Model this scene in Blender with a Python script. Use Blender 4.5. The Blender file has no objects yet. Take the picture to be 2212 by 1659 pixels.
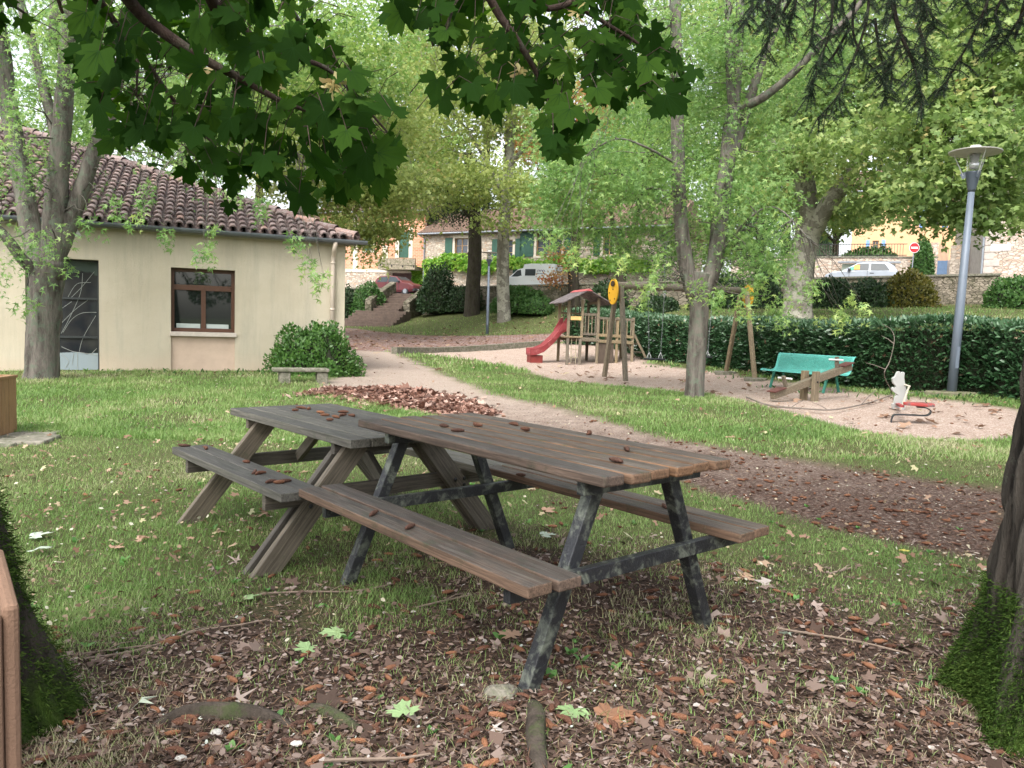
import bpy, math, random
import numpy as np
from mathutils import Vector, Matrix, noise as mnoise
random.seed(7); rng = np.random.default_rng(11)
R = math.radians
scene = bpy.context.scene
COL = scene.collection
# ---------------------------------------------------------------- camera model (2212 px wide reference frame)
CH, CF, CP, CR = 1.331, 1651.3, R(4.322), R(1.838)
def ray(x, y):
    u = (x-1106)/CF; v = (829.5-y)/CF
    c, s = math.cos(CR), math.sin(CR)
    ut = u*c-v*s; vt = u*s+v*c
    cp, sp = math.cos(CP), math.sin(CP)
    return (ut, cp+vt*sp, vt*cp-sp)
def at(x, y, D):
    d = ray(x, y); t = D/d[1]
    return Vector((d[0]*t, D, CH+d[2]*t))
# ---------------------------------------------------------------- terrain
_cp = []
for x in (-14, -8, -4, 0, 4, 8, 14):
    for y in (-8, -3, 1, 5): _cp.append((x, y, 0))
_cp += [(-6, 8, .03), (-2, 8, .02), (2, 8, .03), (-12, 10, .08), (0, 12, .08), (8, 7, .06), (14, 8, .15),
 (-9.5, 14.5, .18), (-5.7, 16.2, .2), (-3.8, 17.0, .23), (-16, 14, .15), (3.3, 13.9, .17), (2.2, 18.2, .21), (6, 19, .22),
 (6.7, 15.4, .24), (6, 11.9, .2), (8.3, 14.4, .31), (5.5, 10.5, .15), (9.2, 13.5, .33), (12, 12, .4), (.8, 27, .29), (4, 25, .28),
 (-1, 21, .22), (-4.1, 26.5, .3), (-8, 24, .3), (-14, 22, .3), (2, 33, .68), (-1.4, 40.5, .86), (-10, 48, .97), (-7.2, 49, 1.2), (-4.5, 45.5, 1.0),
 (-.6, 46, 1.62), (-3.6, 53, 2.3), (1.5, 48.5, 2.5), (8, 43.5, 2.6), (6, 33, 1.3), (11, 30, 2.0), (9, 22, .7), (21.4, 37.4, 3.05), (26, 34, 3.1),
 (16, 28, 2.0), (12, 18, .8), (20, 18, 1.2), (24, 26, 2.2), (-12, 30, .45), (-14, 40, .8), (-16, 50, 1.0), (-12.5, 54.5, 1.1), (-24, 40, .8), (-24, 20, .3)]
_c = np.array(_cp, float)
def _U(r2): return np.where(r2 > 1e-12, r2*np.log(np.maximum(r2, 1e-12))*.5, 0)
def _tps():
    n = len(_c); d2 = ((_c[:, None, :2]-_c[None, :, :2])**2).sum(2)
    A = np.zeros((n+3, n+3)); A[:n, :n] = _U(d2)+np.eye(n)*.5; A[:n, n] = 1; A[:n, n+1:] = _c[:, :2]
    A[n, :n] = 1; A[n+1:, :n] = _c[:, :2].T
    b = np.zeros(n+3); b[:n] = _c[:, 2]
    return np.linalg.solve(A, b)
_w = _tps()
def ZT(X, Y):
    X = np.atleast_1d(np.asarray(X, float)); Y = np.atleast_1d(np.asarray(Y, float))
    out = np.empty(X.shape).ravel(); xf, yf = X.ravel(), Y.ravel(); n = len(_c)
    for i in range(0, len(xf), 20000):
        d2 = (xf[i:i+20000, None]-_c[None, :, 0])**2+(yf[i:i+20000, None]-_c[None, :, 1])**2
        out[i:i+20000] = _U(d2)@_w[:n]+_w[n]+_w[n+1]*xf[i:i+20000]+_w[n+2]*yf[i:i+20000]
    return np.clip(out, -.3, 4).reshape(X.shape)
def zt(x, y): return float(ZT(x, y)[0])
def G(x, y):
    d = ray(x, y); t = 0.5; step = .05; prev = t
    while t < 80:
        p = (d[0]*t, d[1]*t, CH+d[2]*t)
        if p[2] < zt(p[0], p[1]): break
        prev = t; t += max(.1, .03*t)
    lo, hi = prev, t
    for _ in range(18):
        m = (lo+hi)/2
        if CH+d[2]*m < zt(d[0]*m, d[1]*m): hi = m
        else: lo = m
    return Vector((d[0]*hi, d[1]*hi, zt(d[0]*hi, d[1]*hi)))
# ---------------------------------------------------------------- object helpers
def tag(o, label=None, cat=None, group=None, kind=None):
    if label: o['label'] = label
    if cat: o['category'] = cat
    if group: o['group'] = group
    if kind: o['kind'] = kind
    return o
def empty(name, loc=(0, 0, 0), rz=0, label=None, cat=None, group=None):
    o = bpy.data.objects.new(name, None); COL.objects.link(o)
    o.location = loc; o.rotation_euler = (0, 0, rz); o.empty_display_size = .1
    return tag(o, label, cat, group)
def copy_tree(o, parent=None):
    c = o.copy(); COL.objects.link(c); c.parent = parent
    for ch in list(o.children): copy_tree(ch, c)
    return c
def link_mesh(name, me, mats, parent=None, smooth=False, bevel=0):
    for m in (mats if isinstance(mats, (list, tuple)) else [mats]): me.materials.append(m)
    o = bpy.data.objects.new(name, me); COL.objects.link(o)
    if parent: o.parent = parent
    if smooth: me.polygons.foreach_set('use_smooth', [True]*len(me.polygons))
    if bevel:
        b = o.modifiers.new('bevel', 'BEVEL'); b.width = bevel; b.segments = 2; b.limit_method = 'ANGLE'
    return o
class MB:
    def __init__(s): s.v = []; s.f = []; s.m = []; s.mi = 0
    def add(s, vs, fs):
        b = len(s.v); s.v += [tuple(v) for v in vs]
        for f in fs: s.f.append([b+i for i in f]); s.m.append(s.mi)
    def box(s, x0, x1, y0, y1, z0, z1, M=None):
        vs = [Vector((x, y, z)) for x in (x0, x1) for y in (y0, y1) for z in (z0, z1)]
        if M: vs = [M @ v for v in vs]
        s.add(vs, [(0, 1, 3, 2), (4, 6, 7, 5), (0, 4, 5, 1), (2, 3, 7, 6), (0, 2, 6, 4), (1, 5, 7, 3)])
    def beam(s, p, q, w, h, up=(0, 0, 1), ext=0):
        p, q = Vector(p), Vector(q); d = (q-p).normalized(); p = p-d*ext; q = q+d*ext
        u = Vector(up); a = d.cross(u)
        if a.length < 1e-4: a = d.cross(Vector((1, 0, 0)))
        a.normalize(); b = a.cross(d)
        vs = [c+a*i*w/2+b*j*h/2 for c in (p, q) for i, j in ((-1, -1), (1, -1), (1, 1), (-1, 1))]
        s.add(vs, [(0, 1, 2, 3), (7, 6, 5, 4), (0, 4, 5, 1), (1, 5, 6, 2), (2, 6, 7, 3), (3, 7, 4, 0)])
    def tube(s, pts, rad, n=8, cap=True, wob=0, sq=1):
        pts = [Vector(p) for p in pts]
        if not isinstance(rad, (list, tuple)): rad = [rad]*len(pts)
        vs = []; a = None
        for i, p in enumerate(pts):
            d = (pts[min(i+1, len(pts)-1)]-pts[max(i-1, 0)])
            if d.length < 1e-9: d = Vector((0, 0, 1))
            d.normalize()
            if a is None:
                a = d.cross(Vector((0, 1, 0)) if abs(d.y) < .9 else Vector((1, 0, 0)))
            a = (a-d*a.dot(d)).normalized(); b = d.cross(a)
            for k in range(n):
                t = 2*math.pi*k/n; r = rad[i]
                if wob: r *= 1+wob*(mnoise.noise(Vector((p.x*3+math.cos(t)*1.5, p.y*3+math.sin(t)*1.5, p.z*2.2)))+.5*mnoise.noise(Vector((math.cos(t)*4, math.sin(t)*4, p.z*5))))
                vs.append(p+a*math.cos(t)*r+b*math.sin(t)*r*sq)
        fs = [(i*n+k, i*n+(k+1) % n, (i+1)*n+(k+1) % n, (i+1)*n+k) for i in range(len(pts)-1) for k in range(n)]
        if cap: fs += [tuple(reversed(range(n))), tuple(range((len(pts)-1)*n, len(pts)*n))]
        s.add(vs, fs)
    def lathe(s, prof, n=16, M=None):
        vs = []
        for r, z in prof:
            for k in range(n):
                v = Vector((r*math.cos(2*math.pi*k/n), r*math.sin(2*math.pi*k/n), z)); vs.append(M @ v if M else v)
        L = len(prof)
        fs = [(i*n+k, i*n+(k+1) % n, (i+1)*n+(k+1) % n, (i+1)*n+k) for i in range(L-1) for k in range(n)]
        fs += [tuple(reversed(range(n))), tuple(range((L-1)*n, L*n))]
        s.add(vs, fs)
    def prism(s, poly, a0, a1, M=None):   # poly in (x,z), extruded along y
        n = len(poly)
        vs = [Vector((x, a, z)) for a in (a0, a1) for x, z in poly]
        if M: vs = [M @ v for v in vs]
        s.add(vs, [tuple(range(n)), tuple(reversed(range(n, 2*n)))]+[(i, n+i, n+(i+1) % n, (i+1) % n) for i in range(n)])
    def build(s, name, mats, parent=None, smooth=False, bevel=0):
        me = bpy.data.meshes.new(name); me.from_pydata(s.v, [], s.f)
        if isinstance(mats, (list, tuple)): me.polygons.foreach_set('material_index', s.m)
        me.update()
        return link_mesh(name, me, mats, parent, smooth, bevel)
def beam_obj(name, p, q, w, h, up, mat, parent, bevel=.004):
    """a straight timber as its own object whose local X runs along it, so the grain does too"""
    p, q = Vector(p), Vector(q); d = (q-p); L_ = d.length; d.normalize(); a = d.cross(Vector(up)).normalized(); c = a.cross(d)
    b = MB(); b.box(0, L_, -w/2, w/2, -h/2, h/2); o = b.build(name, mat, parent, bevel=bevel)
    M_ = Matrix(((d.x, a.x, c.x, p.x), (d.y, a.y, c.y, p.y), (d.z, a.z, c.z, p.z), (0, 0, 0, 1))); o.matrix_local = M_ if parent else M_
    return o
def spline(pts, n=6):
    pts = [Vector(p) for p in pts]; out = []
    for i in range(len(pts)-1):
        p0, p1, p2, p3 = pts[max(i-1, 0)], pts[i], pts[i+1], pts[min(i+2, len(pts)-1)]
        for k in range(n):
            t = k/n
            out.append(.5*((2*p1)+(p2-p0)*t+(2*p0-5*p1+4*p2-p3)*t*t+(3*p1-p0-3*p2+p3)*t**3))
    out.append(pts[-1]); return out
def interp(r, m):
    return list(np.interp(np.linspace(0, len(r)-1, m), range(len(r)), r))
# numpy polygon soup: N copies of a K-gon template
def soup(name, C, U, Nn, S, T, mats, parent=None, rnd=None, faces=None, fm=None):
    C = np.asarray(C, float); N = len(C); T = np.asarray(T, float); K = len(T)
    U = U/np.maximum(np.linalg.norm(U, axis=1, keepdims=True), 1e-9)
    W = np.cross(Nn, U); W /= np.maximum(np.linalg.norm(W, axis=1, keepdims=True), 1e-9)
    V = np.cross(U, W)
    S = np.asarray(S, float)
    if S.ndim == 1: S = np.repeat(S[:, None], 3, 1)
    P = C[:, None, :]+T[None, :, 0, None]*U[:, None, :]*S[:, None, 0:1]+T[None, :, 1, None]*W[:, None, :]*S[:, None, 1:2]+T[None, :, 2, None]*V[:, None, :]*S[:, None, 2:3]
    if faces is None: faces = [tuple(range(K))]
    fl = [len(f) for f in faces]; idx = np.concatenate([np.array(f) for f in faces]); nl = len(idx)
    me = bpy.data.meshes.new(name)
    me.vertices.add(N*K); me.vertices.foreach_set('co', P.reshape(-1).astype(np.float32))
    me.loops.add(N*nl); me.loops.foreach_set('vertex_index', (np.arange(N)[:, None]*K+idx[None, :]).reshape(-1).astype(np.int32))
    me.polygons.add(N*len(faces))
    st = np.concatenate([[0], np.cumsum(fl)[:-1]])
    me.polygons.foreach_set('loop_start', (np.arange(N)[:, None]*nl+st[None, :]).reshape(-1).astype(np.int32))
    me.polygons.foreach_set('loop_total', np.tile(np.array(fl), N).astype(np.int32))
    if fm is not None: me.polygons.foreach_set('material_index', np.tile(np.array(fm), N).astype(np.int32))
    me.update(calc_edges=True)
    a = me.attributes.new('rnd', 'FLOAT', 'POINT')
    if rnd is None: rnd = rng.random(N)
    a.data.foreach_set('value', np.repeat(np.asarray(rnd, float), K).astype(np.float32))
    return link_mesh(name, me, mats, parent)
def unit(n):
    v = rng.normal(size=(n, 3)); return v/np.linalg.norm(v, axis=1, keepdims=True)
# ---------------------------------------------------------------- materials
def nt(name):
    m = bpy.data.materials.new(name); m.use_nodes = True
    t = m.node_tree; b = t.nodes['Principled BSDF']; return m, t, b
def N(t, ty, **kw):
    n = t.nodes.new(ty)
    for k, v in kw.items():
        if k.startswith('i_'):
            key = k[2:].replace('_', ' ')
            n.inputs[key].default_value = v
        else: setattr(n, k, v)
    return n
def ramp(t, src, stops):
    r = t.nodes.new('ShaderNodeValToRGB'); t.links.new(src, r.inputs[0])
    el = r.color_ramp.elements
    while len(el) < len(stops): el.new(.5)
    for e, (p, c) in zip(el, stops): e.position = p; e.color = (*c, 1) if len(c) == 3 else c
    return r.outputs[0]
def coords(t, scale=(1, 1, 1), kind='Object'):
    c = N(t, 'ShaderNodeTexCoord'); m = N(t, 'ShaderNodeMapping'); m.inputs['Scale'].default_value = scale
    t.links.new(c.outputs[kind], m.inputs[0]); return m.outputs[0]
def noi(t, vec, scale, detail=6, rough=.6, dist=0):
    n = N(t, 'ShaderNodeTexNoise'); n.inputs['Scale'].default_value = scale; n.inputs['Detail'].default_value = detail
    n.inputs['Roughness'].default_value = rough; n.inputs['Distortion'].default_value = dist
    if vec is not None: t.links.new(vec, n.inputs['Vector'])
    return n.outputs['Fac']
def mix(t, fac, a, b, mode='MIX'):
    m = N(t, 'ShaderNodeMix', data_type='RGBA', blend_type=mode)
    for s, v in ((m.inputs[0], fac), (m.inputs[6], a), (m.inputs[7], b)):
        if hasattr(v, 'is_output') or isinstance(v, bpy.types.NodeSocket): t.links.new(v, s)
        elif isinstance(v, (int, float)): s.default_value = v
        else: s.default_value = (*v, 1)
    return m.outputs[2]
def maths(t, op, a, b=None, clamp=False):
    m = N(t, 'ShaderNodeMath', operation=op, use_clamp=clamp)
    for i, v in enumerate((a, b)):
        if v is None: continue
        if isinstance(v, bpy.types.NodeSocket): t.links.new(v, m.inputs[i])
        else: m.inputs[i].default_value = v
    return m.outputs[0]
def bump(t, b, h, strength=.5, dist=.02):
    n = N(t, 'ShaderNodeBump'); n.inputs['Strength'].default_value = strength; n.inputs['Distance'].default_value = dist
    t.links.new(h, n.inputs['Height']); t.links.new(n.outputs[0], b.inputs['Normal'])
def plain(name, c, rough=.6, var=.25, scale=6, bmp=.2, bs=60, metal=0, spec=.4, c2=None, stretch=(1, 1, 1), patch=(.4, .65)):
    m, t, b = nt(name); v = coords(t, stretch)
    n1 = noi(t, v, scale, 8, .65)
    lo = tuple(x*(1-var) for x in c); hi = tuple(min(1, x*(1+var)) for x in c)
    col = ramp(t, n1, [(.3, lo), (.7, hi)])
    if c2:
        n2 = noi(t, v, scale*1.7, 8, .7, .5)
        col = mix(t, ramp(t, n2, [(patch[0], (0, 0, 0)), (patch[1], (1, 1, 1))]), col, c2)
    t.links.new(col, b.inputs['Base Color'])
    b.inputs['Roughness'].default_value = rough; b.inputs['Metallic'].default_value = metal
    b.inputs['Specular IOR Level'].default_value = spec
    if bmp: bump(t, b, noi(t, v, bs, 4), bmp, .01)
    return m
def leafmat(name, stops, trans=.45, rough=.5, spec=.35, attr=True):
    m, t, b = nt(name)
    at_ = N(t, 'ShaderNodeAttribute', attribute_name='rnd')
    col = ramp(t, at_.outputs['Fac'], stops)
    t.links.new(col, b.inputs['Base Color']); b.inputs['Roughness'].default_value = rough
    b.inputs['Specular IOR Level'].default_value = spec
    if trans:
        tr = N(t, 'ShaderNodeBsdfTranslucent'); ms = N(t, 'ShaderNodeMixShader'); ms.inputs[0].default_value = trans
        hs = N(t, 'ShaderNodeHueSaturation'); hs.inputs['Value'].default_value = 1.35; hs.inputs['Saturation'].default_value = 1.1
        t.links.new(col, hs.inputs['Color']); t.links.new(hs.outputs[0], tr.inputs[0])
        t.links.new(b.outputs[0], ms.inputs[1]); t.links.new(tr.outputs[0], ms.inputs[2])
        t.links.new(ms.outputs[0], t.nodes['Material Output'].inputs[0])
    return m
# leaf templates (along, across, up)
def lobed(lobes, inner=.35, base=.0, rimn=0):
    """lobes: list of (angle deg, length); outline with notches between"""
    pts = []
    for i, (a, l) in enumerate(lobes):
        if i:
            am = (a+lobes[i-1][0])/2
            pts.append((am, inner))
        pts.append((a, l))
    out = [(0.0, 0.0, 0.0)]
    for a, l in pts: out.append((l*math.cos(R(a)), l*math.sin(R(a)), -.18*l*l))
    return np.array(out)
T_SILVER = lobed([(-125, .35), (-62, .72), (0, 1.0), (62, .72), (125, .35)], .2)
T_PLANE = lobed([(-115, .45), (-55, .8), (0, 1.0), (55, .8), (115, .45)], .5)
T_SIMPLE = np.array([(0, 0, 0), (.35, -.3, .04), (.75, -.22, 0), (1, 0, -.1), (.75, .22, 0), (.35, .3, .04)])
T_LANCE = np.array([(0, 0, 0), (.3, -.15, .03), (.7, -.14, .03), (1, 0, -.06), (.7, .14, .03), (.3, .15, .03)])
T_BLADE = np.array([(0, -.5, 0), (.55, -.35, .12), (1, 0, .42), (.55, .35, .12), (0, .5, 0)])
def norway():
    o = []
    for a, l in [(-150, .33), (-118, .52), (-100, .45), (-82, .74), (-72, .66), (-62, .84), (-55, .62), (-45, .40), (-36, .60), (-27, .88), (-20, .74), (-12, .84), (-6, .86)]:
        o.append((a, l))
    full = o+[(0, 1.06)]+[(-a, l) for a, l in reversed(o)]
    return np.array([(0, 0, 0)]+[(l*math.cos(R(a)), l*math.sin(R(a)), -.16*l*l+(.03 if i % 2 else -.02)) for i, (a, l) in enumerate(full)])
T_NORWAY = norway()
# ================================================================= GROUND
def wpoly(pp): return np.array([G(x, y)[:2] for x, y in pp])
def sdf(poly, X, Y):
    d = np.full(X.shape, 1e9); ins = np.zeros(X.shape, bool); n = len(poly)
    for i in range(n):
        ax, ay = poly[i]; bx, by = poly[(i+1) % n]; ex, ey = bx-ax, by-ay
        L = ex*ex+ey*ey+1e-12; t = np.clip(((X-ax)*ex+(Y-ay)*ey)/L, 0, 1)
        d = np.minimum(d, np.hypot(X-ax-t*ex, Y-ay-t*ey))
        c = ((ay > Y) != (by > Y)) & (X < (bx-ax)*(Y-ay)/((by-ay) if by != ay else 1e-12)+ax)
        ins ^= c
    return np.where(ins, d, -d)
def cat(*a): return np.array([tuple(p)[:2] for q in a for p in q])
PATH = cat(wpoly([(2212, 1222), (2212, 1062), (2000, 1035), (1900, 1017), (1700, 987), (1500, 952), (1400, 934), (1300, 905), (1200, 880), (1100, 858), (1030, 838), (960, 808), (890, 780), (857, 765), (855, 752)]),
  [(-4.3, 27), (-7, 27.5), (-5, 18.5)], wpoly([(742, 806), (700, 822), (690, 838), (800, 862), (900, 885), (1000, 912), (1150, 945), (1300, 985), (1480, 1040), (1560, 1066), (1650, 1092), (1800, 1134), (1950, 1170), (2100, 1200)]))
PLAY = cat(wpoly([(905, 762), (1040, 780), (1120, 795), (1180, 815), (1240, 826), (1320, 833), (1420, 842), (1530, 850), (1640, 872), (1750, 903), (1850, 926), (1950, 943), (2020, 950), (2100, 951), (2212, 946), (2212, 884), (2060, 864), (1900, 852), (1760, 834), (1640, 818), (1560, 803), (1450, 791), (1400, 785)]),
  [(4.6, 27), (4.2, 31), (2.6, 33), (.4, 32.3), (-2.1, 29.2), (-3.9, 26.4)])
PAVE = np.array([(-4.25, 26.9), (-2.2, 29.6), (.2, 32.8), (2.4, 33.6), (3.0, 37), (-1.2, 39.6), (-5.5, 42), (-9.5, 46.3), (-13.5, 49), (-22, 40), (-12, 30), (-7, 27.4)])
LIT = wpoly([(60, 1655), (120, 1450), (220, 1400), (360, 1350), (480, 1300), (620, 1240), (760, 1190), (980, 1150), (1250, 1140), (1450, 1180), (1650, 1225), (1900, 1270), (2120, 1260), (2212, 1240)])
LIT = np.array(list(LIT)+[(6, 3), (6, -3), (-3, -3), (-1.6, .5)])
def nz(X, Y, s, seed=0):
    """cheap smooth value noise in numpy"""
    x = np.asarray(X)*s+seed*17.3; y = np.asarray(Y)*s+seed*7.7
    xi, yi = np.floor(x), np.floor(y); fx, fy = x-xi, y-yi; fx = fx*fx*(3-2*fx); fy = fy*fy*(3-2*fy)
    h = lambda a, b: np.modf(np.abs(np.sin(a*127.1+b*311.7+seed)*43758.5453))[0]
    return (h(xi, yi)*(1-fx)+h(xi+1, yi)*fx)*(1-fy)+(h(xi, yi+1)*(1-fx)+h(xi+1, yi+1)*fx)*fy
def fbm(X, Y, s, seed=0): return (nz(X, Y, s, seed)+.5*nz(X, Y, s*2.1, seed+1)+.25*nz(X, Y, s*4.3, seed+2))/1.75
def weights(X, Y):
    j = (fbm(X, Y, 2.2, 3)-.5)*.7*np.clip(Y/12, .5, 2)
    pa = sdf(PATH, X, Y)+j*.5; pl = sdf(PLAY, X, Y)+j*.35; pv = sdf(PAVE, X, Y)+j*.2
    li = sdf(LIT, X, Y)+(fbm(X, Y, 1.1, 9)-.5)*2.0+(fbm(X, Y, 6, 19)-.5)*1.3
    sm = lambda d, w: np.clip(d/w+.5, 0, 1)
    return sm(pa, .35), sm(pl, .25), sm(pv, .3), sm(li, 1.3), pa, pl, pv
nu, nv = 460, 420
us = np.linspace(-1.25, 1.25, nu); ys = np.exp(np.linspace(math.log(4.5), math.log(66), nv))-6.0
UU, YY = np.meshgrid(us, ys); XX = UU*(YY+6.0)
ZZ = ZT(XX, YY)
wpa, wpl, wpv, wli, dpa, dpl, dpv = weights(XX, YY)
ZZ = ZZ+(fbm(XX, YY, .9, 5)-.5)*.05*np.clip(1-dpl*0, 0, 1)+(fbm(XX, YY, 5, 8)-.5)*.018*np.clip(1-YY/12, 0, 1)
ZZ = ZZ-(wpa*.025)-(wpl*.03)
def ground_mat():
    m, t, b = nt('ground_surface')
    def A(n): return N(t, 'ShaderNodeAttribute', attribute_name=n).outputs['Fac']
    v = coords(t, (1, 1, 1))
    f1 = noi(t, v, 3, 8, .7); f2 = noi(t, v, 40, 6, .7); f3 = noi(t, v, 160, 4, .7)
    grass = mix(t, f1, (.06, .085, .022), (.10, .135, .04))
    soilfar = mix(t, ramp(t, f2, [(.4, (0, 0, 0)), (.65, (1, 1, 1))]), grass, (.12, .105, .055))
    lit = ramp(t, f2, [(.3, (.025, .017, .013)), (.5, (.065, .043, .032)), (.62, (.11, .07, .052)), (.75, (.16, .11, .085))])
    # gravel
    vo = N(t, 'ShaderNodeTexVoronoi'); vo.inputs['Scale'].default_value = 55; t.links.new(v, vo.inputs['Vector'])
    vc = N(t, 'ShaderNodeSeparateColor'); t.links.new(vo.outputs['Color'], vc.inputs[0])
    pebble = ramp(t, vc.outputs[0], [(0, (.44, .33, .28)), (.4, (.62, .50, .43)), (.8, (.74, .63, .56)), (1, (.82, .76, .70))])
    gap = ramp(t, vo.outputs['Distance'], [(.0, (1, 1, 1)), (.55, (.62, .58, .54))])
    play = mix(t, 1, pebble, gap, 'MULTIPLY')
    play = mix(t, 1, play, ramp(t, f1, [(.3, (.84, .80, .78)), (.7, (1, 1, 1))]), 'MULTIPLY')
    pathp = ramp(t, f2, [(.3, (.20, .155, .125)), (.5, (.37, .30, .25)), (.68, (.56, .48, .41))])
    pathn = ramp(t, f2, [(.28, (.03, .019, .014)), (.44, (.09, .055, .042)), (.55, (.15, .10, .078)), (.68, (.34, .29, .24))])
    sep = N(t, 'ShaderNodeSeparateXYZ'); cc = N(t, 'ShaderNodeTexCoord'); t.links.new(cc.outputs['Object'], sep.inputs[0])
    far = maths(t, 'ADD', maths(t, 'MULTIPLY', sep.outputs[1], .11), maths(t, 'MULTIPLY', f1, .9))
    farf = ramp(t, far, [(.0, (0, 0, 0)), (1.0, (0, 0, 0))])
    mr = N(t, 'ShaderNodeMapRange'); mr.inputs[1].default_value = 1.15; mr.inputs[2].default_value = 1.9; t.links.new(far, mr.inputs[0])
    path = mix(t, mr.outputs[0], pathn, mix(t, .35, pathp, play))
    br = N(t, 'ShaderNodeTexBrick'); br.inputs['Scale'].default_value = 1; br.inputs['Brick Width'].default_value = .3; br.inputs['Row Height'].default_value = .3
    br.inputs['Mortar Size'].default_value = .03; br.inputs['Color1'].default_value = (.24, .17, .15, 1); br.inputs['Color2'].default_value = (.36, .30, .29, 1); br.inputs['Mortar'].default_value = (.13, .085, .07, 1)
    t.links.new(v, br.inputs['Vector'])
    pave = mix(t, ramp(t, f1, [(.42, (0, 0, 0)), (.6, (1, 1, 1))]), br.outputs['Color'], (.22, .12, .09))
    c = mix(t, A('lit'), soilfar, lit)
    c = mix(t, A('pth'), c, path); c = mix(t, A('pav'), c, pave); c = mix(t, A('ply'), c, play)
    t.links.new(c, b.inputs['Base Color']); b.inputs['Roughness'].default_value = .95; b.inputs['Specular IOR Level'].default_value = .15
    h = maths(t, 'ADD', f2, maths(t, 'MULTIPLY', f3, .6))
    bump(t, b, h, .8, .03)
    return m
M_ground = ground_mat()
def grid_zone(name, mask, skirt=None):
    """mask over cells"""
    ii = np.arange(nu*nv).reshape(nv, nu)
    q = np.stack([ii[:-1, :-1], ii[:-1, 1:], ii[1:, 1:], ii[1:, :-1]], -1)[mask]
    used, inv = np.unique(q.ravel(), return_inverse=True)
    co = np.stack([XX.ravel()[used], YY.ravel()[used], ZZ.ravel()[used]], 1)
    me = bpy.data.meshes.new(name); me.vertices.add(len(used)); me.vertices.foreach_set('co', co.ravel().astype(np.float32))
    me.loops.add(len(inv)); me.loops.foreach_set('vertex_index', inv.astype(np.int32))
    me.polygons.add(len(q)); me.polygons.foreach_set('loop_start', np.arange(0, len(inv), 4).astype(np.int32)); me.polygons.foreach_set('loop_total', np.full(len(q), 4, np.int32))
    me.update(calc_edges=True)
    for n, w in (('pth', wpa), ('ply', wpl), ('pav', wpv), ('lit', wli)):
        a = me.attributes.new(n, 'FLOAT', 'POINT'); a.data.foreach_set('value', w.ravel()[used].astype(np.float32))
    o = link_mesh(name, me, M_ground, smooth=True); return tag(o, kind='structure')
cell = lambda a: (a[:-1, :-1]+a[1:, 1:])/2
Wy, Wx = cell(YY), cell(XX)
# the terrain stops at the retaining wall
WALL = [(-40, 60), (-12, 55.6), (-9.0, 55.2), (-6.9, 54.6), (1.5, 49.6), (9, 44.6), (21.4, 38), (26, 35.6), (44, 30)]
def wall_y(x): return np.interp(x, [p[0] for p in WALL], [p[1] for p in WALL])
inside = Wy < wall_y(Wx)+.3
zp = cell(wpl) > .5; za = (cell(wpa) > .5) & ~zp; zv = (cell(wpv) > .5) & ~zp & ~za
grid_zone('play_area', zp & inside); grid_zone('gravel_path', za & inside); grid_zone('paving', zv & inside)
grid_zone('ground', inside & ~zp & ~za & ~zv)
# wide ground round the modelled part, below it
m_far = plain('far_ground', (.05, .07, .02), .95, .3, 1)
b = MB(); b.box(-320, 320, -320, -1.4, -.3, -.02); b.box(-320, -44, -1.4, 80, -.3, -.02); b.box(44, 320, -1.4, 80, -.3, -.02); b.box(-320, 320, 80, 420, -.3, -.02)
tag(b.build('far_ground', m_far), kind='structure')
def gz(x, y): return zt(x, y)
def ground_z(X, Y):
    w = weights(X, Y)
    return ZT(X, Y)+(fbm(X, Y, .9, 5)-.5)*.05+(fbm(X, Y, 5, 8)-.5)*.018*np.clip(1-Y/12, 0, 1)-w[0]*.025-w[1]*.03
# ------------------------------------------------------------ scatter helpers
def view_pts(n, y0, y1, power=1.0, umax=.82):
    """random ground points in front of the viewer, denser near"""
    k = rng.random(n)
    if power == 1: Y = y0*(y1/y0)**k
    else: Y = (y0**(1-power)+k*(y1**(1-power)-y0**(1-power)))**(1/(1-power))
    X = (rng.random(n)*2-1)*umax*(Y+.6)
    return X, Y
HOUSE_C = np.array([-3.77, 17.05]); HOUSE_D = np.array([-.925, -.38])
def in_house(X, Y):
    dx, dy = X-HOUSE_C[0], Y-HOUSE_C[1]
    s = dx*HOUSE_D[0]+dy*HOUSE_D[1]; q = dx*.38+dy*-.925
    return (s > -.1) & (q < .1)
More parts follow.
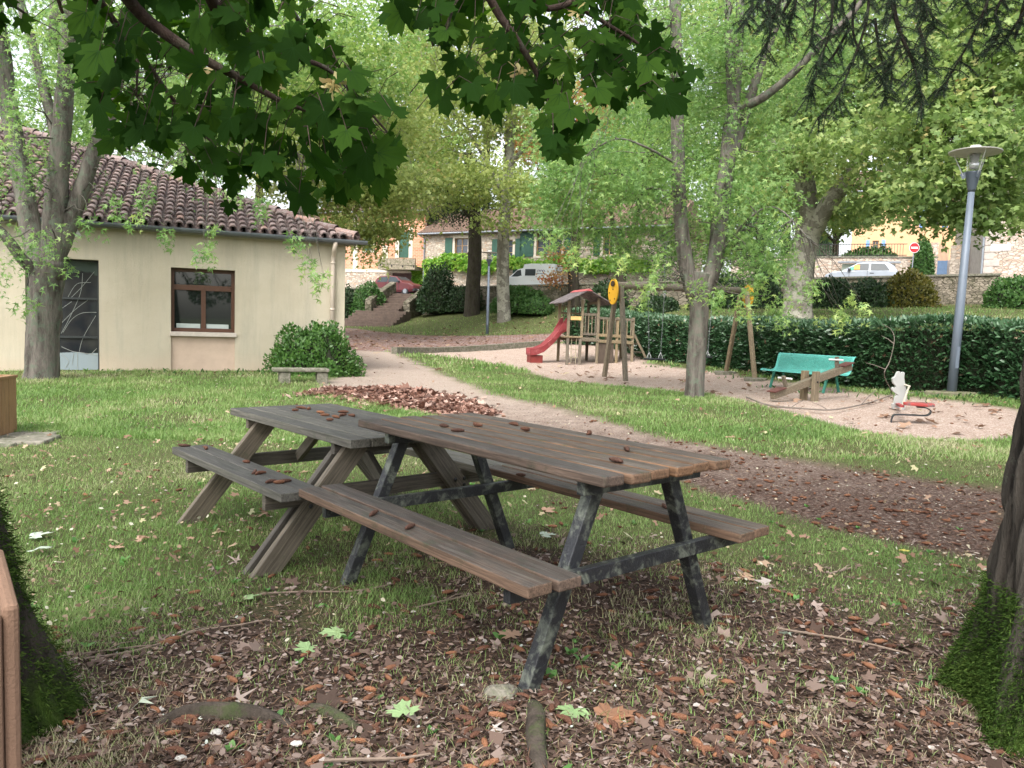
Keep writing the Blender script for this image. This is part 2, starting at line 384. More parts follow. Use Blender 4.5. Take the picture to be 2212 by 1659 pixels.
# grass
def make_grass(name, n, y0, y1, power, h, w, dens_lit, label=None):
    X, Y = view_pts(n, y0, y1, power)
    wp, wl, wv, wt, *_ = weights(X, Y)
    clump = fbm(X, Y, 2.6, 21)
    keep = (1-np.maximum.reduce([wp, wl, wv]))**2
    keep = keep*(1-wt*(1-.07-dens_lit*np.clip((clump-.52)*6, 0, 1)*np.clip((fbm(X, Y, 11, 77)-.35)*4, 0, 1)))
    keep *= np.clip(.35+(fbm(X, Y, 1.3, 31)-.3)*2.2, .12, 1)
    k = (rng.random(n) < keep) & ~in_house(X, Y) & (Y < wall_y(X)-2.5)
    X, Y = X[k], Y[k]; n = len(X)
    C = np.stack([X, Y, ground_z(X, Y)-.003], 1)
    th = rng.random(n)*2*np.pi; lean = .25+.75*rng.random(n)
    U = np.stack([np.cos(th)*lean*.8, np.sin(th)*lean*.8, np.ones(n)], 1)
    Nn = np.stack([np.cos(th), np.sin(th), -lean], 1)
    L = h*(.5+rng.random(n)*.9)*(.75+.5*fbm(X, Y, 1.7, 4)); S = np.stack([L, np.full(n, w)*(.7+.6*rng.random(n))*(1 if np.isscalar(w) else 1), L], 1)
    T = np.array([(0, -.5, 0), (.5, -.4, .03), (1, 0, .22), (.5, .4, .03), (0, .5, 0)])
    r = np.clip(.5*rng.random(n)+.9*fbm(X, Y, .9, 2)+.5*fbm(X, Y, 3.1, 12)-.42+.25*(wt[k] if True else 0), 0, 1)
    o = soup(name, C, U, Nn, S, T, M_grass, rnd=r); return tag(o, kind='stuff')
M_grass = leafmat('grass_blades', [(.0, (.10, .18, .05)), (.35, (.15, .25, .07)), (.6, (.21, .315, .10)), (.8, (.30, .355, .15)), (1, (.43, .39, .26))], .4, .5, .25)
make_grass('grass', 420000, 1.9, 9, 1.2, .035, .0034, .45)
make_grass('grass', 330000, 8, 20, 1.1, .065, .009, .5)
make_grass('grass', 90000, 19, 56, 1.0, .11, .03, .5)
# ------------------------------------------------------------ litter
M_litter = leafmat('dead_leaf_bits', [(0, (.045, .03, .023)), (.35, (.10, .065, .05)), (.65, (.165, .115, .092)), (.87, (.25, .19, .16)), (.98, (.33, .27, .235)), (1, (.45, .42, .39))], .1, .8, .2)
def scatter(name, n, y0, y1, power, size, T, mat, keepf, flat=.35, rr=None, kind='stuff', zoff=.006, smax=1.6):
    X, Y = view_pts(n, y0, y1, power)
    k = (rng.random(n) < keepf(X, Y)) & ~in_house(X, Y) & (Y < wall_y(X)-.6); X, Y = X[k], Y[k]; n = len(X)
    C = np.stack([X, Y, ground_z(X, Y)+zoff+rng.random(n)*zoff*1.5], 1)
    th = rng.random(n)*2*np.pi
    U = np.stack([np.cos(th), np.sin(th), (rng.random(n)-.4)*flat], 1)
    Nn = np.stack([(rng.random(n)-.5)*flat*2, (rng.random(n)-.5)*flat*2, np.ones(n)], 1)
    S = size*(.45+(smax-.45)*rng.random(n)**1.5)
    S3 = np.stack([S, S, S*2.2*(rng.random(n)-.3)], 1)
    return tag(soup(name, C, U, Nn, S3, T, mat, rnd=rng.random(n) if rr is None else rr[0]+(rr[1]-rr[0])*rng.random(n)), kind=kind)
litw = lambda X, Y: np.clip(weights(X, Y)[3]*1.0+.06, 0, 1)*(1-weights(X, Y)[1])
pathnear = lambda X, Y: weights(X, Y)[0]*np.clip(1.4-Y/12, .1, 1)
scatter('leaf_litter', 42000, 1.9, 8, 1.35, .024, T_SIMPLE, M_litter, lambda X, Y: litw(X, Y)*np.clip(.3+fbm(X, Y, 2, 41), 0, 1), .5)
scatter('leaf_litter', 46000, 1.9, 8, 1.35, .024, np.array([(0, -.05, 0), (.5, -.06, .05), (1, 0, 0), (.5, .06, .05), (0, .05, 0)]), M_litter, lambda X, Y: litw(X, Y), .5)
scatter('leaf_litter', 1500, 1.9, 8, 1.3, .05, T_SILVER, M_litter, litw, .6)
scatter('bark_chips', 34000, 4.5, 14, 1.2, .03, T_LANCE, leafmat('bark_chip', [(0, (.03, .018, .012)), (.5, (.10, .055, .038)), (.8, (.17, .10, .07)), (.9, (.3, .25, .2)), (1, (.45, .41, .36))], 0, .9, .1), pathnear, .5)
scatter('leaf_litter', 26000, 2.2, 17, 1.1, .022, T_SIMPLE, leafmat('lawn_debris', [(0, (.10, .065, .04)), (.4, (.20, .14, .09)), (.8, (.34, .27, .18)), (1, (.42, .42, .32))], .1, .8, .2), lambda X, Y: (1-weights(X, Y)[3])*(1-weights(X, Y)[1])*np.clip(fbm(X, Y, 1.1, 61)*1.6-.35, .08, 1)*.9, 1.2, zoff=.022)
scatter('dry_needles', 60000, 1.9, 8, 1.35, .034, np.array([(0, -.022, 0), (.5, -.026, .03), (1, 0, 0), (.5, .026, .03)]), leafmat('dry_needle', [(0, (.06, .035, .022)), (.5, (.16, .095, .06)), (.9, (.30, .20, .13)), (1, (.42, .34, .24))], 0, .9, .1), lambda X, Y: np.clip(litw(X, Y)+.15, 0, 1), 1.0)
scatter('leaf_litter', 900, 1.9, 8, 1.2, .055, T_PLANE, M_litter, litw, 1.2)
# needles and tiny white lichen crumbs
scatter('lichen_crumbs', 650, 1.9, 7, 1.4, .012, T_SIMPLE, plain('lichen_crumb', (.42, .46, .4), .9, .2), litw, 1)
# autumn leaves over lawn, play gravel and paving
M_autumn = leafmat('autumn_leaves', [(0, (.09, .05, .032)), (.3, (.19, .11, .07)), (.55, (.30, .19, .13)), (.75, (.38, .28, .19)), (.9, (.38, .37, .20)), (1, (.42, .42, .34))], .2, .7, .25)
scatter('fallen_leaves', 2600, 4, 20, .9, .05, T_PLANE, M_autumn, lambda X, Y: .5*(1-weights(X, Y)[3])*(1-.8*weights(X, Y)[0]), .9, zoff=.02, smax=1.3, rr=(.2, .93))
scatter('fallen_leaves', 5200, 18, 54, .6, .10, T_PLANE, M_autumn, lambda X, Y: np.clip(.25+.7*weights(X, Y)[2]+(fbm(X, Y, .35, 6)-.35)*1.6*(Y > 30), 0, 1), .4, zoff=.03, rr=(0, .85))
scatter('fallen_leaves', 9000, 28, 52, .3, .13, T_PLANE, M_autumn, lambda X, Y: np.clip(weights(X, Y)[2]*.9*(fbm(X, Y, .5, 16)*1.6-.25)+.5*(np.hypot(X+1, Y-41) < 5), 0, 1), .4, zoff=.03, rr=(0, .7))
scatter('fallen_leaves', 900, 9, 24, .8, .10, T_PLANE, M_autumn, lambda X, Y: weights(X, Y)[1], .5, rr=(.05, .6), zoff=.02)
# raked pile of dead leaves beside the path
def leaf_pile():
    n = 5200
    a = np.array([G(690, 848)[:2], G(800, 848)[:2], G(880, 862)[:2], G(960, 876)[:2], G(1050, 896)[:2]])
    wd = [.5, .8, .95, .7, .3]; hh = [.04, .09, .19, .11, .04]
    t = rng.random(n)*4; i = np.minimum(t.astype(int), 3); f = t-i
    P = a[i]*(1-f)[:, None]+a[i+1]*f[:, None]
    w = np.interp(t, range(5), wd); h = np.interp(t, range(5), hh)
    d = a[-1]-a[0]; d = d/np.linalg.norm(d); pn = np.array([-d[1], d[0]])
    q = rng.normal(size=n)*.5; P = P+pn[None]*(q*w)[:, None]
    z = ground_z(P[:, 0], P[:, 1])+h*np.exp(-q*q*2.6)*(.55+.6*rng.random(n))+.012
    C = np.stack([P[:, 0], P[:, 1], z], 1)
    th = rng.random(n)*2*np.pi; U = np.stack([np.cos(th), np.sin(th), rng.normal(size=n)*.45], 1); Nn = np.stack([rng.normal(size=n)*.5, rng.normal(size=n)*.5, np.ones(n)], 1)
    S = .055+.075*rng.random(n); S3 = np.stack([S, S, S*3*(rng.random(n)-.4)], 1)
    o = soup('leaf_pile', C, U, Nn, S3, T_PLANE, leafmat('piled_leaf', [(0, (.07, .035, .025)), (.35, (.17, .085, .06)), (.7, (.33, .19, .145)), (1, (.46, .33, .27))], .15, .65, .3))
    tag(o, 'raked heap of reddish brown dead leaves on the edge of the gravel path', 'leaf pile')
leaf_pile()
# ================================================================= PICNIC TABLES
def wood(name, top, side, dark, topmix=.8, axis='X', moss=(.035, .05, .02), mossamt=.5, dmg=.5):
    """stained plank: weather-greyed upper face, stain left on the sides, grain along local X"""
    m, t, b = nt(name); st = (1.2, 16, 16) if axis == 'X' else (16, 16, 1.2)
    v = coords(t, st); v1 = coords(t, (1, 1, 1))
    g = noi(t, v, 3.2, 9, .7, .6); p = noi(t, v1, 5, 8, .7); fine = noi(t, v, 11, 6, .7)
    side_c = mix(t, ramp(t, g, [(.35, (0, 0, 0)), (.6, (1, 1, 1))]), tuple(x*.55 for x in side), side)
    top_c = mix(t, ramp(t, g, [(.38, (0, 0, 0)), (.62, (1, 1, 1))]), dark, top)
    top_c = mix(t, ramp(t, p, [(.52, (0, 0, 0)), (.66, (dmg,)*3)]), top_c, side)
    geo = N(t, 'ShaderNodeNewGeometry'); s = N(t, 'ShaderNodeSeparateXYZ'); t.links.new(geo.outputs['Normal'], s.inputs[0])
    up = ramp(t, s.outputs[2], [(.55, (0, 0, 0)), (.9, (topmix,)*3)])
    c = mix(t, up, side_c, top_c)
    ms = ramp(t, noi(t, v1, 9, 8, .75), [(.55, (0, 0, 0)), (.68, (mossamt,)*3)])
    c = mix(t, ms, c, moss)
    sp = ramp(t, noi(t, v1, 70, 4, .8), [(.66, (0, 0, 0)), (.72, (.6, .6, .6))])
    c = mix(t, sp, c, (.26, .28, .23))
    streak = ramp(t, noi(t, coords(t, (.7, 34, 34) if axis == 'X' else (34, 34, .7)), 3, 4, .6), [(.50, (0, 0, 0)), (.60, (.75, .75, .75))]); c = mix(t, streak, c, tuple(x*.35 for x in side))
    oi = N(t, 'ShaderNodeObjectInfo').outputs['Random']; hv = N(t, 'ShaderNodeHueSaturation'); t.links.new(maths(t, 'ADD', maths(t, 'MULTIPLY', oi, .55), .75), hv.inputs['Value']); t.links.new(maths(t, 'ADD', maths(t, 'MULTIPLY', oi, .4), .72), hv.inputs['Saturation']); t.links.new(c, hv.inputs['Color']); c = hv.outputs[0]
    t.links.new(c, b.inputs['Base Color']); b.inputs['Roughness'].default_value = .72; b.inputs['Specular IOR Level'].default_value = .35
    bump(t, b, maths(t, 'ADD', g, maths(t, 'MULTIPLY', fine, .5)), .55, .006)
    return m
M_brown = wood('brown_stained_plank', (.10, .088, .074), (.165, .098, .06), (.032, .03, .025), .95, mossamt=.6, dmg=.3)
M_grey = wood('grey_weathered_plank', (.082, .079, .07), (.15, .14, .115), (.035, .035, .03), .9, mossamt=.45, dmg=.15)
M_greyleg = wood('grey_brown_leg_wood', (.14, .122, .096), (.14, .118, .09), (.05, .043, .034), .6, mossamt=.35, dmg=.2)
M_steel = plain('black_lichened_steel', (.014, .015, .018), .5, .3, 8, .4, 90, spec=.5, c2=(.13, .145, .115), patch=(.5, .66))
M_bolt = plain('bolt_metal', (.05, .05, .05), .4, .2, metal=.8)
def table_root(cx, cy, th, label, tx=0, ty=0):
    o = empty('picnic_table', (cx, cy, 0), th, label, 'picnic table'); o.rotation_euler = (tx, ty, th); return o
# brown table with steel frame (local +X away from the viewer, +Y left)
TB = table_root(.054, 3.591, 2.266, 'brown slatted picnic table on a black steel frame, the nearer and larger of the two')
L, W, zt_, bi, bo, zb = 1.80, .756, .812, .476, .715, .478
pw = (W-5*.022)/6
for i in range(6):
    y = -W/2+i*(pw+.022); e = [0, .012, -.008, .006, -.012, .004][i]
    b = MB(); b.box(-L/2+e, L/2+e, y, y+pw, zt_-.042, zt_); b.build('top_plank', M_brown, TB, bevel=.009)
pb = (bo-bi-.02)/2
for s in (1, -1):
    for k in range(2):
        y0 = bi+k*(pb+.02); b = MB(); b.box(-L/2+.01*k, L/2-.012*k, min(s*y0, s*(y0+pb)), max(s*y0, s*(y0+pb)), zb-.042, zb); b.build('bench_plank', M_brown, TB, bevel=.006)
for xe in (-.70, .70):
    for s in (1, -1):
        b = MB(); b.beam((xe, s*.545, -.03), (xe, s*.205, zt_-.045), .06, .055, (1, 0, 0)); b.build('leg', M_steel, TB, bevel=.004)
    b = MB(); b.box(xe-.067, xe-.031, -.69, .69, zb-.102, zb-.043); b.build('crossbar', M_steel, TB, bevel=.003)
    b = MB(); b.box(xe-.07, xe-.03, -.35, .35, zt_-.098, zt_-.043); b.build('top_bearer', M_steel, TB, bevel=.003)
# grey wooden table
TG = table_root(-1.112, 4.902, 2.29, 'grey weathered all-wood picnic table with thick slanted legs, the farther of the two')
L, W, zt_, bi, bo, zb = 1.685, .762, .702, .541, .769, .459
pw = (W-5*.009)/6
for i in range(6):
    y = -W/2+i*(pw+.009); b = MB(); b.box(-L/2, L/2, y, y+pw, zt_-.048, zt_); b.build('top_plank', M_grey, TG, bevel=.004)
pb = (bo-bi-.006)/2
for s in (1, -1):
    for k in range(2):
        y0 = bi+k*(pb+.006); b = MB(); b.box(-L/2, L/2, min(s*y0, s*(y0+pb)), max(s*y0, s*(y0+pb)), zb-.046, zb); b.build('bench_plank', M_grey, TG, bevel=.004)
for xe, inn in ((-.60, 1), (.60, -1)):
    beam_obj('crossbeam', (xe, -.755, zb-.091), (xe, .755, zb-.091), .04, .088, (0, 0, 1), M_greyleg, TG)
    beam_obj('top_bearer', (xe, -.36, zt_-.082), (xe, .36, zt_-.082), .04, .066, (0, 0, 1), M_greyleg, TG)
    for s in (1, -1):
        for k in ((-.045, .045) if xe < 0 else (-.045,)):
            beam_obj('leg', (xe+k, s*.80, -.05), (xe+k, s*.22, zt_-.05), .12, .044, (1, 0, 0), M_greyleg, TG)
        for q in ((0, 0), (-.07*s, .0), (.0, -.04)):
            c = MB(); M_ = Matrix.Translation((xe-.069 if xe < 0 else xe-.069, s*.52+q[0], zb-.09+q[1])) @ Matrix.Rotation(R(-90), 4, 'Y')
            c.lathe([(.013, 0), (.013, .004), (.007, .009)], 10, M_); c.build('bolt', M_bolt, TG)
    beam_obj('brace', (xe+inn*.03, 0, zb-.09), (xe+inn*.42, 0, zt_-.05), .07, .04, (0, 1, 0), M_greyleg, TG)
# ------------------------------------------------------------ spruce cones
M_cone = []
for i, c in enumerate([(.125, .056, .030), (.09, .04, .024), (.18, .08, .040), (.065, .032, .022)]):
    m, t, b_ = nt('cone_brown')
    v = coords(t, (1, 1, 1)); vo = N(t, 'ShaderNodeTexVoronoi'); vo.inputs['Scale'].default_value = 170; t.links.new(v, vo.inputs['Vector'])
    t.links.new(mix(t, vo.outputs['Distance'], c, tuple(x*1.6+.01 for x in c)), b_.inputs['Base Color']); b_.inputs['Roughness'].default_value = .8
    b_.inputs['Specular IOR Level'].default_value = .2
    bump(t, b_, vo.outputs['Distance'], 1, .004); M_cone.append(m)
def cone_mesh(i, bend, ln):
    b = MB(); n = 9; pts = []; rad = []
    for k in range(n):
        t = k/(n-1); a = (t-.5)*bend
        pts.append(((t-.5)*ln, -math.cos(a*1.6)*bend*.012+bend*.012, .0095)); rad.append(.0105*(math.sin(math.pi*(.10+.84*t))**.55)*(1+.07*(-1)**k))
    b.tube(pts, rad, 8); me = bpy.data.meshes.new('cone'); me.from_pydata(b.v, [], b.f); me.materials.append(M_cone[i % 4]); me.polygons.foreach_set('use_smooth', [True]*len(me.polygons)); return me
CM = [cone_mesh(i, [.3, 1.6, .2, 1.0, 2.1, .6, 0, 1.3][i], [.062, .07, .05, .066, .072, .045, .058, .075][i]) for i in range(8)]
def put_cone(p, label, group, th=None, mi=None, s=1):
    o = bpy.data.objects.new('spruce_cone', CM[random.randrange(8) if mi is None else mi]); COL.objects.link(o)
    o.location = p; o.rotation_euler = ((random.random()-.5)*.5, (random.random()-.5)*.25, random.random()*6.28 if th is None else th); o.scale = (s, s, s)
    tag(o, label, 'cone', group)
def table_pt(T, x, y, D0, z):   # ray from reference pixel to a height
    d = ray(x, y); t = (z-CH)/d[2]; return Vector((d[0]*t, d[1]*t, z))
for x, y in [(638, 888), (651, 883), (668, 885), (692, 893), (702, 899), (725, 903), (738, 899), (762, 900), (742, 892), (806, 918), (795, 916), (838, 930), (713, 909)]:
    put_cone(table_pt(TG, x, y, 0, .702), 'small brown cone lying on the grey weathered table top', 'cones on the grey table top')
for x, y in [(446, 970), (398, 965), (532, 1000), (552, 1022), (560, 1024), (583, 1043), (603, 1045), (617, 1042)]:
    put_cone(table_pt(TG, x, y, 0, .459), 'small brown cone lying on the near bench of the grey table', 'cones on the grey bench')
for x, y in [(958, 923), (988, 933), (1029, 921), (1113, 919), (1137, 931), (1275, 938), (1354, 974), (1332, 998)]:
    put_cone(table_pt(TB, x, y, 0, .812), 'dark cone lying on the brown slatted table top', 'cones on the brown table top', mi=1 if x % 2 else 3)
for x, y in [(806, 1113), (884, 1142), (1434, 1097), (1125, 1029)]:
    put_cone(table_pt(TB, x, y, 0, .478), 'rusty cone lying on a bench of the brown slatted table', 'cones on the brown benches', mi=3)
# cones on the ground: the nearest ones are objects, the rest one mass
def cone_pts(n, y0, y1, pw):
    X, Y = view_pts(n, y0, y1, pw, .74)
    w = weights(X, Y); keep = np.clip(w[3]*.95+w[0]*(Y < 11)*.5*(X > 1)+.03, 0, 1)*np.clip((fbm(X, Y, 2.4, 51)-.25)*2.2, .05, 1)
    k = (rng.random(n) < keep); return X[k], Y[k]
X, Y = cone_pts(2400, 2.0, 7.5, 1.3)
order = np.argsort(np.hypot(X, Y)); X, Y = X[order], Y[order]; Zg = ground_z(X, Y)
for i in range(min(262, len(X))):
    put_cone((X[i], Y[i], Zg[i]+.004), 'orange brown spruce cone lying in the leaf litter', 'spruce cones on the ground', s=.72+.38*random.random())
X, Y, Zg = X[262:], Y[262:], Zg[262:]
X2, Y2 = cone_pts(6500, 5.0, 13, 1.0)
X = np.concatenate([X, X2]); Y = np.concatenate([Y, Y2]); Zg = ground_z(X, Y)
n = len(X); th = rng.random(n)*6.28
def cone_template():
    b = MB(); b.tube([((t-.5)*.062, 0, .008) for t in (0, .25, .6, 1)], [.004, .0105, .0105, .004], 6); return np.array(b.v), b.f
Tc, Fc = cone_template()
cols = leafmat('cone_mass', [(0, (.06, .028, .018)), (.5, (.11, .05, .03)), (1, (.19, .09, .05))], 0, .85, .15)
o = soup('spruce_cones', np.stack([X, Y, Zg+.004], 1), np.stack([np.cos(th), np.sin(th), np.zeros(n)], 1), np.tile([[0, 0, 1.]], (n, 1)), .7+.4*rng.random(n), Tc, cols, faces=Fc)
tag(o, kind='stuff')
# ================================================================= THE CREAM BUILDING
Cc = Vector((-3.77, 17.05, 0)); Dl = Vector((-.925, -.38, 0)); Din = Vector((-.38, .925, 0))  # left along wall, inward
def wm(s, q, z): return Cc+Dl*s+Din*q+Vector((0, 0, z))     # s to the left of the corner, q inward
def on_wall(x, y, q=0):
    d = Vector(ray(x, y)); o = Vector((0, 0, CH)); c0 = Cc+Din*q
    t = (c0-o).dot(Din)/d.dot(Din); p = o+d*t; return ((p-c0).dot(Dl), p.z)
BL = empty('village_hall', tuple(Cc+Dl*4+Vector((0, 0, .2))), 0, 'low cream rendered building with a red clay tile roof, brown window and painted glass door', 'building')
BLi = Matrix.Translation(-BL.location)
def bw(b, name, mats, parent=BL, **k):
    off = parent.location if parent is BL else BL.location
    b.v = [tuple(Vector(v)-BL.location) for v in b.v]
    return b.build(name, mats, parent, **k)
def pbox(b, s0, s1, q0, q1, z0, z1):
    vs = [wm(s, q, z) for s in (s0, s1) for q in (q0, q1) for z in (z0, z1)]
    b.add(vs, [(0, 1, 3, 2), (4, 6, 7, 5), (0, 4, 5, 1), (2, 3, 7, 6), (0, 2, 6, 4), (1, 5, 7, 3)])
m_render, t, b_ = nt('cream_render'); v = coords(t)
n1 = noi(t, v, .9, 8, .6); n2 = noi(t, v, 26, 6, .7); n3 = noi(t, v, 120, 3, .7)
c = ramp(t, n1, [(.3, (.45, .395, .295)), (.7, (.54, .485, .375))])
sp = ramp(t, n2, [(.68, (0, 0, 0)), (.73, (.8, .8, .8))]); c = mix(t, sp, c, (.26, .21, .14))
st = coords(t, (3, 3, .25)); c = mix(t, ramp(t, noi(t, st, 1.6, 8, .75), [(.46, (0, 0, 0)), (.7, (.6, .6, .6))]), c, (.36, .335, .265))
sz = N(t, 'ShaderNodeSeparateXYZ'); t.links.new(coords(t), sz.inputs[0])
low = ramp(t, maths(t, 'ADD', sz.outputs[2], maths(t, 'MULTIPLY', n1, .8)), [(.0, (.75, .75, .75)), (.75, (0, 0, 0))]); c = mix(t, low, c, (.58, .44, .33))
t.links.new(c, b_.inputs['Base Color']); b_.inputs['Roughness'].default_value = .95; b_.inputs['Specular IOR Level'].default_value = .1
bump(t, b_, maths(t, 'ADD', n2, maths(t, 'MULTIPLY', n3, .8)), .7, .01)
sW, zW1 = on_wall(369, 577); sW2, _ = on_wall(508, 577); _, zW0 = on_wall(369, 716)
_, zS0 = on_wall(440, 727)
sD, zD1 = on_wall(213, 562); sD2 = sD+1.25
EZ = 3.14; zb0 = -.1; WT = .32
wl = MB()
pbox(wl, 0, sW2, 0, WT, zb0, EZ); pbox(wl, sW, sD, 0, WT, zb0, EZ); pbox(wl, sD2, 9.0, 0, WT, zb0, EZ)
pbox(wl, sW2, sW, 0.001, WT-.001, zW1, EZ-.001); pbox(wl, sD, sD2, .001, WT-.001, zD1, EZ-.001)
pbox(wl, 0.002, .32, WT, 9, zb0, EZ); pbox(wl, sW2, sW, .28, WT, .1, zW0)
pbox(wl, 8.7, 9.0, WT, 9, zb0, EZ)
bw(wl, 'wall', m_render)
p = MB(); pbox(p, sW2, sW, .05, .27, zb0, zS0); bw(p, 'panel', plain('pink_render', (.52, .40, .31), .95, .1, 3, .5, 90, spec=.1))
s_ = MB(); pbox(s_, sW2-.03, sW+.02, -.05, .26, zS0, zW0); sill = bw(s_, 'sill', plain('pale_stone_sill', (.50, .44, .38), .85, .15, 9), bevel=.006)
m_bframe = plain('brown_window_wood', (.085, .036, .018), .45, .2, 12, .2, spec=.4, stretch=(1, 1, 6))
q0 = .17
f = MB(); h = zW1-zW0
pbox(f, sW2, sW2+.07, q0, q0+.08, zW0, zW1); pbox(f, sW-.06, sW, q0, q0+.08, zW0, zW1)
pbox(f, sW2+.07, sW-.06, q0, q0+.08, zW1-.07, zW1); pbox(f, sW2+.07, sW-.06, q0-.02, q0+.08, zW0, zW0+.075)
zt1 = zW0+h*.66; pbox(f, sW2+.07, sW-.06, q0-.012, q0+.08, zt1, zt1+.11)
sm = (sW+sW2)/2; pbox(f, sm-.045, sm+.045, q0-.008, q0+.08, zW0+.075, zt1)
wfr = bw(f, 'window', m_bframe, bevel=.004)
m_glass, t, b_ = nt('dark_window_glass'); b_.inputs['Base Color'].default_value = (.012, .016, .014, 1); b_.inputs['Roughness'].default_value = .03; b_.inputs['Specular IOR Level'].default_value = .9
for (a0, a1, c0, c1) in ((sW2+.07, sm-.045, zW0+.075, zt1), (sm+.045, sW-.06, zW0+.075, zt1), (sW2+.07, sW-.06, zt1+.11, zW1-.07)):
    g = MB(); pbox(g, a0, a1, q0+.035, q0+.045, c0, c1); bw(g, 'pane', m_glass, wfr)
bl = MB(); pbox(bl, sW2+.12, sm-.06, q0+.024, q0+.033, zW0+.08, zW0+.17); pbox(bl, sm+.06, sW-.1, q0+.024, q0+.033, zW0+.08, zW0+.17); bw(bl, 'pale_strip', plain('white_strip', (.42, .47, .44), .5, .05), wfr)
# painted glass door
m_dg, t, b_ = nt('painted_glass'); v = coords(t, (1, 1, 1)); sx = N(t, 'ShaderNodeSeparateXYZ'); t.links.new(v, sx.inputs[0])
# pale lower part and pale upper corner, dark middle: painted shapes on the glass
n_ = noi(t, v, 2.2, 3, .5)
lowm = ramp(t, maths(t, 'ADD', sx.outputs[2], maths(t, 'MULTIPLY', n_, .35)), [(.50, (1, 1, 1)), (.51, (0, 0, 0))])
base = ramp(t, noi(t, v, 1.6, 3, .5), [(.35, (.010, .024, .020)), (.5, (.018, .020, .024)), (.62, (.035, .036, .035))])
upm = ramp(t, maths(t, 'ADD', sx.outputs[2], maths(t, 'MULTIPLY', n_, .4)), [(.0, (0, 0, 0)), (1, (0, 0, 0))])
mr = N(t, 'ShaderNodeMapRange'); mr.inputs[1].default_value = 2.1; mr.inputs[2].default_value = 2.14; t.links.new(maths(t, 'ADD', sx.outputs[2], maths(t, 'MULTIPLY', n_, .5)), mr.inputs[0])
c = mix(t, mr.outputs[0], base, (.075, .10, .085)); c = mix(t, lowm, c, (.26, .31, .33))
t.links.new(c, b_.inputs['Base Color']); b_.inputs['Roughness'].default_value = .12; b_.inputs['Specular IOR Level'].default_value = .6
m_df = plain('dark_door_metal', (.03, .035, .035), .4, .1, spec=.5)
d = MB(); zd0 = .18
pbox(d, sD, sD+.045, .2, .26, zd0, zD1); pbox(d, sD2-.05, sD2, .2, .26, zd0, zD1); pbox(d, sD+.045, sD2-.05, .2, .26, zD1-.04, zD1)
for fz in (.39, .70 - .03): pbox(d, sD+.045, sD2-.05, .195, .26, zd0+(zD1-zd0)*(1-fz)-.02 if False else zd0+(zD1-zd0)*(.30 if fz > .5 else .65)-.02, zd0+(zD1-zd0)*(.30 if fz > .5 else .65)+.02)
door = bw(d, 'door', m_df)
g = MB(); pbox(g, sD+.045, sD2-.05, .225, .24, zd0, zD1-.04); bw(g, 'glass_panel', m_dg, door)
# white painted curving lines on the door glass
ln = MB(); H_ = zD1-zd0; W_ = 1.1
def dl(pts, r=.0045): ln.tube([wm(sD+.07+(1-p.x)*.62, .222, zd0+p.y*H_) for p in spline([(a, bb, 0) for a, bb in pts], 5)], r, 4)
for L_ in ([(.0, .33), (.25, .48), (.55, .70), (.62, .88)], [(.2, .66), (.45, .78), (.85, .8)], [(.3, .66), (.6, .76), (.95, .90)], [(0, .42), (.4, .55), (.8, .65)], [(.05, .34), (.3, .46), (.6, .52), (1, .53)], [(.0, .55), (.3, .62)], [(.5, .17), (.62, .3), (.98, .5)], [(0, .21), (.3, .17), (.5, .16), (1, .14)], [(.3, .05), (.34, .15)], [(.0, .14), (.2, .08), (.1, .02)], [(.45, .16), (.45, 0)], [(.85, .15), (1, .2)]):
    dl(L_)
bw(ln, 'painted_lines', plain('pale_line_paint', (.32, .34, .32), .6, .1), door)
lj = MB(); pbox(lj, .6, 9.2, -.28, .0, -.05, .17); bw(lj, 'stone_ledge', plain('mossy_ledge', (.17, .16, .12), .9, .3, 6, .6, 30, c2=(.06, .07, .03)))
w2 = MB(); sa, za = on_wall(175, 512); vs = [wm(sa-.02, -.004, za), wm(sa+.24, -.004, za), wm(sa+.10, -.004, za+.24)]; w2.add(vs+[v+Din*.004-Din*.01 for v in vs], [(0, 1, 2), (5, 4, 3), (0, 3, 4, 1), (1, 4, 5, 2), (2, 5, 3, 0)])
bw(w2, 'notice', plain('white_card', (.75, .75, .75), .6, .03))
# roof
PIT = .40; OV = .22
m_tile, t, b_ = nt('clay_tiles'); at_ = N(t, 'ShaderNodeAttribute', attribute_name='rnd'); v = coords(t)
c = ramp(t, at_.outputs['Fac'], [(0, (.07, .045, .04)), (.35, (.135, .085, .075)), (.6, (.19, .12, .105)), (.8, (.24, .175, .16)), (1, (.29, .165, .125))])
c = mix(t, ramp(t, noi(t, v, 9, 8, .75), [(.45, (0, 0, 0)), (.62, (.75, .75, .75))]), c, (.23, .20, .19))
c = mix(t, ramp(t, noi(t, v, 22, 8, .8), [(.55, (0, 0, 0)), (.64, (.8, .8, .8))]), c, (.035, .03, .028))
c = mix(t, ramp(t, noi(t, v, 5, 6, .8), [(.60, (0, 0, 0)), (.68, (.8, .8, .8))]), c, (.07, .085, .03))
t.links.new(c, b_.inputs['Base Color']); b_.inputs['Roughness'].default_value = .85; bump(t, b_, noi(t, v, 60, 5), .5, .01)
def rpt(s, r, up=0):   # r = horizontal run inward from the eave line
    return wm(s, -OV+r, EZ-.02+r*PIT+up)
verts, faces, rv = [], [], []
pitch, course = .205, .34
runv = (Din+Vector((0, 0, PIT))).normalized(); nrm = (Vector((0, 0, 1))-Din*PIT).normalized()
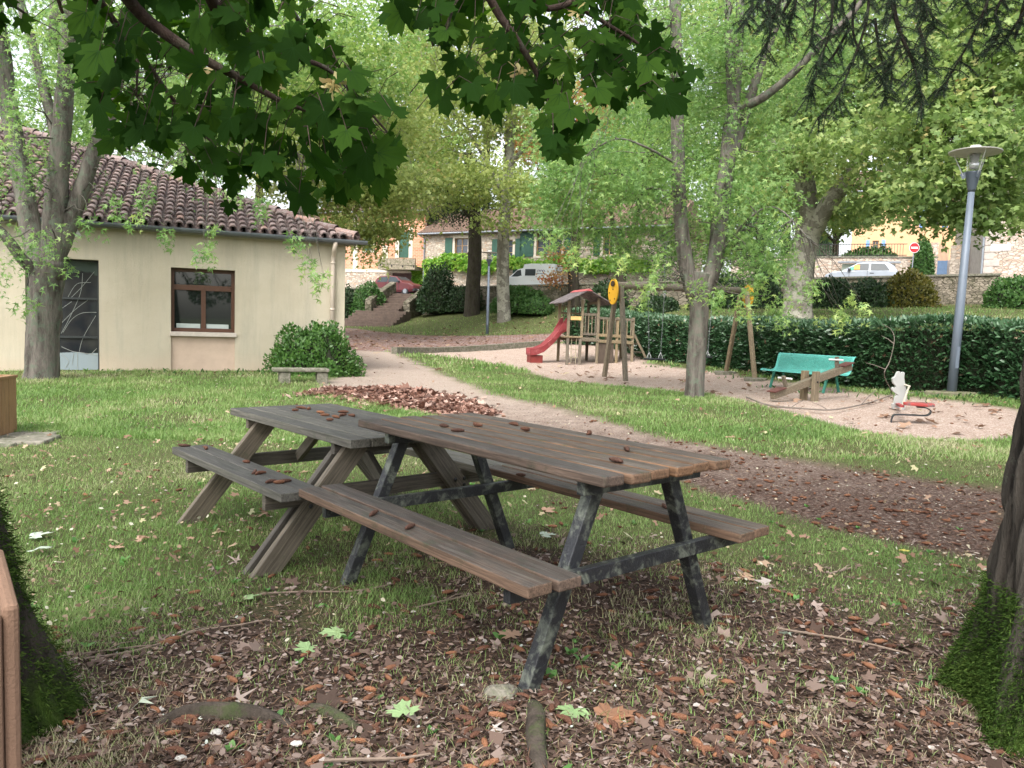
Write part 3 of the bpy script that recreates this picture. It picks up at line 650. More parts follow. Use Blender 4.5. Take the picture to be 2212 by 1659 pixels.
for i in range(-1, 58):
    s0 = -OV+.10+i*pitch+.0
    for j in range(0, 24):
        r0 = j*course*.93
        if s0+OV < r0-.05: continue
        jit = [rng.normal()*.006 for _ in range(4)]; tone = rng.random()
        for kind in (0, 1):   # 0 cover, 1 channel
            base = len(verts); K = 7; sc = s0+(pitch/2 if kind else 0)
            for e, (rr, rad, lift) in enumerate(((r0-.03, .083, .043), (r0+course, .067, .0))):
                for k in range(K):
                    a = math.pi*k/(K-1)
                    cx = -math.cos(a)*rad; cz = math.sin(a)*rad*.85
                    if kind: cz = -cz*.8+.012; 
                    p = rpt(sc+cx+jit[0], rr+jit[1]*2)+nrm*(cz+(lift if not kind else lift*.5)+jit[2]*.5+.0)
                    verts.append(tuple(p-BL.location)); rv.append(tone if not kind else tone*.4)
            for k in range(K-1): faces.append((base+k, base+k+1, base+K+k+1, base+K+k))
            if not kind:  # thickness at the lower edge
                b2 = len(verts)
                for k in range(K):
                    a = math.pi*k/(K-1); p = rpt(sc-math.cos(a)*.066+jit[0], r0-.03+jit[1]*2)+nrm*(math.sin(a)*.067*.8+.042-.012+jit[2]*.5); verts.append(tuple(p-BL.location)); rv.append(.0)
                for k in range(K-1): faces.append((base+k+1, base+k, b2+k, b2+k+1))
me = bpy.data.meshes.new('roof'); me.from_pydata(verts, [], faces); me.update(); a = me.attributes.new('rnd', 'FLOAT', 'POINT'); a.data.foreach_set('value', np.array(rv, np.float32))
roof = link_mesh('roof', me, m_tile, BL)
rb = MB(); mx = 12
rb.add([rpt(-OV*0-.18, 0, -.05), rpt(11.8, 0, -.05), rpt(11.8, 8, -.05), rpt(8, 8, -.05)], [(0, 1, 2, 3)])
rb.add([rpt(-.18, 0, -.06), rpt(8, 8, -.06), wm(-.2, 18, EZ-.1)], [(0, 1, 2)])
bw(rb, 'roof_deck', m_tile, roof) if False else bw(rb, 'roof_underlay', plain('dark_underlay', (.05, .035, .03), .9, .3))
hp = MB()
for j in range(22):
    r0 = j*.38; p0 = rpt(r0-.2, r0-.02, .06); p1 = rpt(r0+.24-.02, r0+.40, .03); hp.tube([p0, p1], [.115, .09], 10, False)
hpo = bw(hp, 'ridge_tiles', m_tile); am = hpo.data.attributes.new('rnd', 'FLOAT', 'POINT'); am.data.foreach_set('value', np.repeat(rng.random(22), 20).astype(np.float32))
ea = MB(); pbox(ea, -.2, 9.6, -.2, -.17, EZ-.16, EZ-.05); bw(ea, 'eave_board', plain('grey_eave', (.30, .28, .25), .8, .1))
gu = MB(); vs = []
for s in (-.42, 9.8):
    for k in range(9):
        a = math.pi+math.pi*k/8; vs.append(wm(s, -.285+math.cos(a)*.075, EZ-.055+math.sin(a)*.085))
    for k in range(9):
        a = 2*math.pi-math.pi*k/8; vs.append(wm(s, -.285+math.cos(a)*.069, EZ-.055+math.sin(a)*.079))
gu.add(vs, [(k, k+1, 18+k+1, 18+k) for k in range(17)]+[(17, 0, 18, 35), tuple(range(18)), tuple(reversed(range(18, 36)))])
bw(gu, 'gutter', plain('zinc_gutter', (.13, .145, .16), .45, .3, 3, .1, metal=.3))
dp = MB(); sp_ = .28
dp.tube(spline([wm(sp_-.02, -.28, EZ-.12), wm(sp_, -.25, EZ-.26), wm(sp_, -.1, EZ-.42), wm(sp_, -.075, EZ-.6)], 4)+[wm(sp_, -.075, .1)], .048, 12)
for z in (EZ-.58, 1.55): dp.lathe([(.056, z), (.056, z+.04)], 12, Matrix.Translation(wm(sp_, -.075, 0)))
bw(dp, 'downpipe', plain('cream_downpipe', (.52, .44, .36), .5, .08, 3, .1, spec=.4), smooth=True)
# stone bench beside the bush
p0 = G(655, 818); p1 = G(700, 822)
SB = empty('stone_bench', tuple(G(662, 826)), R(22), 'low stone slab bench in front of the round bush by the building', 'bench')
m_st = plain('lichened_stone', (.22, .20, .165), .9, .35, 7, .8, 35, spec=.2, c2=(.09, .10, .06))
b = MB(); b.box(-.62, .40, -.16, .16, .20, .27); b.build('slab', m_st, SB, bevel=.02)
for x in (-.4, .28): b = MB(); b.box(x-.1, x+.1, -.13, .13, -.05, .197); b.build('block', m_st, SB, bevel=.02)
# wooden planter at the left edge, middle distance
m_pl = plain('planter_wood', (.27, .155, .075), .6, .25, 4, .5, 40, stretch=(8, 8, .8))
def planter(loc, rz, w, h, label, dark=1):
    o = empty('wooden_planter', loc, rz, label, 'planter'); nb = max(3, int(w/.13)); bwid = w/nb
    for side in range(4):
        M_ = Matrix.Rotation(side*math.pi/2, 4, 'Z'); b = MB()
        for k in range(nb): b.box(-w/2+k*bwid+.002, -w/2+(k+1)*bwid-.004, -w/2, -w/2+.024, .03, h, M_)
        b.build('side_panel', m_pl, o, bevel=.003)
    b = MB(); b.box(-w/2+.03, w/2-.03, -w/2+.03, w/2-.03, h-.1, h-.06); b.build('soil', plain('planter_soil', (.03, .02, .015), .95, .4), o)
    b = MB()
    for side in range(4):
        M_ = Matrix.Rotation(side*math.pi/2, 4, 'Z'); b.box(-w/2-.01, w/2-.012, -w/2-.012, -w/2+.045, h, h+.03, M_)
    b.build('rim', m_pl, o, bevel=.004)
    b = MB()
    for x in (-1, 1):
        for y in (-1, 1): b.box(x*(w/2-.05)-.02, x*(w/2-.05)+.02, y*(w/2-.05)-.02, y*(w/2-.05)+.02, -.05, .028)
    b.build('foot', M_bolt, o)
    return o
pc = G(26, 958); planter((pc.x-.60, pc.y+.25, pc.z), R(8), .62, .60, 'light brown boarded planter box standing on stone slabs at the left edge of the lawn')
sl = G(-38, 966); b = MB()
for (dx, dy, w, d) in ((-.5, .0, .75, .42), (.12, .12, .36, .5), (-.45, .5, .7, .5), (.1, .62, .3, .35)): b.box(dx, dx+w, dy, dy+d, -.05, .035+.01*dx)
o = b.build('stone_slab', m_st, None, bevel=.02); o.location = sl; o.rotation_euler = (0, 0, R(12)); tag(o, 'flat mossy stone slabs under the boarded planter on the lawn', 'paving slab')
# tall brown box close to the camera on the left
m_pb = plain('brown_painted_board', (.20, .12, .078), .8, .15, 3, .3, 160)
NB = empty('brown_bin_housing', (-1.29, 1.44, 0), R(37), 'tall brown boarded box cut by the bottom left corner, in front of the mossy trunk', 'bin')
for k in range(4):
    b = MB(); b.box(-.34+k*.15, -.34+k*.15+.145, -.16, -.13, .02, .745-.015*(k % 2)); b.build('board', m_pb, NB, bevel=.01)
b = MB(); b.box(.255, .285, -.15, .3, .02, .745); b.build('board', m_pb, NB, bevel=.01)
b = MB(); b.box(-.34, .25, -.125, .3, .0, .68); b.build('liner', plain('dark_liner', (.03, .025, .02), .8), NB)
# ================================================================= PLAYGROUND
m_pw = wood('playground_timber', (.21, .17, .115), (.225, .175, .11), (.12, .10, .06), .6, axis='Z', mossamt=.3, dmg=.2)
m_pwx = wood('playground_rail_timber', (.21, .175, .12), (.225, .175, .11), (.12, .10, .06), .6, axis='X', mossamt=.3, dmg=.2)
m_yel = plain('yellow_board', (.62, .33, .02), .45, .08, 5, .05)
m_red = plain('red_slide_plastic', (.22, .035, .038), .5, .12, 3, .05, c2=(.36, .12, .12), patch=(.55, .8))
m_chain = plain('galvanised_chain', (.25, .26, .27), .4, .2, 30, metal=.6)
m_rub = plain('black_rubber', (.025, .027, .03), .7, .2)
# --- swing set
A1, A2, B1, B2 = G(1305, 812), G(1352, 821), G(1567, 806), G(1632, 821)
def topAt(x, y, a, b_): m = (a+b_)/2; return at(x, y, m.y)
TA = topAt(1337, 617, A1, A2); TBm = topAt(1607, 628, B1, B2)
o_ = (A1+A2+B1+B2)/4
SW = empty('swing_set', tuple(o_), 0, 'timber swing frame with a round beam, yellow end boards and two chain swings', 'swing')
def L(v): return tuple(Vector(v)-o_)
bd = (TBm-TA).normalized()
b = MB(); b.tube([L(TA-bd*.02), L(TBm+bd*.02)], .085, 14); b.build('beam', m_pwx, SW, smooth=True)
pd = Vector((-bd.y, bd.x, 0)).normalized()
def endframe(f1, f2, T, sgn):
    for f, k in ((f1, .09), (f2, -.09)):
        dirp = pd if (f-(f1+f2)/2).dot(pd) > 0 else -pd
        top = T+dirp*.10+Vector((0, 0, -.02)); b = MB(); b.beam(L(f+Vector((0, 0, -.1))), L(top+bd*sgn*.0), .095, .095, tuple(bd)); b.build('leg', m_pw, SW, bevel=.012)
    M_ = Matrix.Translation(Vector(L(T+bd*sgn*.15+Vector((0, 0, -.14))))) @ Matrix(((bd.x, pd.x, 0, 0), (bd.y, pd.y, 0, 0), (bd.z, 0, 1, 0), (0, 0, 0, 1))) @ Matrix.Rotation(math.pi/2, 4, 'Y')
    b = MB(); n = 28; r1 = [(0.30*math.cos(2*math.pi*k/n), .19*math.sin(2*math.pi*k/n)) for k in range(n)]
    vs = [M_ @ Vector((x, y, z)) for z in (-.018, .018) for x, y in r1]
    b.add(vs, [tuple(reversed(range(n))), tuple(range(n, 2*n))]+[(k, (k+1) % n, n+(k+1) % n, n+k) for k in range(n)]); yb = b.build('end_board', m_yel, SW, bevel=.004)
    b = MB(); b.lathe([(.065, 0), (.065, .03), (.055, .034)], 14, M_ @ Matrix.Translation((-.18, -.02, .018 if sgn > 0 else -.052))); b.build('beam_cap', plain('end_grain', (.05, .03, .015), .9, .4, 30), yb)
    for (x, y) in ((-.05, -.02), (.03, .12), (.17, -.1), (.2, .08)): b = MB(); b.lathe([(.017, 0), (.012, .012)], 8, M_ @ Matrix.Translation((x, y, .018 if sgn > 0 else -.03))); b.build('bolt', M_bolt, yb)
endframe(A1, A2, TA, -1); endframe(B1, B2, TBm, 1)
for f in (B1, B2):
    b = MB(); n = 9; pts = [(.26*math.cos(6.283*k/n)*(1+.2*random.random()), .2*math.sin(6.283*k/n)*(1+.2*random.random())) for k in range(n)]
    b.add([(x, y, z) for z in (-.06, .055) for x, y in pts], [tuple(reversed(range(n))), tuple(range(n, 2*n))]+[(k, (k+1) % n, n+(k+1) % n, n+k) for k in range(n)])
    o = b.build('footing_stone', m_st, None, bevel=.02); o.location = f; tag(o, 'flat footing stone under %s leg of the swing frame by the hedge' % ('the left' if f is B1 else 'the right'), 'stone')
m_hook = plain('white_swing_hook', (.55, .56, .56), .4, .1, metal=.3)
def swing(t0, t1, zseat, sway):
    P0 = TA+(TBm-TA)*t0; P1 = TA+(TBm-TA)*t1
    s0 = Vector((P0.x, P0.y, zseat))+pd*sway+bd*.07; s1 = Vector((P1.x, P1.y, zseat))+pd*sway-bd*.07
    s = MB(); s.box(-.25, .25, -.09, .09, -.02, .02, Matrix.Translation(Vector(L((s0+s1)/2))) @ Matrix.Rotation(math.atan2(bd.y, bd.x), 4, 'Z')); seat = s.build('swing_seat', m_rub, SW, bevel=.012)
    for P, Sx in ((P0, s0), (P1, s1)):
        a = Vector(L(P))+Vector((0, 0, -.08)); c = Vector(L(Sx)); b = MB(); n = int((a-c).length/.034); d = (c-a).normalized(); x = Vector((d.z, 0, -d.x)).normalized(); y = d.cross(x)
        for k in range(n):
            m = a+(c-a)*((k+.5)/n); w = x if k % 2 else y; lk = [m+d*.019*math.cos(t)+w*.009*math.sin(t) for t in (0, 1.05, 2.1, 3.14, 4.2, 5.24, 6.28)]; b.tube(lk, .0045, 4, False)
        b.build('chain', m_chain, SW)
        b = MB(); b.lathe([(.035, .02), (.04, -.05), (.022, -.13), (.012, -.16)], 8, Matrix.Translation(a)); b.build('hanger', m_hook, SW)
        b = MB(); b.tube([c+Vector((0, 0, .16)), c+Vector((.045, 0, .05)), c+Vector((.04, 0, 0))], .009, 5); b.tube([c+Vector((0, 0, .16)), c+Vector((-.045, 0, .05)), c+Vector((-.04, 0, 0))], .009, 5); b.build('seat_shackle', m_hook, SW)
zs = at(1428, 775, 18.6).z
swing(.22, .345, zs, -.05); swing(.62, .735, zs+.06, .0)
# --- play tower
PT0 = G(1240, 784); TWR = empty('play_tower', tuple(PT0), 0, 'small wooden play tower with a pitched roof, red slide, rope net and slatted bridge', 'play tower')
# tower local frame: X = along the front (to the right), Y = away
ang = R(14); fx = Vector((math.cos(ang), math.sin(ang), 0)); fy = Vector((-math.sin(ang), math.cos(ang), 0))
def LT(x, y, z): return tuple(fx*x+fy*y+Vector((0, 0, z)))
TWR.scale = (1.1, 1.1, 1.08)
def tb(name, p, q, w=.07, h=.07, mat=None, par=TWR, up=(0, 0, 1)):
    b = MB(); b.beam(LT(*p), LT(*q), w, h, up); return b.build(name, mat or m_pw, par, bevel=.006)
W1, D1 = .92, .90         # tower footprint; front-left post at (0,0)
zf = .78
for x, y, top in ((0, 0, 1.86), (W1, 0, 2.12), (0, D1, 1.86), (W1, D1, 1.86)):
    tb('post', (x-.22, y, -.1), (x-.22, y, top), .085, .085, up=(1, 0, 0))
tb('post', (W1*.5-.22+.03, D1, -.1), (W1*.5-.19, D1, 2.1), .06, .06, up=(1, 0, 0)) if False else None
b = MB()
for k in range(8): b.box(-.26+k*.125, -.26+k*.125+.118, -.03, D1+.04, zf-.03, zf, Matrix.Rotation(ang, 4, 'Z'))
b.build('platform', m_pwx, TWR)
for y in (-.045, D1+.045): tb('rail', (-.28, y, zf-.075), (W1-.16, y, zf-.075), .04, .09, m_pwx)
# lower left step box with rope net
for x in (-.36, .02-.0): tb('post', (x, -.42, -.1), (x, -.42, zf-.02), .085, .085, up=(1, 0, 0))
b = MB(); b.box(-.42, .08, -.48, .0, zf-.02, zf+.03, Matrix.Rotation(ang, 4, 'Z')); b.build('step_board', m_pwx, TWR, bevel=.008)
rp = MB()
for x in (-.24, -.10): rp.tube([LT(x, -.42, 0), LT(x, -.42, zf-.03)], .009, 5)
for z in (.2, .44): rp.tube([LT(-.36, -.42, z), LT(.02, -.42, z-.03)], .009, 5)
rp.build('rope_net', plain('pale_rope', (.34, .30, .2), .9), TWR)
# balustrade front right half of tower
tb('rail', (.20, 0, 1.47), (W1-.22, 0, 1.47), .04, .08, m_pwx); tb('rail', (.20, 0, .88), (W1-.22, 0, .88), .04, .07, m_pwx)
tb('post', (.20, 0, zf), (.20, 0, 1.9), .08, .08, up=(1, 0, 0))
for k in range(4): tb('baluster', (.30+k*.105, 0, .9), (.30+k*.105, 0, 1.45), .035, .03, up=(1, 0, 0))
for k in range(6): tb('baluster', (-.1+k*.13, D1, zf+.3), (-.1+k*.13, D1, 1.75), .03, .03, up=(1, 0, 0))
tb('rail', (-.22, D1, 1.5), (W1-.22, D1, 1.5), .04, .06, m_pwx)
# yellow scalloped board
yb = MB(); n = 9; w0, w1 = -.17, .16
poly = [(w0, 1.40), (w1, 1.40)]+[(w1-(w1-w0)*k/(2*n), 1.275 if k % 2 else 1.30) for k in range(2*n+1)]
vs = [LT(x, -.05 + dy, z) for dy in (0, .02) for x, z in poly]; m_ = len(poly)
yb.add(vs, [tuple(range(m_)), tuple(reversed(range(m_, 2*m_)))]+[(i, m_+i, m_+(i+1) % m_, (i+1) % m_) for i in range(m_)])
yb.build('scalloped_board', plain('pale_yellow_board', (.62, .43, .16), .6, .08), TWR)
# pitched roof: ridge runs along Y
m_rf = plain('dark_roof_felt', (.085, .07, .07), .85, .35, 5, .4, 40, c2=(.25, .22, .21), patch=(.5, .68))
xc = .27; ridge = 2.20; ev = 1.80
for s, n_ in ((-1, 'roof_slope'), (1, 'roof_slope')):
    b = MB(); xe = xc+s*.78
    vs = [LT(xc, -.35, ridge), LT(xe, -.35, ev), LT(xe, D1+.2, ev), LT(xc, D1+.2, ridge)]; vs += [(v[0], v[1], v[2]-.03) for v in vs]
    b.add(vs, [(0, 1, 2, 3), (7, 6, 5, 4), (0, 4, 5, 1), (1, 5, 6, 2), (2, 6, 7, 3), (3, 7, 4, 0)]); b.build(n_, m_rf, TWR)
b = MB(); vs = [LT(xc-.12, -.36, ridge-.05), LT(xc, -.36, ridge+.022), LT(xc+.12, -.36, ridge-.05), LT(xc-.12, D1+.21, ridge-.05), LT(xc, D1+.21, ridge+.022), LT(xc+.12, D1+.21, ridge-.05)]
b.add(vs, [(0, 1, 4, 3), (1, 2, 5, 4), (0, 2, 1), (3, 4, 5)]); b.build('ridge_cap', plain('red_ridge', (.36, .08, .085), .5, .1), TWR)
tb('roof_beam', (W1-.22, .0, 1.83), (W1-.22, D1, 1.83), .05, .08, m_pwx)
# bridge to the right with railings and climbing end
bl_ = W1-.22; be = bl_+1.12
for x in (bl_+.62, be):
    for y in (0, D1): tb('post', (x, y, -.1), (x, y, 1.42), .08, .08, up=(1, 0, 0))
for y in (-.04, D1+.04):
    for z in (1.38, .86, .68): tb('rail', (bl_, y, z), (be, y, z-.03), .04, .09 if z < 1 else .07, m_pwx)
    for k in range(8):
        if k in (3, 4): continue
        tb('baluster', (bl_+.16+k*.125, y, .88), (bl_+.16+k*.125, y, 1.36), .04, .03, up=(1, 0, 0))
b = MB()
for k in range(9): b.box(bl_+k*.125, bl_+k*.125+.118, 0, D1, zf-.1, zf-.07, Matrix.Rotation(ang, 4, 'Z'))
b.build('bridge_deck', m_pwx, TWR)
b = MB(); b.box(bl_+.02, bl_+.52, -.02, .02, .0, .62, Matrix.Rotation(ang, 4, 'Z')); b.build('side_panel', plain('dark_ply', (.075, .055, .04), .7, .3, 5, stretch=(6, 6, 1)), TWR)
for y in (0, D1): tb('ladder_rail', (be+.02, y, .95), (be+.62, y, -.08), .07, .06, up=(0, 1, 0))
for z, x in ((.62, .2), (.36, .36)): tb('ladder_rung', (be+x, 0, z), (be+x, D1, z), .05, .04, m_pwx)
# slide on the left side, going left
sd = MB(); prof = [(-.20, 1.0), (-.32, .94), (-.58, .62), (-.86, .36), (-1.08, .27), (-1.28, .25)]
yc, hw = .50, .24
rows = []
for (x, z) in [(-.14, 1.02)]+prof:
    rows.append([LT(x, yc-hw-.03, z+.14), LT(x, yc-hw, z+.15), LT(x, yc-hw+.03, z), LT(x, yc+hw-.03, z), LT(x, yc+hw, z+.15), LT(x, yc+hw+.03, z+.14), LT(x, yc+hw+.01, z-.06), LT(x, yc-hw-.01, z-.06)])
vs = [v for r_ in rows for v in r_]; fs = []
for i in range(len(rows)-1):
    for k in range(8): fs.append((i*8+k, i*8+(k+1) % 8, (i+1)*8+(k+1) % 8, (i+1)*8+k))
fs += [tuple(range(8)), tuple(reversed(range((len(rows)-1)*8, len(rows)*8)))]
sd.add(vs, fs); slide = sd.build('slide', m_red, TWR)
b = MB(); b.box(-1.26, -.88, yc-.2, yc+.2, -.05, .19, Matrix.Rotation(ang, 4, 'Z')); b.build('slide_base', plain('dark_red_box', (.17, .025, .02), .6), slide)
for s in (-1, 1): b = MB(); vs = [LT(-.14, yc+s*.27, 1.05), LT(-.14, yc+s*.27, 1.36), LT(-.22, yc+s*.27, 1.34), LT(-.42, yc+s*.27, 1.0), LT(-.42, yc+s*.27, .88)]; n=5; vs2 = [tuple(Vector(v)+fy*.02) for v in vs]; b.add(vs+vs2, [(0, 1, 2, 3, 4), (9, 8, 7, 6, 5)]+[(i, 5+i, 5+(i+1) % 5, (i+1) % 5) for i in range(5)]); b.build('slide_cheek', m_red, slide)
# --- turquoise perforated bench
m_teal = plain('turquoise_paint', (.075, .33, .28), .5, .12, 4, .1, spec=.5)
m_tealleg = plain('green_bench_leg', (.035, .17, .125), .5, .2)
bl0, bl1 = G(1690, 838), G(1822, 849)
TLc = Vector((6.12, 15.95, 0)); th = math.atan2(bl1.y-bl0.y, bl1.x-bl0.x)
th = math.atan2(-1.35, 1.9)
TE = empty('park_bench', tuple(Vector((TLc.x, TLc.y, zt(TLc.x, TLc.y)))), R(-61), 'turquoise perforated metal bench in front of the laurel hedge', 'bench')
prof = [(-.30, .385), (-.27, .415), (-.2, .42), (-.1, .405), (.02, .395), (.10, .41), (.155, .46), (.185, .54), (.205, .64), (.225, .74), (.25, .80), (.29, .825)]
prof = [(p.x, p.y) for p in spline([(a, c, 0) for a, c in prof], 2)]
def perf():
    nx = 74; LX = 1.9; vs = []; fs = []; rowsn = len(prof)
    # arc length resample
    arr = np.array(prof); sg = np.r_[0, np.cumsum(np.hypot(*np.diff(arr, axis=0).T))]; nr = 40
    ss = np.linspace(0, sg[-1], nr); yy = np.interp(ss, sg, arr[:, 0]); zz = np.interp(ss, sg, arr[:, 1])
    for r_ in range(nr):
        for k in range(nx+1): vs.append((-LX/2+LX*k/nx, yy[r_], zz[r_]))
    for r_ in range(nr-1):
        for k in range(nx):
            q = (r_*(nx+1)+k, r_*(nx+1)+k+1, (r_+1)*(nx+1)+k+1, (r_+1)*(nx+1)+k)
            if r_ in (0, nr-2) or k in (0, 1, nx-1, nx-2): fs.append(q)
            else:
                # cell with a hole: four thin strips round it
                P = [Vector(vs[i]) for i in q]; c = sum(P, Vector())/4; base = len(vs)
                for p in P: vs.append(tuple(c+(p-c)*.56))
                for e in range(4): fs.append((q[e], q[(e+1) % 4], base+(e+1) % 4, base+e))
    me = bpy.data.meshes.new('seat_shell'); me.from_pydata(vs, [], fs); me.update(); o = link_mesh('seat_shell', me, m_teal, TE)
    s = o.modifiers.new('s', 'SOLIDIFY'); s.thickness = .004; return o
perf(); TE.scale = (1, 1, .87)
for x in (-.95, .95):
    b = MB(); b.tube([(x, a, c) for a, c in prof], .013, 6); b.build('edge_tube', m_teal, TE, smooth=True)
for x in (-.68, .68):
    b = MB(); b.beam((x, -.16, .40), (x+.0, -.27, -.03), .055, .03, (1, 0, 0)); b.build('leg', m_tealleg, TE, bevel=.004)
    b = MB(); b.beam((x, .08, .40), (x, .20, -.03), .055, .03, (1, 0, 0)); b.build('leg', m_tealleg, TE, bevel=.004)
    b = MB(); b.beam((x, -.18, .378), (x, .12, .378), .05, .03); b.build('seat_bracket', m_tealleg, TE)
# --- seesaw
ss = G(1745, 863); SE = empty('seesaw', tuple(ss), 0, 'small weathered timber seesaw with white handles, tipped down to the left', 'seesaw')
e0 = at(1668, 856, 13.3)-ss; e1 = at(1836, 792, 14.3)-ss
e0 = Vector((e0.x, e0.y, .07)); dirs = (e1-e0).normalized(); side = Vector((dirs.y, -dirs.x, 0)).normalized()
mid = (e0+e1)/2
for s in (1, -1):
    c = Vector((e0.x+(e1.x-e0.x)*.47, e0.y+(e1.y-e0.y)*.47, 0))+side*s*.12; b = MB(); b.beam(c+Vector((0, 0, -.1)), c+Vector((0, 0, .50)), .13, .08, tuple(side)); b.build('post', m_pw, SE, bevel=.008)
ctr = Vector((0, 0, .36))
e0b, e1b = e0.copy(), e1.copy(); ctr = (e0+e1)/2; ctr = e0+(e1-e0)*(.47)
b = MB(); b.beam(e0b, e1b, .11, .13); b.build('beam', m_pwx, SE, bevel=.01)
b = MB(); M_ = Matrix.Translation(ctr+side*.165) @ Matrix.Rotation(math.pi/2, 4, 'X'); b.lathe([(.02, 0), (.012, .012)], 8, M_); b.build('pivot_bolt', M_bolt, SE)
upv = Vector((-dirs.x*dirs.z, -dirs.y*dirs.z, 1-dirs.z**2)).normalized()
for e, s in ((e0b, 1), (e1b, -1)):
    b = MB(); a0 = e+dirs*s*(-.02)+upv*.075; b.beam(a0, e+dirs*s*.27+upv*.075, .2, .022, tuple(upv)); b.build('seat', plain('dark_red_seat', (.09, .032, .026), .6, .3), SE, bevel=.005)
    h = e+dirs*s*.36; b = MB(); b.beam(h+upv*.05, h+upv*.27+dirs*s*(-.03), .07, .045, tuple(dirs)); pst = b.build('handle_post', m_pw, SE, bevel=.006)
    b = MB(); b.tube([h+upv*.22-side*.15, h+upv*.22+side*.15], .017, 8); b.build('handle', plain('white_handle', (.62, .60, .6), .5, .05), pst)
# --- spring rider: white animal silhouette board with a red seat on a curved steel strip
SR0 = G(1961, 917); SRB = G(1941, 884)
SP = empty('spring_rider', tuple(SR0), 0, 'white bear-shaped spring rider with a red seat on a curved black steel strip', 'spring rider')
def LS(x, y, D): return at(x, y, D)-SR0
Db = SRB.y+.05
fwd = Vector((-.55, .83, 0)).normalized()   # riding direction
sidev = Vector((.83, .55, 0))
cen = at(1941, 843, Db)-SR0
sil = [(-.14, -.40), (-.16, -.30), (-.10, -.28), (-.10, -.15), (-.02, -.10), (-.15, -.03), (-.19, .02), (-.17, .07), (-.10, .05), (-.10, .10), (-.17, .15), (-.19, .22), (-.20, .26), (-.13, .30), (-.10, .36), (-.06, .41), (-.01, .40), (.01, .36), (.05, .39), (.09, .40), (.12, .36), (.11, .30), (.13, .20), (.16, .12), (.20, .0), (.22, -.15), (.21, -.3), (.17, -.42), (.05, -.45), (-.05, -.42)]
px = Vector((.95, .3, 0)).normalized(); py = Vector((-.3, .95, 0)); 
pts = spline([(a, c, 0) for a, c in sil]+[(sil[0][0], sil[0][1], 0)], 2)[:-1]; n = len(pts)
b = MB(); vs = [cen+px*p.x*.72+Vector((0, 0, p.y*.74))+py*d for d in (-.015, .015) for p in pts]
b.add(vs, [tuple(range(n)), tuple(reversed(range(n, 2*n)))]+[(i, n+i, n+(i+1) % n, (i+1) % n) for i in range(n)]); bear = b.build('animal_board', plain('white_board', (.34, .345, .33), .7, .1, 5, .1), SP)
m_cr = plain('cream_tube', (.45, .42, .34), .5, .1)
b = MB(); b.tube([cen+px*.05+py*-.17+Vector((0, 0, .08)), cen+px*.16+py*.17+Vector((0, 0, .10))], .014, 8); b.build('handle', m_cr, SP)
for dy, dx in ((-.17, .04), (.17, .15)): b = MB(); b.beam(cen+px*dx+py*dy+Vector((0, 0, .09)), cen+px*(dx-.11)+py*dy*.8+Vector((0, 0, -.31)), .024, .018); b.build('side_strut', m_cr, SP)
b = MB(); b.tube([cen+px*-.08+py*-.15+Vector((0, 0, -.29)), cen+px*-.02+py*.15+Vector((0, 0, -.29))], .016, 8); b.build('footrest', plain('pinkish_peg', (.45, .33, .28), .6), SP)
seatc = at(1983, 873, SR0.y+.25)-SR0; sx = Vector((.93, -.36, 0)); sy = Vector((.36, .93, 0))
b = MB(); pl = [(-.24, -.05), (-.2, -.09), (.05, -.15), (.25, -.14), (.27, .0), (.25, .14), (.05, .15), (-.2, .09), (-.24, .05)]
n = len(pl); b.add([seatc+sx*x*.78+sy*y*.85+Vector((0, 0, z)) for z in (-.022, .018) for x, y in pl], [tuple(reversed(range(n))), tuple(range(n, 2*n))]+[(k, (k+1) % n, n+(k+1) % n, n+k) for k in range(n)])
b.build('seat', plain('worn_red_paint', (.27, .035, .03), .6, .15, 6, c2=(.10, .08, .08), patch=(.55, .6)), SP, bevel=.008)
b = MB(); b.beam(seatc-sx*.2+Vector((0, 0, -.045)), cen+Vector((0, 0, -.22)), .06, .03); b.build('seat_bearer', plain('dark_red_bearer', (.25, .03, .03), .5), SP)
cur = spline([seatc+Vector((-.02, 0, -.04)), seatc+sx*.10+Vector((0, 0, -.045)), seatc+sx*.165+Vector((0, 0, -.09)), seatc+sx*.12+Vector((0, 0, -.15)), seatc-sx*.05+Vector((0, 0, -.16)), seatc-sx*.24+Vector((0, 0, -.165)), Vector((seatc.x-sx.x*.31, seatc.y-sx.y*.31, seatc.z-.19)), Vector((seatc.x-sx.x*.33, seatc.y-sx.y*.33, -.04))], 5)
b = MB(); vs = []
for i, p in enumerate(cur):
    d = (cur[min(i+1, len(cur)-1)]-cur[max(i-1, 0)]).normalized(); nn = d.cross(sy).normalized()
    for a_, c_ in ((-1, -1), (1, -1), (1, 1), (-1, 1)): vs.append(p+sy*.05*a_+nn*.008*c_)
m_ = len(cur); b.add(vs, [(i*4+k, i*4+(k+1) % 4, (i+1)*4+(k+1) % 4, (i+1)*4+k) for i in range(m_-1) for k in range(4)]+[(3, 2, 1, 0), ((m_-1)*4, (m_-1)*4+1, (m_-1)*4+2, (m_-1)*4+3)])
b.build('steel_strip', plain('black_steel_strip', (.02, .022, .026), .4, .2, spec=.5), SP)
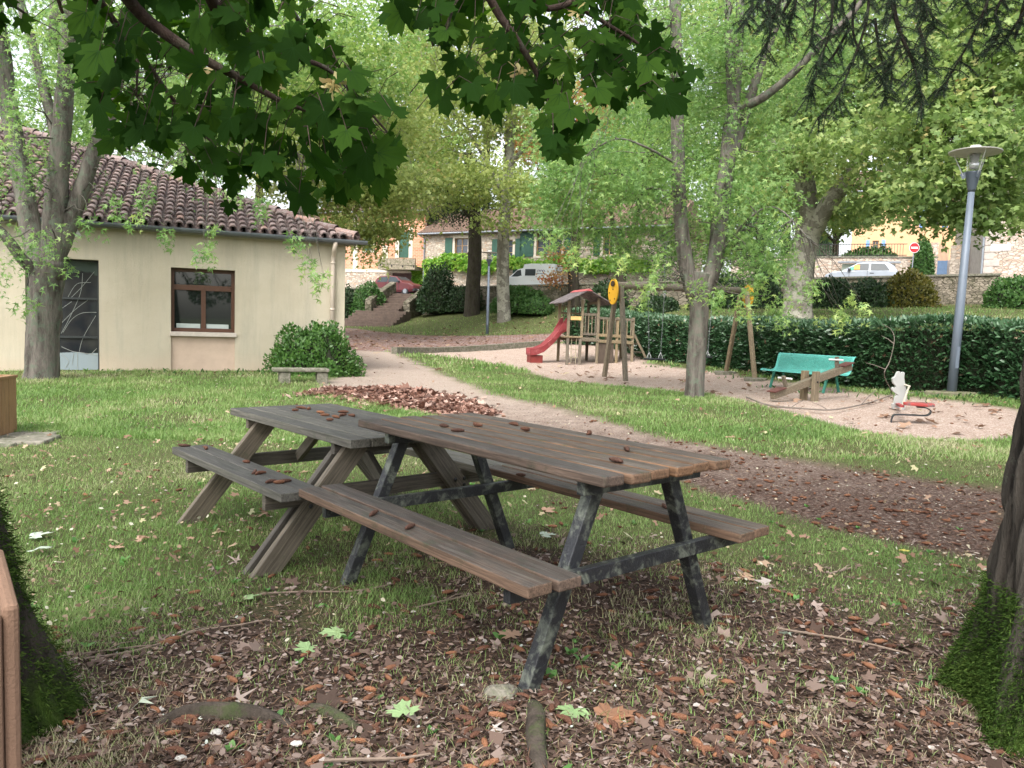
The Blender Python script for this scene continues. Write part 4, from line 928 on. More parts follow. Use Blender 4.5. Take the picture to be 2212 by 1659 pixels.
# --- fallen branch across the play gravel
fb = [G(1620, 838+30), G(1680, 882), G(1740, 889), G(1800, 889), G(1860, 880), G(1895, 869), G(1923, 852)]
fb = [G(1612, 861), G(1660, 879), G(1740, 887), G(1800, 889), G(1860, 878), G(1900, 866), G(1925, 852)]
fb = [p+Vector((0, 0, .03)) for p in fb]+[at(1910, 810, 13.4), at(1922, 780, 13.5), at(1932, 735, 13.5), at(1925, 712, 13.6), at(1905, 700, 13.6)]
fb = spline(fb, 5); fbo = fb[0].copy()
b = MB(); b.tube([p-fbo for p in fb], list(np.linspace(.016, .004, len(fb))), 6, wob=.3)
for i0, dx, dz in ((8, .25, .12), (14, -.2, .1), (20, .3, .25), (37, -.3, .1), (44, -.18, .14), (28, .9, .12)): p = fb[min(i0, len(fb)-1)]-fbo; b.tube([p, p+Vector((dx*.5, .05, dz*.6)), p+Vector((dx, .12, dz))], [.008, .006, .003], 5)
o = b.build('fallen_branch', plain('grey_twig_bark', (.15, .125, .105), .9, .3), None); o.location = fbo; tag(o, 'long thin fallen branch curving over the pale play gravel and up against the hedge', 'branch')
# --- kerb wall of the play area
ka, kb, kc = G(857, 764), G(1010, 750), Vector((1.9, 33.2, 0)); kc.z = zt(1.9, 33.2)
kp = spline([ka, Vector((-2.0, 29.3, zt(-2, 29.3))), kc], 8)
b = MB(); k0 = kp[0].copy(); hh = .26
vs = []
for i, p in enumerate(kp):
    d = (kp[min(i+1, len(kp)-1)]-kp[max(i-1, 0)]); d.z = 0; d.normalize(); nn = Vector((-d.y, d.x, 0)); h = .22-.12*i/len(kp)
    for a_, z in ((-.02, -.2), (.22, -.2), (.22, h), (-.02, h)): vs.append(p-k0+nn*a_+Vector((0, 0, z)))
m_ = len(kp); b.add(vs, [(i*4+k, i*4+(k+1) % 4, (i+1)*4+(k+1) % 4, (i+1)*4+k) for i in range(m_-1) for k in range(4)]+[(3, 2, 1, 0), ((m_-1)*4, (m_-1)*4+1, (m_-1)*4+2, (m_-1)*4+3)])
o = b.build('low_kerb_wall', m_st, None); o.location = k0; tag(o, 'low mossy stone kerb wall between the paving and the play gravel', 'kerb')
# --- street lamps
m_pole = plain('blue_grey_pole', (.115, .14, .175), .5, .08, 3, .05, metal=.1, spec=.5)
m_head = plain('dark_grey_cone', (.065, .08, .10), .4, .1, metal=.2)
m_disc = plain('pale_disc', (.50, .48, .46), .6, .15, 6)
m_lg, t, b_ = nt('lamp_glass'); b_.inputs['Base Color'].default_value = (.85, .87, .85, 1); b_.inputs['Roughness'].default_value = .08; b_.inputs['Transmission Weight'].default_value = .85; b_.inputs['IOR'].default_value = 1.1; b_.inputs['Alpha'].default_value = .55
m_rod = plain('pale_rod', (.5, .5, .5), .4, .05, metal=.4)
def lamp(base, top, discw, label):
    H_ = (top-base).length; s = H_/4.55
    o = empty('street_lamp', tuple(base), 0, label, 'street lamp'); d = (top-base).normalized()
    o.rotation_mode = 'QUATERNION'; o.rotation_quaternion = Vector((0, 0, 1)).rotation_difference(d); o.scale = (s, s, s)
    b = MB(); b.lathe([(.085, -.1), (.078, 1.5), (.055, 3.78)], 16); b.build('pole', m_pole, o, smooth=True)
    b = MB(); b.box(-.03, .03, -.088, -.075, .5, .9); b.build('access_hatch', m_pole, o)
    b = MB(); b.lathe([(.056, 3.72), (.07, 3.77), (.122, 4.06), (.126, 4.08)], 20); b.build('lamp_neck', m_head, o, smooth=True)
    for k in range(3):
        a = 2*math.pi*k/3+.5; c, s_ = math.cos(a), math.sin(a); b = MB()
        b.beam((.115*c, .115*s_, 3.98), (.165*c, .165*s_, 4.07), .012, .1, (c, s_, 0)); b.build('fin', m_pole, o)
        b = MB(); b.tube([(.155*c, .155*s_, 4.02), (.34*c, .34*s_, 4.42)], .009, 6); b.build('stay_rod', m_rod, o)
    b = MB(); b.lathe([(.112, 4.08), (.122, 4.42)], 20); b.build('lamp_glass', m_lg, o, smooth=True)
    b = MB(); b.lathe([(.075, 4.14), (.08, 4.25), (.06, 4.26), (.085, 4.38)], 14); b.build('reflector', plain('reflector', (.6, .6, .62), .25, .05, metal=.6), o, smooth=True)
    b = MB(); b.lathe([(.14, 4.40), (.43, 4.425), (.435, 4.44), (.12, 4.47)], 32); b.build('disc_shade', m_disc, o, smooth=False)
    b = MB(); b.lathe([(.10, 4.47), (.10, 4.52), (.085, 4.55)], 20); b.build('cap', m_disc, o)
    return o
lb = G(2055, 853); lt = at(2108, 315, lb.y); lamp(lb, lt, 1, 'blue-grey disc-topped street lamp standing on mossy stones beside the laurel hedge')
lb2 = Vector((-1.39, 40.4, zt(-1.39, 40.4))); lamp(lb2, at(1057, 541, 40.4), 1, 'blue-grey disc-topped street lamp far back at the edge of the paving')
b = MB(); b.box(-.03, .03, -.10, -.086, 1.72, 1.78); 
n = 11
for k, (dx, dy, r_) in enumerate(((.0, .02, .33), (.38, .06, .3), (-.3, .0, .22))):
    b = MB(); pts = [(r_*math.cos(6.283*q/n)*(.8+.4*random.random()), r_*.7*math.sin(6.283*q/n)*(.8+.4*random.random())) for q in range(n)]
    b.add([(x*sc, y*sc, z) for z, sc in ((-.08, 1.05), (.045, 1), (.07, .8)) for x, y in pts], [tuple(reversed(range(n))), tuple(range(2*n, 3*n))]+[(j*n+q, j*n+(q+1) % n, (j+1)*n+(q+1) % n, (j+1)*n+q) for j in range(2) for q in range(n)])
    o = b.build('mossy_stone', plain('mossy_slab', (.16, .14, .10), .95, .3, 8, .8, 30, c2=(.07, .09, .03)), None); o.location = (lb.x+dx, lb.y+dy-.05, lb.z)
    tag(o, ['flat mossy stone at the foot of the near street lamp pole', 'flat mossy stone to the right of the near street lamp', 'smaller flat mossy stone left of the near street lamp'][k], 'stone')
# ================================================================= STREET TERRACE, WALLS, HOUSES
def street_z(x): return 3.6+.025*x
m_asph = plain('pale_asphalt', (.17, .16, .155), .9, .2, 2, .4, 50)
b = MB(); xs = [-40, -12, -9.0, -6.9, 1.5, 9, 21.4, 26, 44]
vs = []
for x in xs: vs += [(x, wall_y(x)+.3, street_z(x)), (x+6, wall_y(x)+26, street_z(x)+.3)]
b.add(vs, [(2*i, 2*i+2, 2*i+3, 2*i+1) for i in range(len(xs)-1)]); tag(b.build('street', m_asph), kind='structure')
def stone(name, c, mort, scale=3.2, var=.3, c2=None, mossy=0, joint=.035, stretch=(1, 1, 1.9)):
    m, t, b_ = nt(name); v = coords(t, stretch)
    w = N(t, 'ShaderNodeTexNoise'); w.inputs['Scale'].default_value = 2; t.links.new(v, w.inputs['Vector'])
    vv = mix(t, .12, v, w.outputs['Color'])
    vo = N(t, 'ShaderNodeTexVoronoi', feature='DISTANCE_TO_EDGE'); vo.inputs['Scale'].default_value = scale; t.links.new(vv, vo.inputs['Vector'])
    vf = N(t, 'ShaderNodeTexVoronoi'); vf.inputs['Scale'].default_value = scale; t.links.new(vv, vf.inputs['Vector'])
    s = N(t, 'ShaderNodeSeparateColor'); t.links.new(vf.outputs['Color'], s.inputs[0])
    col = ramp(t, s.outputs[0], [(0, tuple(x*(1-var) for x in c)), (.5, c), (1, tuple(min(1, x*(1+var*.6)) for x in c))])
    if c2: col = mix(t, ramp(t, s.outputs[1], [(.75, (0, 0, 0)), (.8, (.6, .6, .6))]), col, c2)
    j = ramp(t, vo.outputs[0], [(0, (1, 1, 1)), (joint, (1, 1, 1)), (joint*1.6, (0, 0, 0))])
    col = mix(t, j, col, mort)
    if mossy: col = mix(t, ramp(t, noi(t, coords(t), 1.3, 8, .75), [(.45, (0, 0, 0)), (.62, (mossy,)*3)]), col, (.05, .055, .025))
    t.links.new(col, b_.inputs['Base Color']); b_.inputs['Roughness'].default_value = .9; b_.inputs['Specular IOR Level'].default_value = .15
    bump(t, b_, ramp(t, vo.outputs[0], [(0, (0, 0, 0)), (joint*2.5, (1, 1, 1))]), .8, .04); return m
m_stone = stone('rubble_stone', (.50, .43, .355), (.31, .255, .205), 4.2, .3, (.46, .30, .20))
m_stw = stone('white_rubble_stone', (.50, .42, .35), (.36, .29, .235), 4.6, .25, (.48, .31, .22))
m_retain = stone('mossy_retaining_stone', (.20, .175, .135), (.06, .055, .04), 3.4, .4, None, .8)
m_brick, t, b_ = nt('red_brick'); br = N(t, 'ShaderNodeTexBrick'); br.inputs['Scale'].default_value = 1; br.inputs['Brick Width'].default_value = .36; br.inputs['Row Height'].default_value = .13; br.inputs['Mortar Size'].default_value = .018
br.inputs['Color1'].default_value = (.50, .17, .085, 1); br.inputs['Color2'].default_value = (.60, .27, .15, 1); br.inputs['Mortar'].default_value = (.55, .40, .30, 1)
cc = coords(t); sx = N(t, 'ShaderNodeSeparateXYZ'); cm = N(t, 'ShaderNodeCombineXYZ'); t.links.new(cc, sx.inputs[0]); t.links.new(sx.outputs[0], cm.inputs[0]); t.links.new(sx.outputs[2], cm.inputs[1]); t.links.new(cm.outputs[0], br.inputs['Vector']); t.links.new(br.outputs['Color'], b_.inputs['Base Color']); b_.inputs['Roughness'].default_value = .9
m_green = plain('green_shutter', (.028, .085, .06), .55, .15, 4, .15); m_wframe = plain('ochre_window_frame', (.42, .25, .12), .55, .12)
m_quoin = plain('pale_dressed_stone', (.60, .53, .44), .85, .12, 5); m_orange = plain('orange_render', (.68, .42, .24), .95, .1, 2)
m_blue = plain('blue_shutter', (.20, .35, .68), .5, .1); m_tile2 = plain('old_tiles', (.22, .13, .095), .9, .35, 6, .7, 25, c2=(.10, .09, .07))
m_zinc = plain('grey_pipe', (.25, .27, .3), .5, .1, metal=.2); m_bglass = plain('window_glass_dark', (.04, .05, .07), .1, .3, 2, 0, spec=.8)
# retaining walls (left of the steps, right of the steps)
def rwall(name, pts, label, h=.45, zb=None, th=.5, mat=None):
    b = MB(); o0 = Vector((pts[0][0], pts[0][1], 0)); vs = []
    for i, p in enumerate(pts):
        x, y = p[:2]; zt_ = street_z(x)+(p[2] if len(p) > 2 else h); zg = zt(x, y-.3)-.4
        for dy, z in ((-.25, zg), (th-.25, zg), (th-.25, zt_), (-.25, zt_)): vs.append((x-o0.x, y+dy-o0.y, z))
    m_ = len(pts); b.add(vs, [(i*4+(k+1) % 4, i*4+k, (i+1)*4+k, (i+1)*4+(k+1) % 4) for i in range(m_-1) for k in range(4)]+[(0, 1, 2, 3), ((m_-1)*4+3, (m_-1)*4+2, (m_-1)*4+1, (m_-1)*4)])
    r_ = empty('retaining_wall', tuple(o0), 0, label, 'wall'); b.build('masonry', mat or m_retain, r_)
    c = MB(); vs = []
    for i, p in enumerate(pts):
        x, y = p[:2]; zt_ = street_z(x)+(p[2] if len(p) > 2 else h)
        for dy, z in ((-.32, zt_+.004), (th-.18, zt_+.004), (th-.18, zt_+.10), (-.32, zt_+.10)): vs.append((x-o0.x, y+dy-o0.y, z))
    c.add(vs, [(i*4+(k+1) % 4, i*4+k, (i+1)*4+k, (i+1)*4+(k+1) % 4) for i in range(m_-1) for k in range(4)]+[(0, 1, 2, 3), ((m_-1)*4+3, (m_-1)*4+2, (m_-1)*4+1, (m_-1)*4)]); c.build('coping', m_st, r_)
rwall('w', [(-40, 59), (-12, 55.4), (-9.2, 55.0)], 'mossy retaining wall with coping, left of the stone steps', .3)
rwall('w', [(-6.55, 54.4), (1.5, 49.6), (9, 44.6), (14.5, 41.7)], 'long shaded retaining wall behind the shrubs, right of the stone steps', .32)
rwall('w', [(14.6, 41.6), (21.4, 38), (23.2, 37.2)], 'lichened stone retaining wall with a dark coping, below the rising lane', .32, mat=stone('lichen_wall', (.27, .23, .18), (.08, .07, .05), 5.5, .4, None, .9))
rwall('w', [(24.6, 36.6), (44, 30)], 'retaining wall past the gap at the right edge behind the dark round shrub', .32)
# steps
ST = empty('stone_steps', (-7.9, 55.2, 0), 0, 'flight of brown stone steps climbing from the paving to the street', 'steps')
m_step = plain('brown_step_stone', (.105, .075, .06), .9, .3, 4, .5, 30, c2=(.22, .18, .14), patch=(.6, .75))
p0, p1 = Vector((-9.3, 48.4, .93)), Vector((-7.75, 55.0, 3.38)); nS = 13
dd = Vector((p1.x-p0.x, p1.y-p0.y, 0)); run = dd.length/nS; ddn = dd.normalized(); sd_ = Vector((ddn.y, -ddn.x, 0))
for k in range(nS):
    z1 = p0.z+(p1.z-p0.z)*(k+1)/nS; c = p0+dd*(k/nS); wl_ = 2.0 if k < 6 else .95; wr_ = 1.6 if k < 6 else .9
    b = MB(); vs = []
    for z in (z1-.6, z1):
        for a_, s_ in ((-wl_, 0), (wr_, 0), (wr_, run*1.6), (-wl_, run*1.6)): q = c+sd_*a_+ddn*s_; vs.append((q.x+7.9, q.y-55.2, z))
    b.add(vs, [(3, 2, 1, 0), (4, 5, 6, 7), (0, 1, 5, 4), (1, 2, 6, 5), (2, 3, 7, 6), (3, 0, 4, 7)]); b.build('step', m_step, ST, bevel=.02)
for s_, nm, k0 in ((-1.2, 'left', 5.5), (1.12, 'right', 7.5)):
    b = MB(); vs = []
    for k in (k0, k0+.9, nS+.9):
        kk = min(k, nS); c = p0+dd*(kk/nS)+(ddn*(k-kk)*run)+sd_*s_; zz = p0.z+(p1.z-p0.z)*kk/nS+(.85 if s_ < 0 else .4)
        if k == nS+.9: zz += .05
        for a_ in (-.24, .24): q = c+sd_*a_; vs += [(q.x, q.y, p0.z-.4), (q.x, q.y, zz)]
    b.add(vs, [(0, 2, 3, 1), (0, 1, 5, 4), (4, 5, 9, 8), (2, 6, 7, 3), (6, 10, 11, 7), (1, 3, 7, 5), (5, 7, 11, 9), (8, 9, 11, 10), (0, 4, 6, 2), (4, 8, 10, 6)])
    o = b.build('parapet_wall', m_retain, None, bevel=.05); tag(o, '%s stone parapet wall rising beside the steps' % nm, 'wall')
b = MB(); b.box(-13.5, -11.5, 47.9, 48.15, .4, 1.35); tag(b.build('low_wall', plain('dark_concrete', (.12, .11, .10), .9, .3, 3, c2=(.05, .05, .045))), 'low dark concrete wall between the building corner and the foot of the steps', 'wall')
# facade helper -----------------------------------------------------------
class Facade:
    """front plane from A to B (world XY); u = metres from A, z absolute"""
    def __init__(s, A, B, name, label, cat='house'):
        s.A = Vector((A[0], A[1], 0)); d = Vector((B[0]-A[0], B[1]-A[1], 0)); s.L = d.length; s.rz = math.atan2(d.y, d.x)
        s.d = d.normalized(); s.n = Vector((-s.d.y, s.d.x, 0)); s.root = empty(name, tuple(s.A), s.rz, label, cat)
    def px(s, x, y):
        d = Vector(ray(x, y)); t = (s.A-Vector((0, 0, CH))).dot(s.n)/d.dot(s.n); p = Vector((0, 0, CH))+d*t; return (p-s.A).dot(s.d), p.z
    def wall(s, name, mat, u0, u1, z0, z1, holes=(), th=.4, q=0):
        b = MB(); hs = sorted(holes)
        us = sorted(set([u0, u1]+[h[0] for h in hs]+[h[1] for h in hs])); us = [u for u in us if u0 <= u <= u1]
        for a, c in zip(us[:-1], us[1:]):
            m = (a+c)/2; cuts = sorted([(h[2], h[3]) for h in hs if h[0] < m < h[1]]); z = z0
            for lo, hi in cuts:
                if lo > z: b.box(a, c, q, q+th, z, lo)
                z = max(z, hi)
            if z1 > z: b.box(a, c, q, q+th, z, z1)
        return b.build(name, mat, s.root)
    def window(s, x0, y0, x1, y1, shutters=True, frame=None, shut=None, sur=True, cols=2, rows=3, fixed=None):
        u0, z1 = fixed[0:2] if fixed else s.px(x0, y0); u1, z0 = fixed[2:4] if fixed else s.px(x1, y1)
        f = MB(); t_ = .055
        f.box(u0, u0+t_, .12, .2, z0, z1); f.box(u1-t_, u1, .12, .2, z0, z1); f.box(u0+t_, u1-t_, .12, .2, z1-t_, z1); f.box(u0+t_, u1-t_, .12, .2, z0, z0+t_)
        for k in range(1, cols): u = u0+(u1-u0)*k/cols; f.box(u-.03, u+.03, .122, .2, z0+t_, z1-t_)
        for k in range(1, rows):
            z = z0+(z1-z0)*k/rows; f.box(u0+t_, u1-t_, .14, .18, z-.015, z+.015)
        w = f.build('window', frame or m_wframe, s.root)
        g = MB(); g.box(u0+t_, u1-t_, .175, .19, z0+t_, z1-t_); g.build('pane', m_bglass, w)
        if sur:
            e = MB(); e.box(u0-.2, u0, -.03, .1, z0-.002, z1+.25); e.box(u1, u1+.2, -.03, .1, z0-.002, z1+.25); e.box(u0, u1, -.032, .1, z1, z1+.25); e.box(u0-.22, u1+.22, -.06, .11, z0-.16, z0-.002); e.build('surround', m_quoin, w)
        if shutters:
            wd = (u1-u0)*.55
            for a in (u0-.22-wd, u1+.22):
                h = MB(); h.box(a, a+wd, -.07, -.035, z0-.05, z1+.05); h.box(a, a+wd, -.085, -.07, z0+.2, z0+.32); h.box(a, a+wd, -.085, -.07, z1-.32, z1-.2); h.build('shutter', shut or m_green, w)
        return (u0, u1, z0, z1)
    def roof(s, u0, u1, z, depth, rise, mat=None, ov=.4):
        b = MB(); b.add([(u0-ov, -ov, z), (u1+ov, -ov, z), (u1+ov, depth/2, z+rise), (u0-ov, depth/2, z+rise), (u1+ov, depth+ov, z), (u0-ov, depth+ov, z), (u0-ov, -ov, z-.12), (u1+ov, -ov, z-.12), (u1+ov, depth+ov, z-.12), (u0-ov, depth+ov, z-.12)],
            [(0, 1, 2, 3), (3, 2, 4, 5), (6, 7, 1, 0), (9, 8, 7, 6), (1, 7, 8, 4, 2), (0, 3, 5, 9, 6)]); r_ = b.build('roof', mat or m_tile2, s.root)
        g = MB(); g.tube([(u0-ov, -ov-.05, z-.06), (u1+ov, -ov-.05, z-.06)], .07, 8); g.build('gutter', m_zinc, s.root)
        n = int((u1-u0+2*ov)/.22); t = MB()
        for k in range(n): u = u0-ov+.11+k*.22; t.tube([(u, -ov-.03, z+.01), (u, depth/2, z+rise+.01)], .075, 5)
        t.build('tile_rows', mat or m_tile2, r_)
# stone house with green shutters
F1 = Facade((-7.55, 63.2), (10.5, 53.6), 'stone_house', 'long rubble stone house with green shutters and a vine along its front', 'house')
e1 = F1.px(915, 502)[1]; e1 = (e1+F1.px(1415, 492)[1])/2
zS = 3.2; holes = []
W1_ = F1.window(983, 515, 1010, 562); 
W2_ = F1.window(1083, 518, 1107, 559); W3_ = F1.window(1160, 497, 1213, 552, cols=2, rows=3); W4_ = F1.window(1304, 498, 1327, 550)
W5_ = F1.window(1343, 628, 1376, 664, shutters=False, rows=2); W6_ = F1.window(1458, 625, 1490, 662, rows=2)
W7_ = F1.window(1412, 628, 1440, 664, rows=2, shutters=False) if False else None
holes = [h for h in (W1_, W2_, W3_, W4_, W5_, W6_) if h]
F1.wall('wall', m_stone, 0, F1.L, zS, e1, [(h[0], h[1], h[2], h[3]) for h in holes])
F1.wall('side_wall', m_stone, 0, .4, zS, e1, (), 9, .401); F1.wall('side_wall', m_stone, F1.L-.4, F1.L, zS, e1, (), 9, .401)
for (x0, x1) in ((1313, 1340), (1372, 1396)):
    u0, z1 = F1.px(x0, 634); u1, z0 = F1.px(x1, 668); b = MB(); b.box(u0, u1, -.06, -.02, max(z0, 3.6), z1); b.build('shutter', m_green, F1.root)
ua, z1 = F1.px(1107, 600); ub, _ = F1.px(1140, 640); b = MB(); b.box(F1.px(1108, 600)[0], F1.px(1128, 600)[0], -.06, -.02, 3.6, 6.0); b.build('shutter', m_green, F1.root)
F1.roof(0, F1.L, e1, 9, 2.4)
b = MB(); b.tube([(.1, -.12, zS), (.1, -.12, e1-.4), (-.25, -.4, e1-.1)], .06, 8); b.build('downpipe', m_zinc, F1.root); b = MB(); b.tube([(F1.L-.1, -.12, zS), (F1.L-.1, -.12, e1-.1)], .06, 8); b.build('downpipe', m_zinc, F1.root)
# brick and stone house with the garage, left of it
F2 = Facade((-16.8, 67.0), (-7.6, 63.9), 'brick_house', 'pink brick house over a stone ground floor, with a garage and a small terrace', 'house')
zb_ = F2.px(800, 582)[1]
q = [F2.px(x, y) for x, y in ((863, 548), (900, 500))]
d0 = F2.window(789, 492, 806, 541, shutters=False, sur=True)
dW = (F2.px(873, 500)[0], F2.px(910, 500)[0], F2.px(880, 558)[1], F2.px(880, 505)[1])
dW = (F2.px(863, 500)[0], F2.px(884, 500)[0], F2.px(880, 557)[1], F2.px(880, 500)[1])
gd = (F2.px(847, 600)[0], F2.px(893, 600)[0], 3.0, F2.px(860, 590)[1])
F2.wall('upper_wall', m_brick, 0, F2.L, zb_, 10.6, [d0, dW]); F2.wall('lower_wall', m_stone, 0, F2.L, 2.8, zb_-.25, [gd]); b = MB(); b.box(0, F2.L, -.05, .4, zb_-.25, zb_); b.build('string_course', m_quoin, F2.root)
b = MB(); b.box(dW[0], dW[1], .05, .1, dW[2], dW[3]); b.build('green_door_shutter', m_green, F2.root)
b = MB(); 
for u in (dW[0]-.35, dW[1]): b.box(u, u+.35, -.03, .1, dW[2], dW[3]+.3)
b.build('surround', m_quoin, F2.root)
uq = F2.px(783, 540)[0]; b = MB(); b.box(uq-.9, uq-.45, -.02, .1, zb_, 10.5); b.box(F2.px(826, 540)[0], F2.px(838, 540)[0], -.02, .1, zb_, zb_+2); b.build('quoin', m_quoin, F2.root)
h = MB(); a = d0[0]; h.box(a-.05, a+.75, -.09, -.04, d0[2], d0[3]); h.build('shutter', m_green, F2.root)
b = MB(); u0 = F2.px(836, 560)[0]; b.box(u0, F2.L-.05, -1.6, -.051, zb_-.1, zb_+.16); b.box(u0, F2.L-.05, -1.6, -1.45, zb_+.16, zb_+.9-.1); b.build('terrace', plain('mossy_concrete', (.33, .27, .21), .9, .25, 4, c2=(.08, .09, .04)), F2.root)
b = MB(); b.box(gd[0], gd[1], .1, .15, gd[2], gd[3]); b.build('garage_door', plain('dark_red_brown_door', (.07, .03, .028), .6, .2), F2.root)
F2.roof(0, F2.L, 10.6, 8, 2)
F2b = Facade((-30, 70), (-16.9, 67.05), 'orange_house', 'orange rendered house end glimpsed beside the corner of the cream building', 'house')
F2b.wall('wall', m_orange, 0, F2b.L, 3, 9.5); F2b.roof(0, F2b.L, 9.5, 8, 2)
# right side: low stone wall with railings above the street
def fc_box(F, x0, x1, y0, y1, q0, q1, z0=None):
    u0, z1 = F.px(x0, y0); u1, zb = F.px(x1, y1); b = MB(); b.box(u0, u1, q0, q1, z0 if z0 is not None else zb, z1); return b
F3 = Facade((14.0, 50.2), (25.2, 46.2), 'garden_wall', 'rubble stone garden wall behind the parked silver car, carrying an iron railing', 'wall')
zt3 = F3.px(1900, 557)[1]
F3.wall('masonry', m_stw, 0, F3.L, 3.6, zt3, (), .5); b = MB(); b.box(-.03, F3.L+.03, -.05, .55, zt3+.002, zt3+.09); b.build('coping', m_st, F3.root)
b = MB(); b.box(F3.px(1977, 540)[0], F3.L, -.03, .52, 3.61, F3.px(1990, 524)[1]); b.build('end_pier', m_stw, F3.root)
RLo = Facade((14.0, 50.35), (23.7, 46.9), 'iron_railing', 'thin rusty iron railing on top of the garden wall', 'railing')
b = MB(); zr0, zr1 = zt3+.1, F3.px(1900, 527)[1]
for k in range(int(RLo.L/.16)): b.tube([(k*.16, .1, zr0), (k*.16, .1, zr1)], .012, 4)
b.build('bars', plain('rusty_iron', (.10, .075, .06), .7, .3), RLo.root)
b = MB(); b.box(0, RLo.L, .08, .12, zr1, zr1+.04); b.box(0, RLo.L, .08, .12, zr0+.06, zr0+.1); b.build('rail', M_bolt, RLo.root)
NB2 = Facade((18.0, 48.3), (22.5, 46.7), 'notice_board', 'long white notice board under a grey canopy, behind the silver car', 'notice board')
u0, z1 = NB2.px(1819, 570); u1, z0 = NB2.px(1866, 600); b = MB(); b.box(u0, u1, -.05, 0, 4.2, z1); b.build('panel', plain('pale_green_paper', (.55, .62, .52), .7, .1, 3), NB2.root)
u2 = NB2.px(1934, 570)[0]; b = MB(); b.box(u1+.05, u2, -.05, 0, 4.2, z1); b.build('panel', plain('pale_paper', (.62, .6, .55), .7, .15, 4), NB2.root)
b = MB(); b.box(u0-.25, u2+.25, -.5, .05, z1+.03, z1+.12); b.build('canopy', m_zinc, NB2.root)
# no-entry sign
sp0 = at(1968, 596, 45.3); sp1 = at(1972, 527, 45.3); NE = empty('no_entry_sign', (sp0.x, sp0.y, street_z(sp0.x)), 0, 'round red no entry sign with a white bar on a thin grey post', 'road sign')
Hs = sp1.z-street_z(sp0.x); b = MB(); b.tube([(0, 0, -.1), (.06, 0, Hs)], .03, 8); b.build('post', m_zinc, NE)
cz_ = Hs-.22; M_ = Matrix.Translation((.05, -.05, cz_)) @ Matrix.Rotation(math.pi/2, 4, 'X')
b = MB(); b.lathe([(.30, -.01), (.30, .01)], 28, M_); b.build('disc', plain('white_edge', (.75, .75, .75), .5, .02), NE)
b = MB(); b.lathe([(.275, .008), (.275, .014)], 28, M_); b.build('red_face', plain('sign_red', (.62, .02, .03), .4, .03), NE)
b = MB(); b.box(-.2, .2, -.07-.0005, -.066, -.05, .05, Matrix.Translation((.05, 0, cz_))); b.build('white_bar', plain('sign_white', (.8, .8, .8), .4, .02), NE)
# blue gate, pier and climbing wall
GT = Facade((25.9, 50.8), (28.3, 50.0), 'metal_gate', 'blue metal yard gate with upright bars beside the stone pier', 'gate')
b = MB(); u0, z1 = GT.px(2009, 563); u1, z0 = GT.px(2046, 578); b.box(u0, u1, 0, .04, 4.6, z1); b.build('lower_panel', plain('blue_gate_paint', (.10, .16, .26), .6, .15), GT.root)
zg = GT.px(2020, 536)[1]; b = MB(); n = 14
for k in range(n+1): u = u0+(u1-u0)*k/n; b.tube([(u, .02, z1), (u, .02, zg+.25*math.sin(math.pi*k/n))], .014, 4)
b.build('bars', plain('blue_grey_iron', (.12, .15, .2), .6), GT.root)
PR = Facade((28.35, 49.9), (36, 58), 'stone_pier_wall', 'old grey rubble wall and pier climbing beside the lane', 'wall')
b = MB(); b.box(0, 1.0, -.3, .3, 4.4, PR.px(2050, 524)[1] if True else 8); b.build('pier', m_stone, PR.root)
b = MB(); b.add([(1.0, -.2, 4.4), (11, -.2, 7), (11, -.2, 10.5), (1.0, -.2, 7.2), (1.0, .2, 4.4), (11, .2, 7), (11, .2, 10.5), (1.0, .2, 7.2)], [(0, 1, 2, 3), (7, 6, 5, 4), (3, 2, 6, 7), (0, 3, 7, 4), (1, 5, 6, 2)]); b.build('masonry', m_stone, PR.root)
# lane rising to the right
b = MB(); b.add([(22.5, 42.5, 4.13), (27.5, 41.5, 4.2), (33, 50, 5.9), (27, 51, 5.0), (42, 66, 9.5), (34, 68, 8.2)], [(0, 1, 2, 3), (3, 2, 4, 5)]); tag(b.build('lane', m_asph), kind='structure')
# right stone house
F4 = Facade((27.2, 44.9), (44, 38), 'corner_house', 'pale stone house with dressed corner stones at the right edge', 'house')
F4.wall('wall', m_stw, 0, F4.L, 3.6, 13.5); F4.wall('side_wall', plain('grey_render', (.38, .34, .30), .95, .2, 3), .0, .4, 3.6, 13.5, (), 12, .402); F4.roof(0, F4.L, 13.5, 12, 2.5)
b = MB()
for k in range(24): w = .75 if k % 2 else .45; b.box(-.03, w, -.03, .3, 3.7+k*.4, 3.7+k*.4+.37)
b.build('quoin', plain('grey_dressed_stone', (.42, .37, .33), .85, .2, 2), F4.root)
b = MB(); b.tube([(-.12, -.1, 3.9), (-.12, -.1, 13.3)], .055, 8); b.build('downpipe', m_zinc, F4.root)
u0, z1 = F4.px(2140, 528); b = MB(); b.box(u0, u0+1.0, -.04, -.031, z1-.35, z1); b.build('wall_plate', plain('white_plate', (.72, .7, .7), .6, .03), F4.root)
# orange house behind
F5 = Facade((28.2, 65.2), (41, 60), 'orange_house', 'orange rendered house with pale blue shutters behind the gate', 'house')
w1 = F5.window(2008, 448, 2028, 490, shut=m_blue, shutters=True, sur=False); w2 = F5.window(1885, 520, 1897, 545, shut=m_blue, sur=False); w3 = F5.window(1999, 536, 2008, 556, shut=m_blue, sur=False)
F5.wall('wall', m_orange, 0, F5.L, 5, 13.5, [w1, w2, w3]); F5.roof(0, F5.L, 13.5, 9, 2.5)
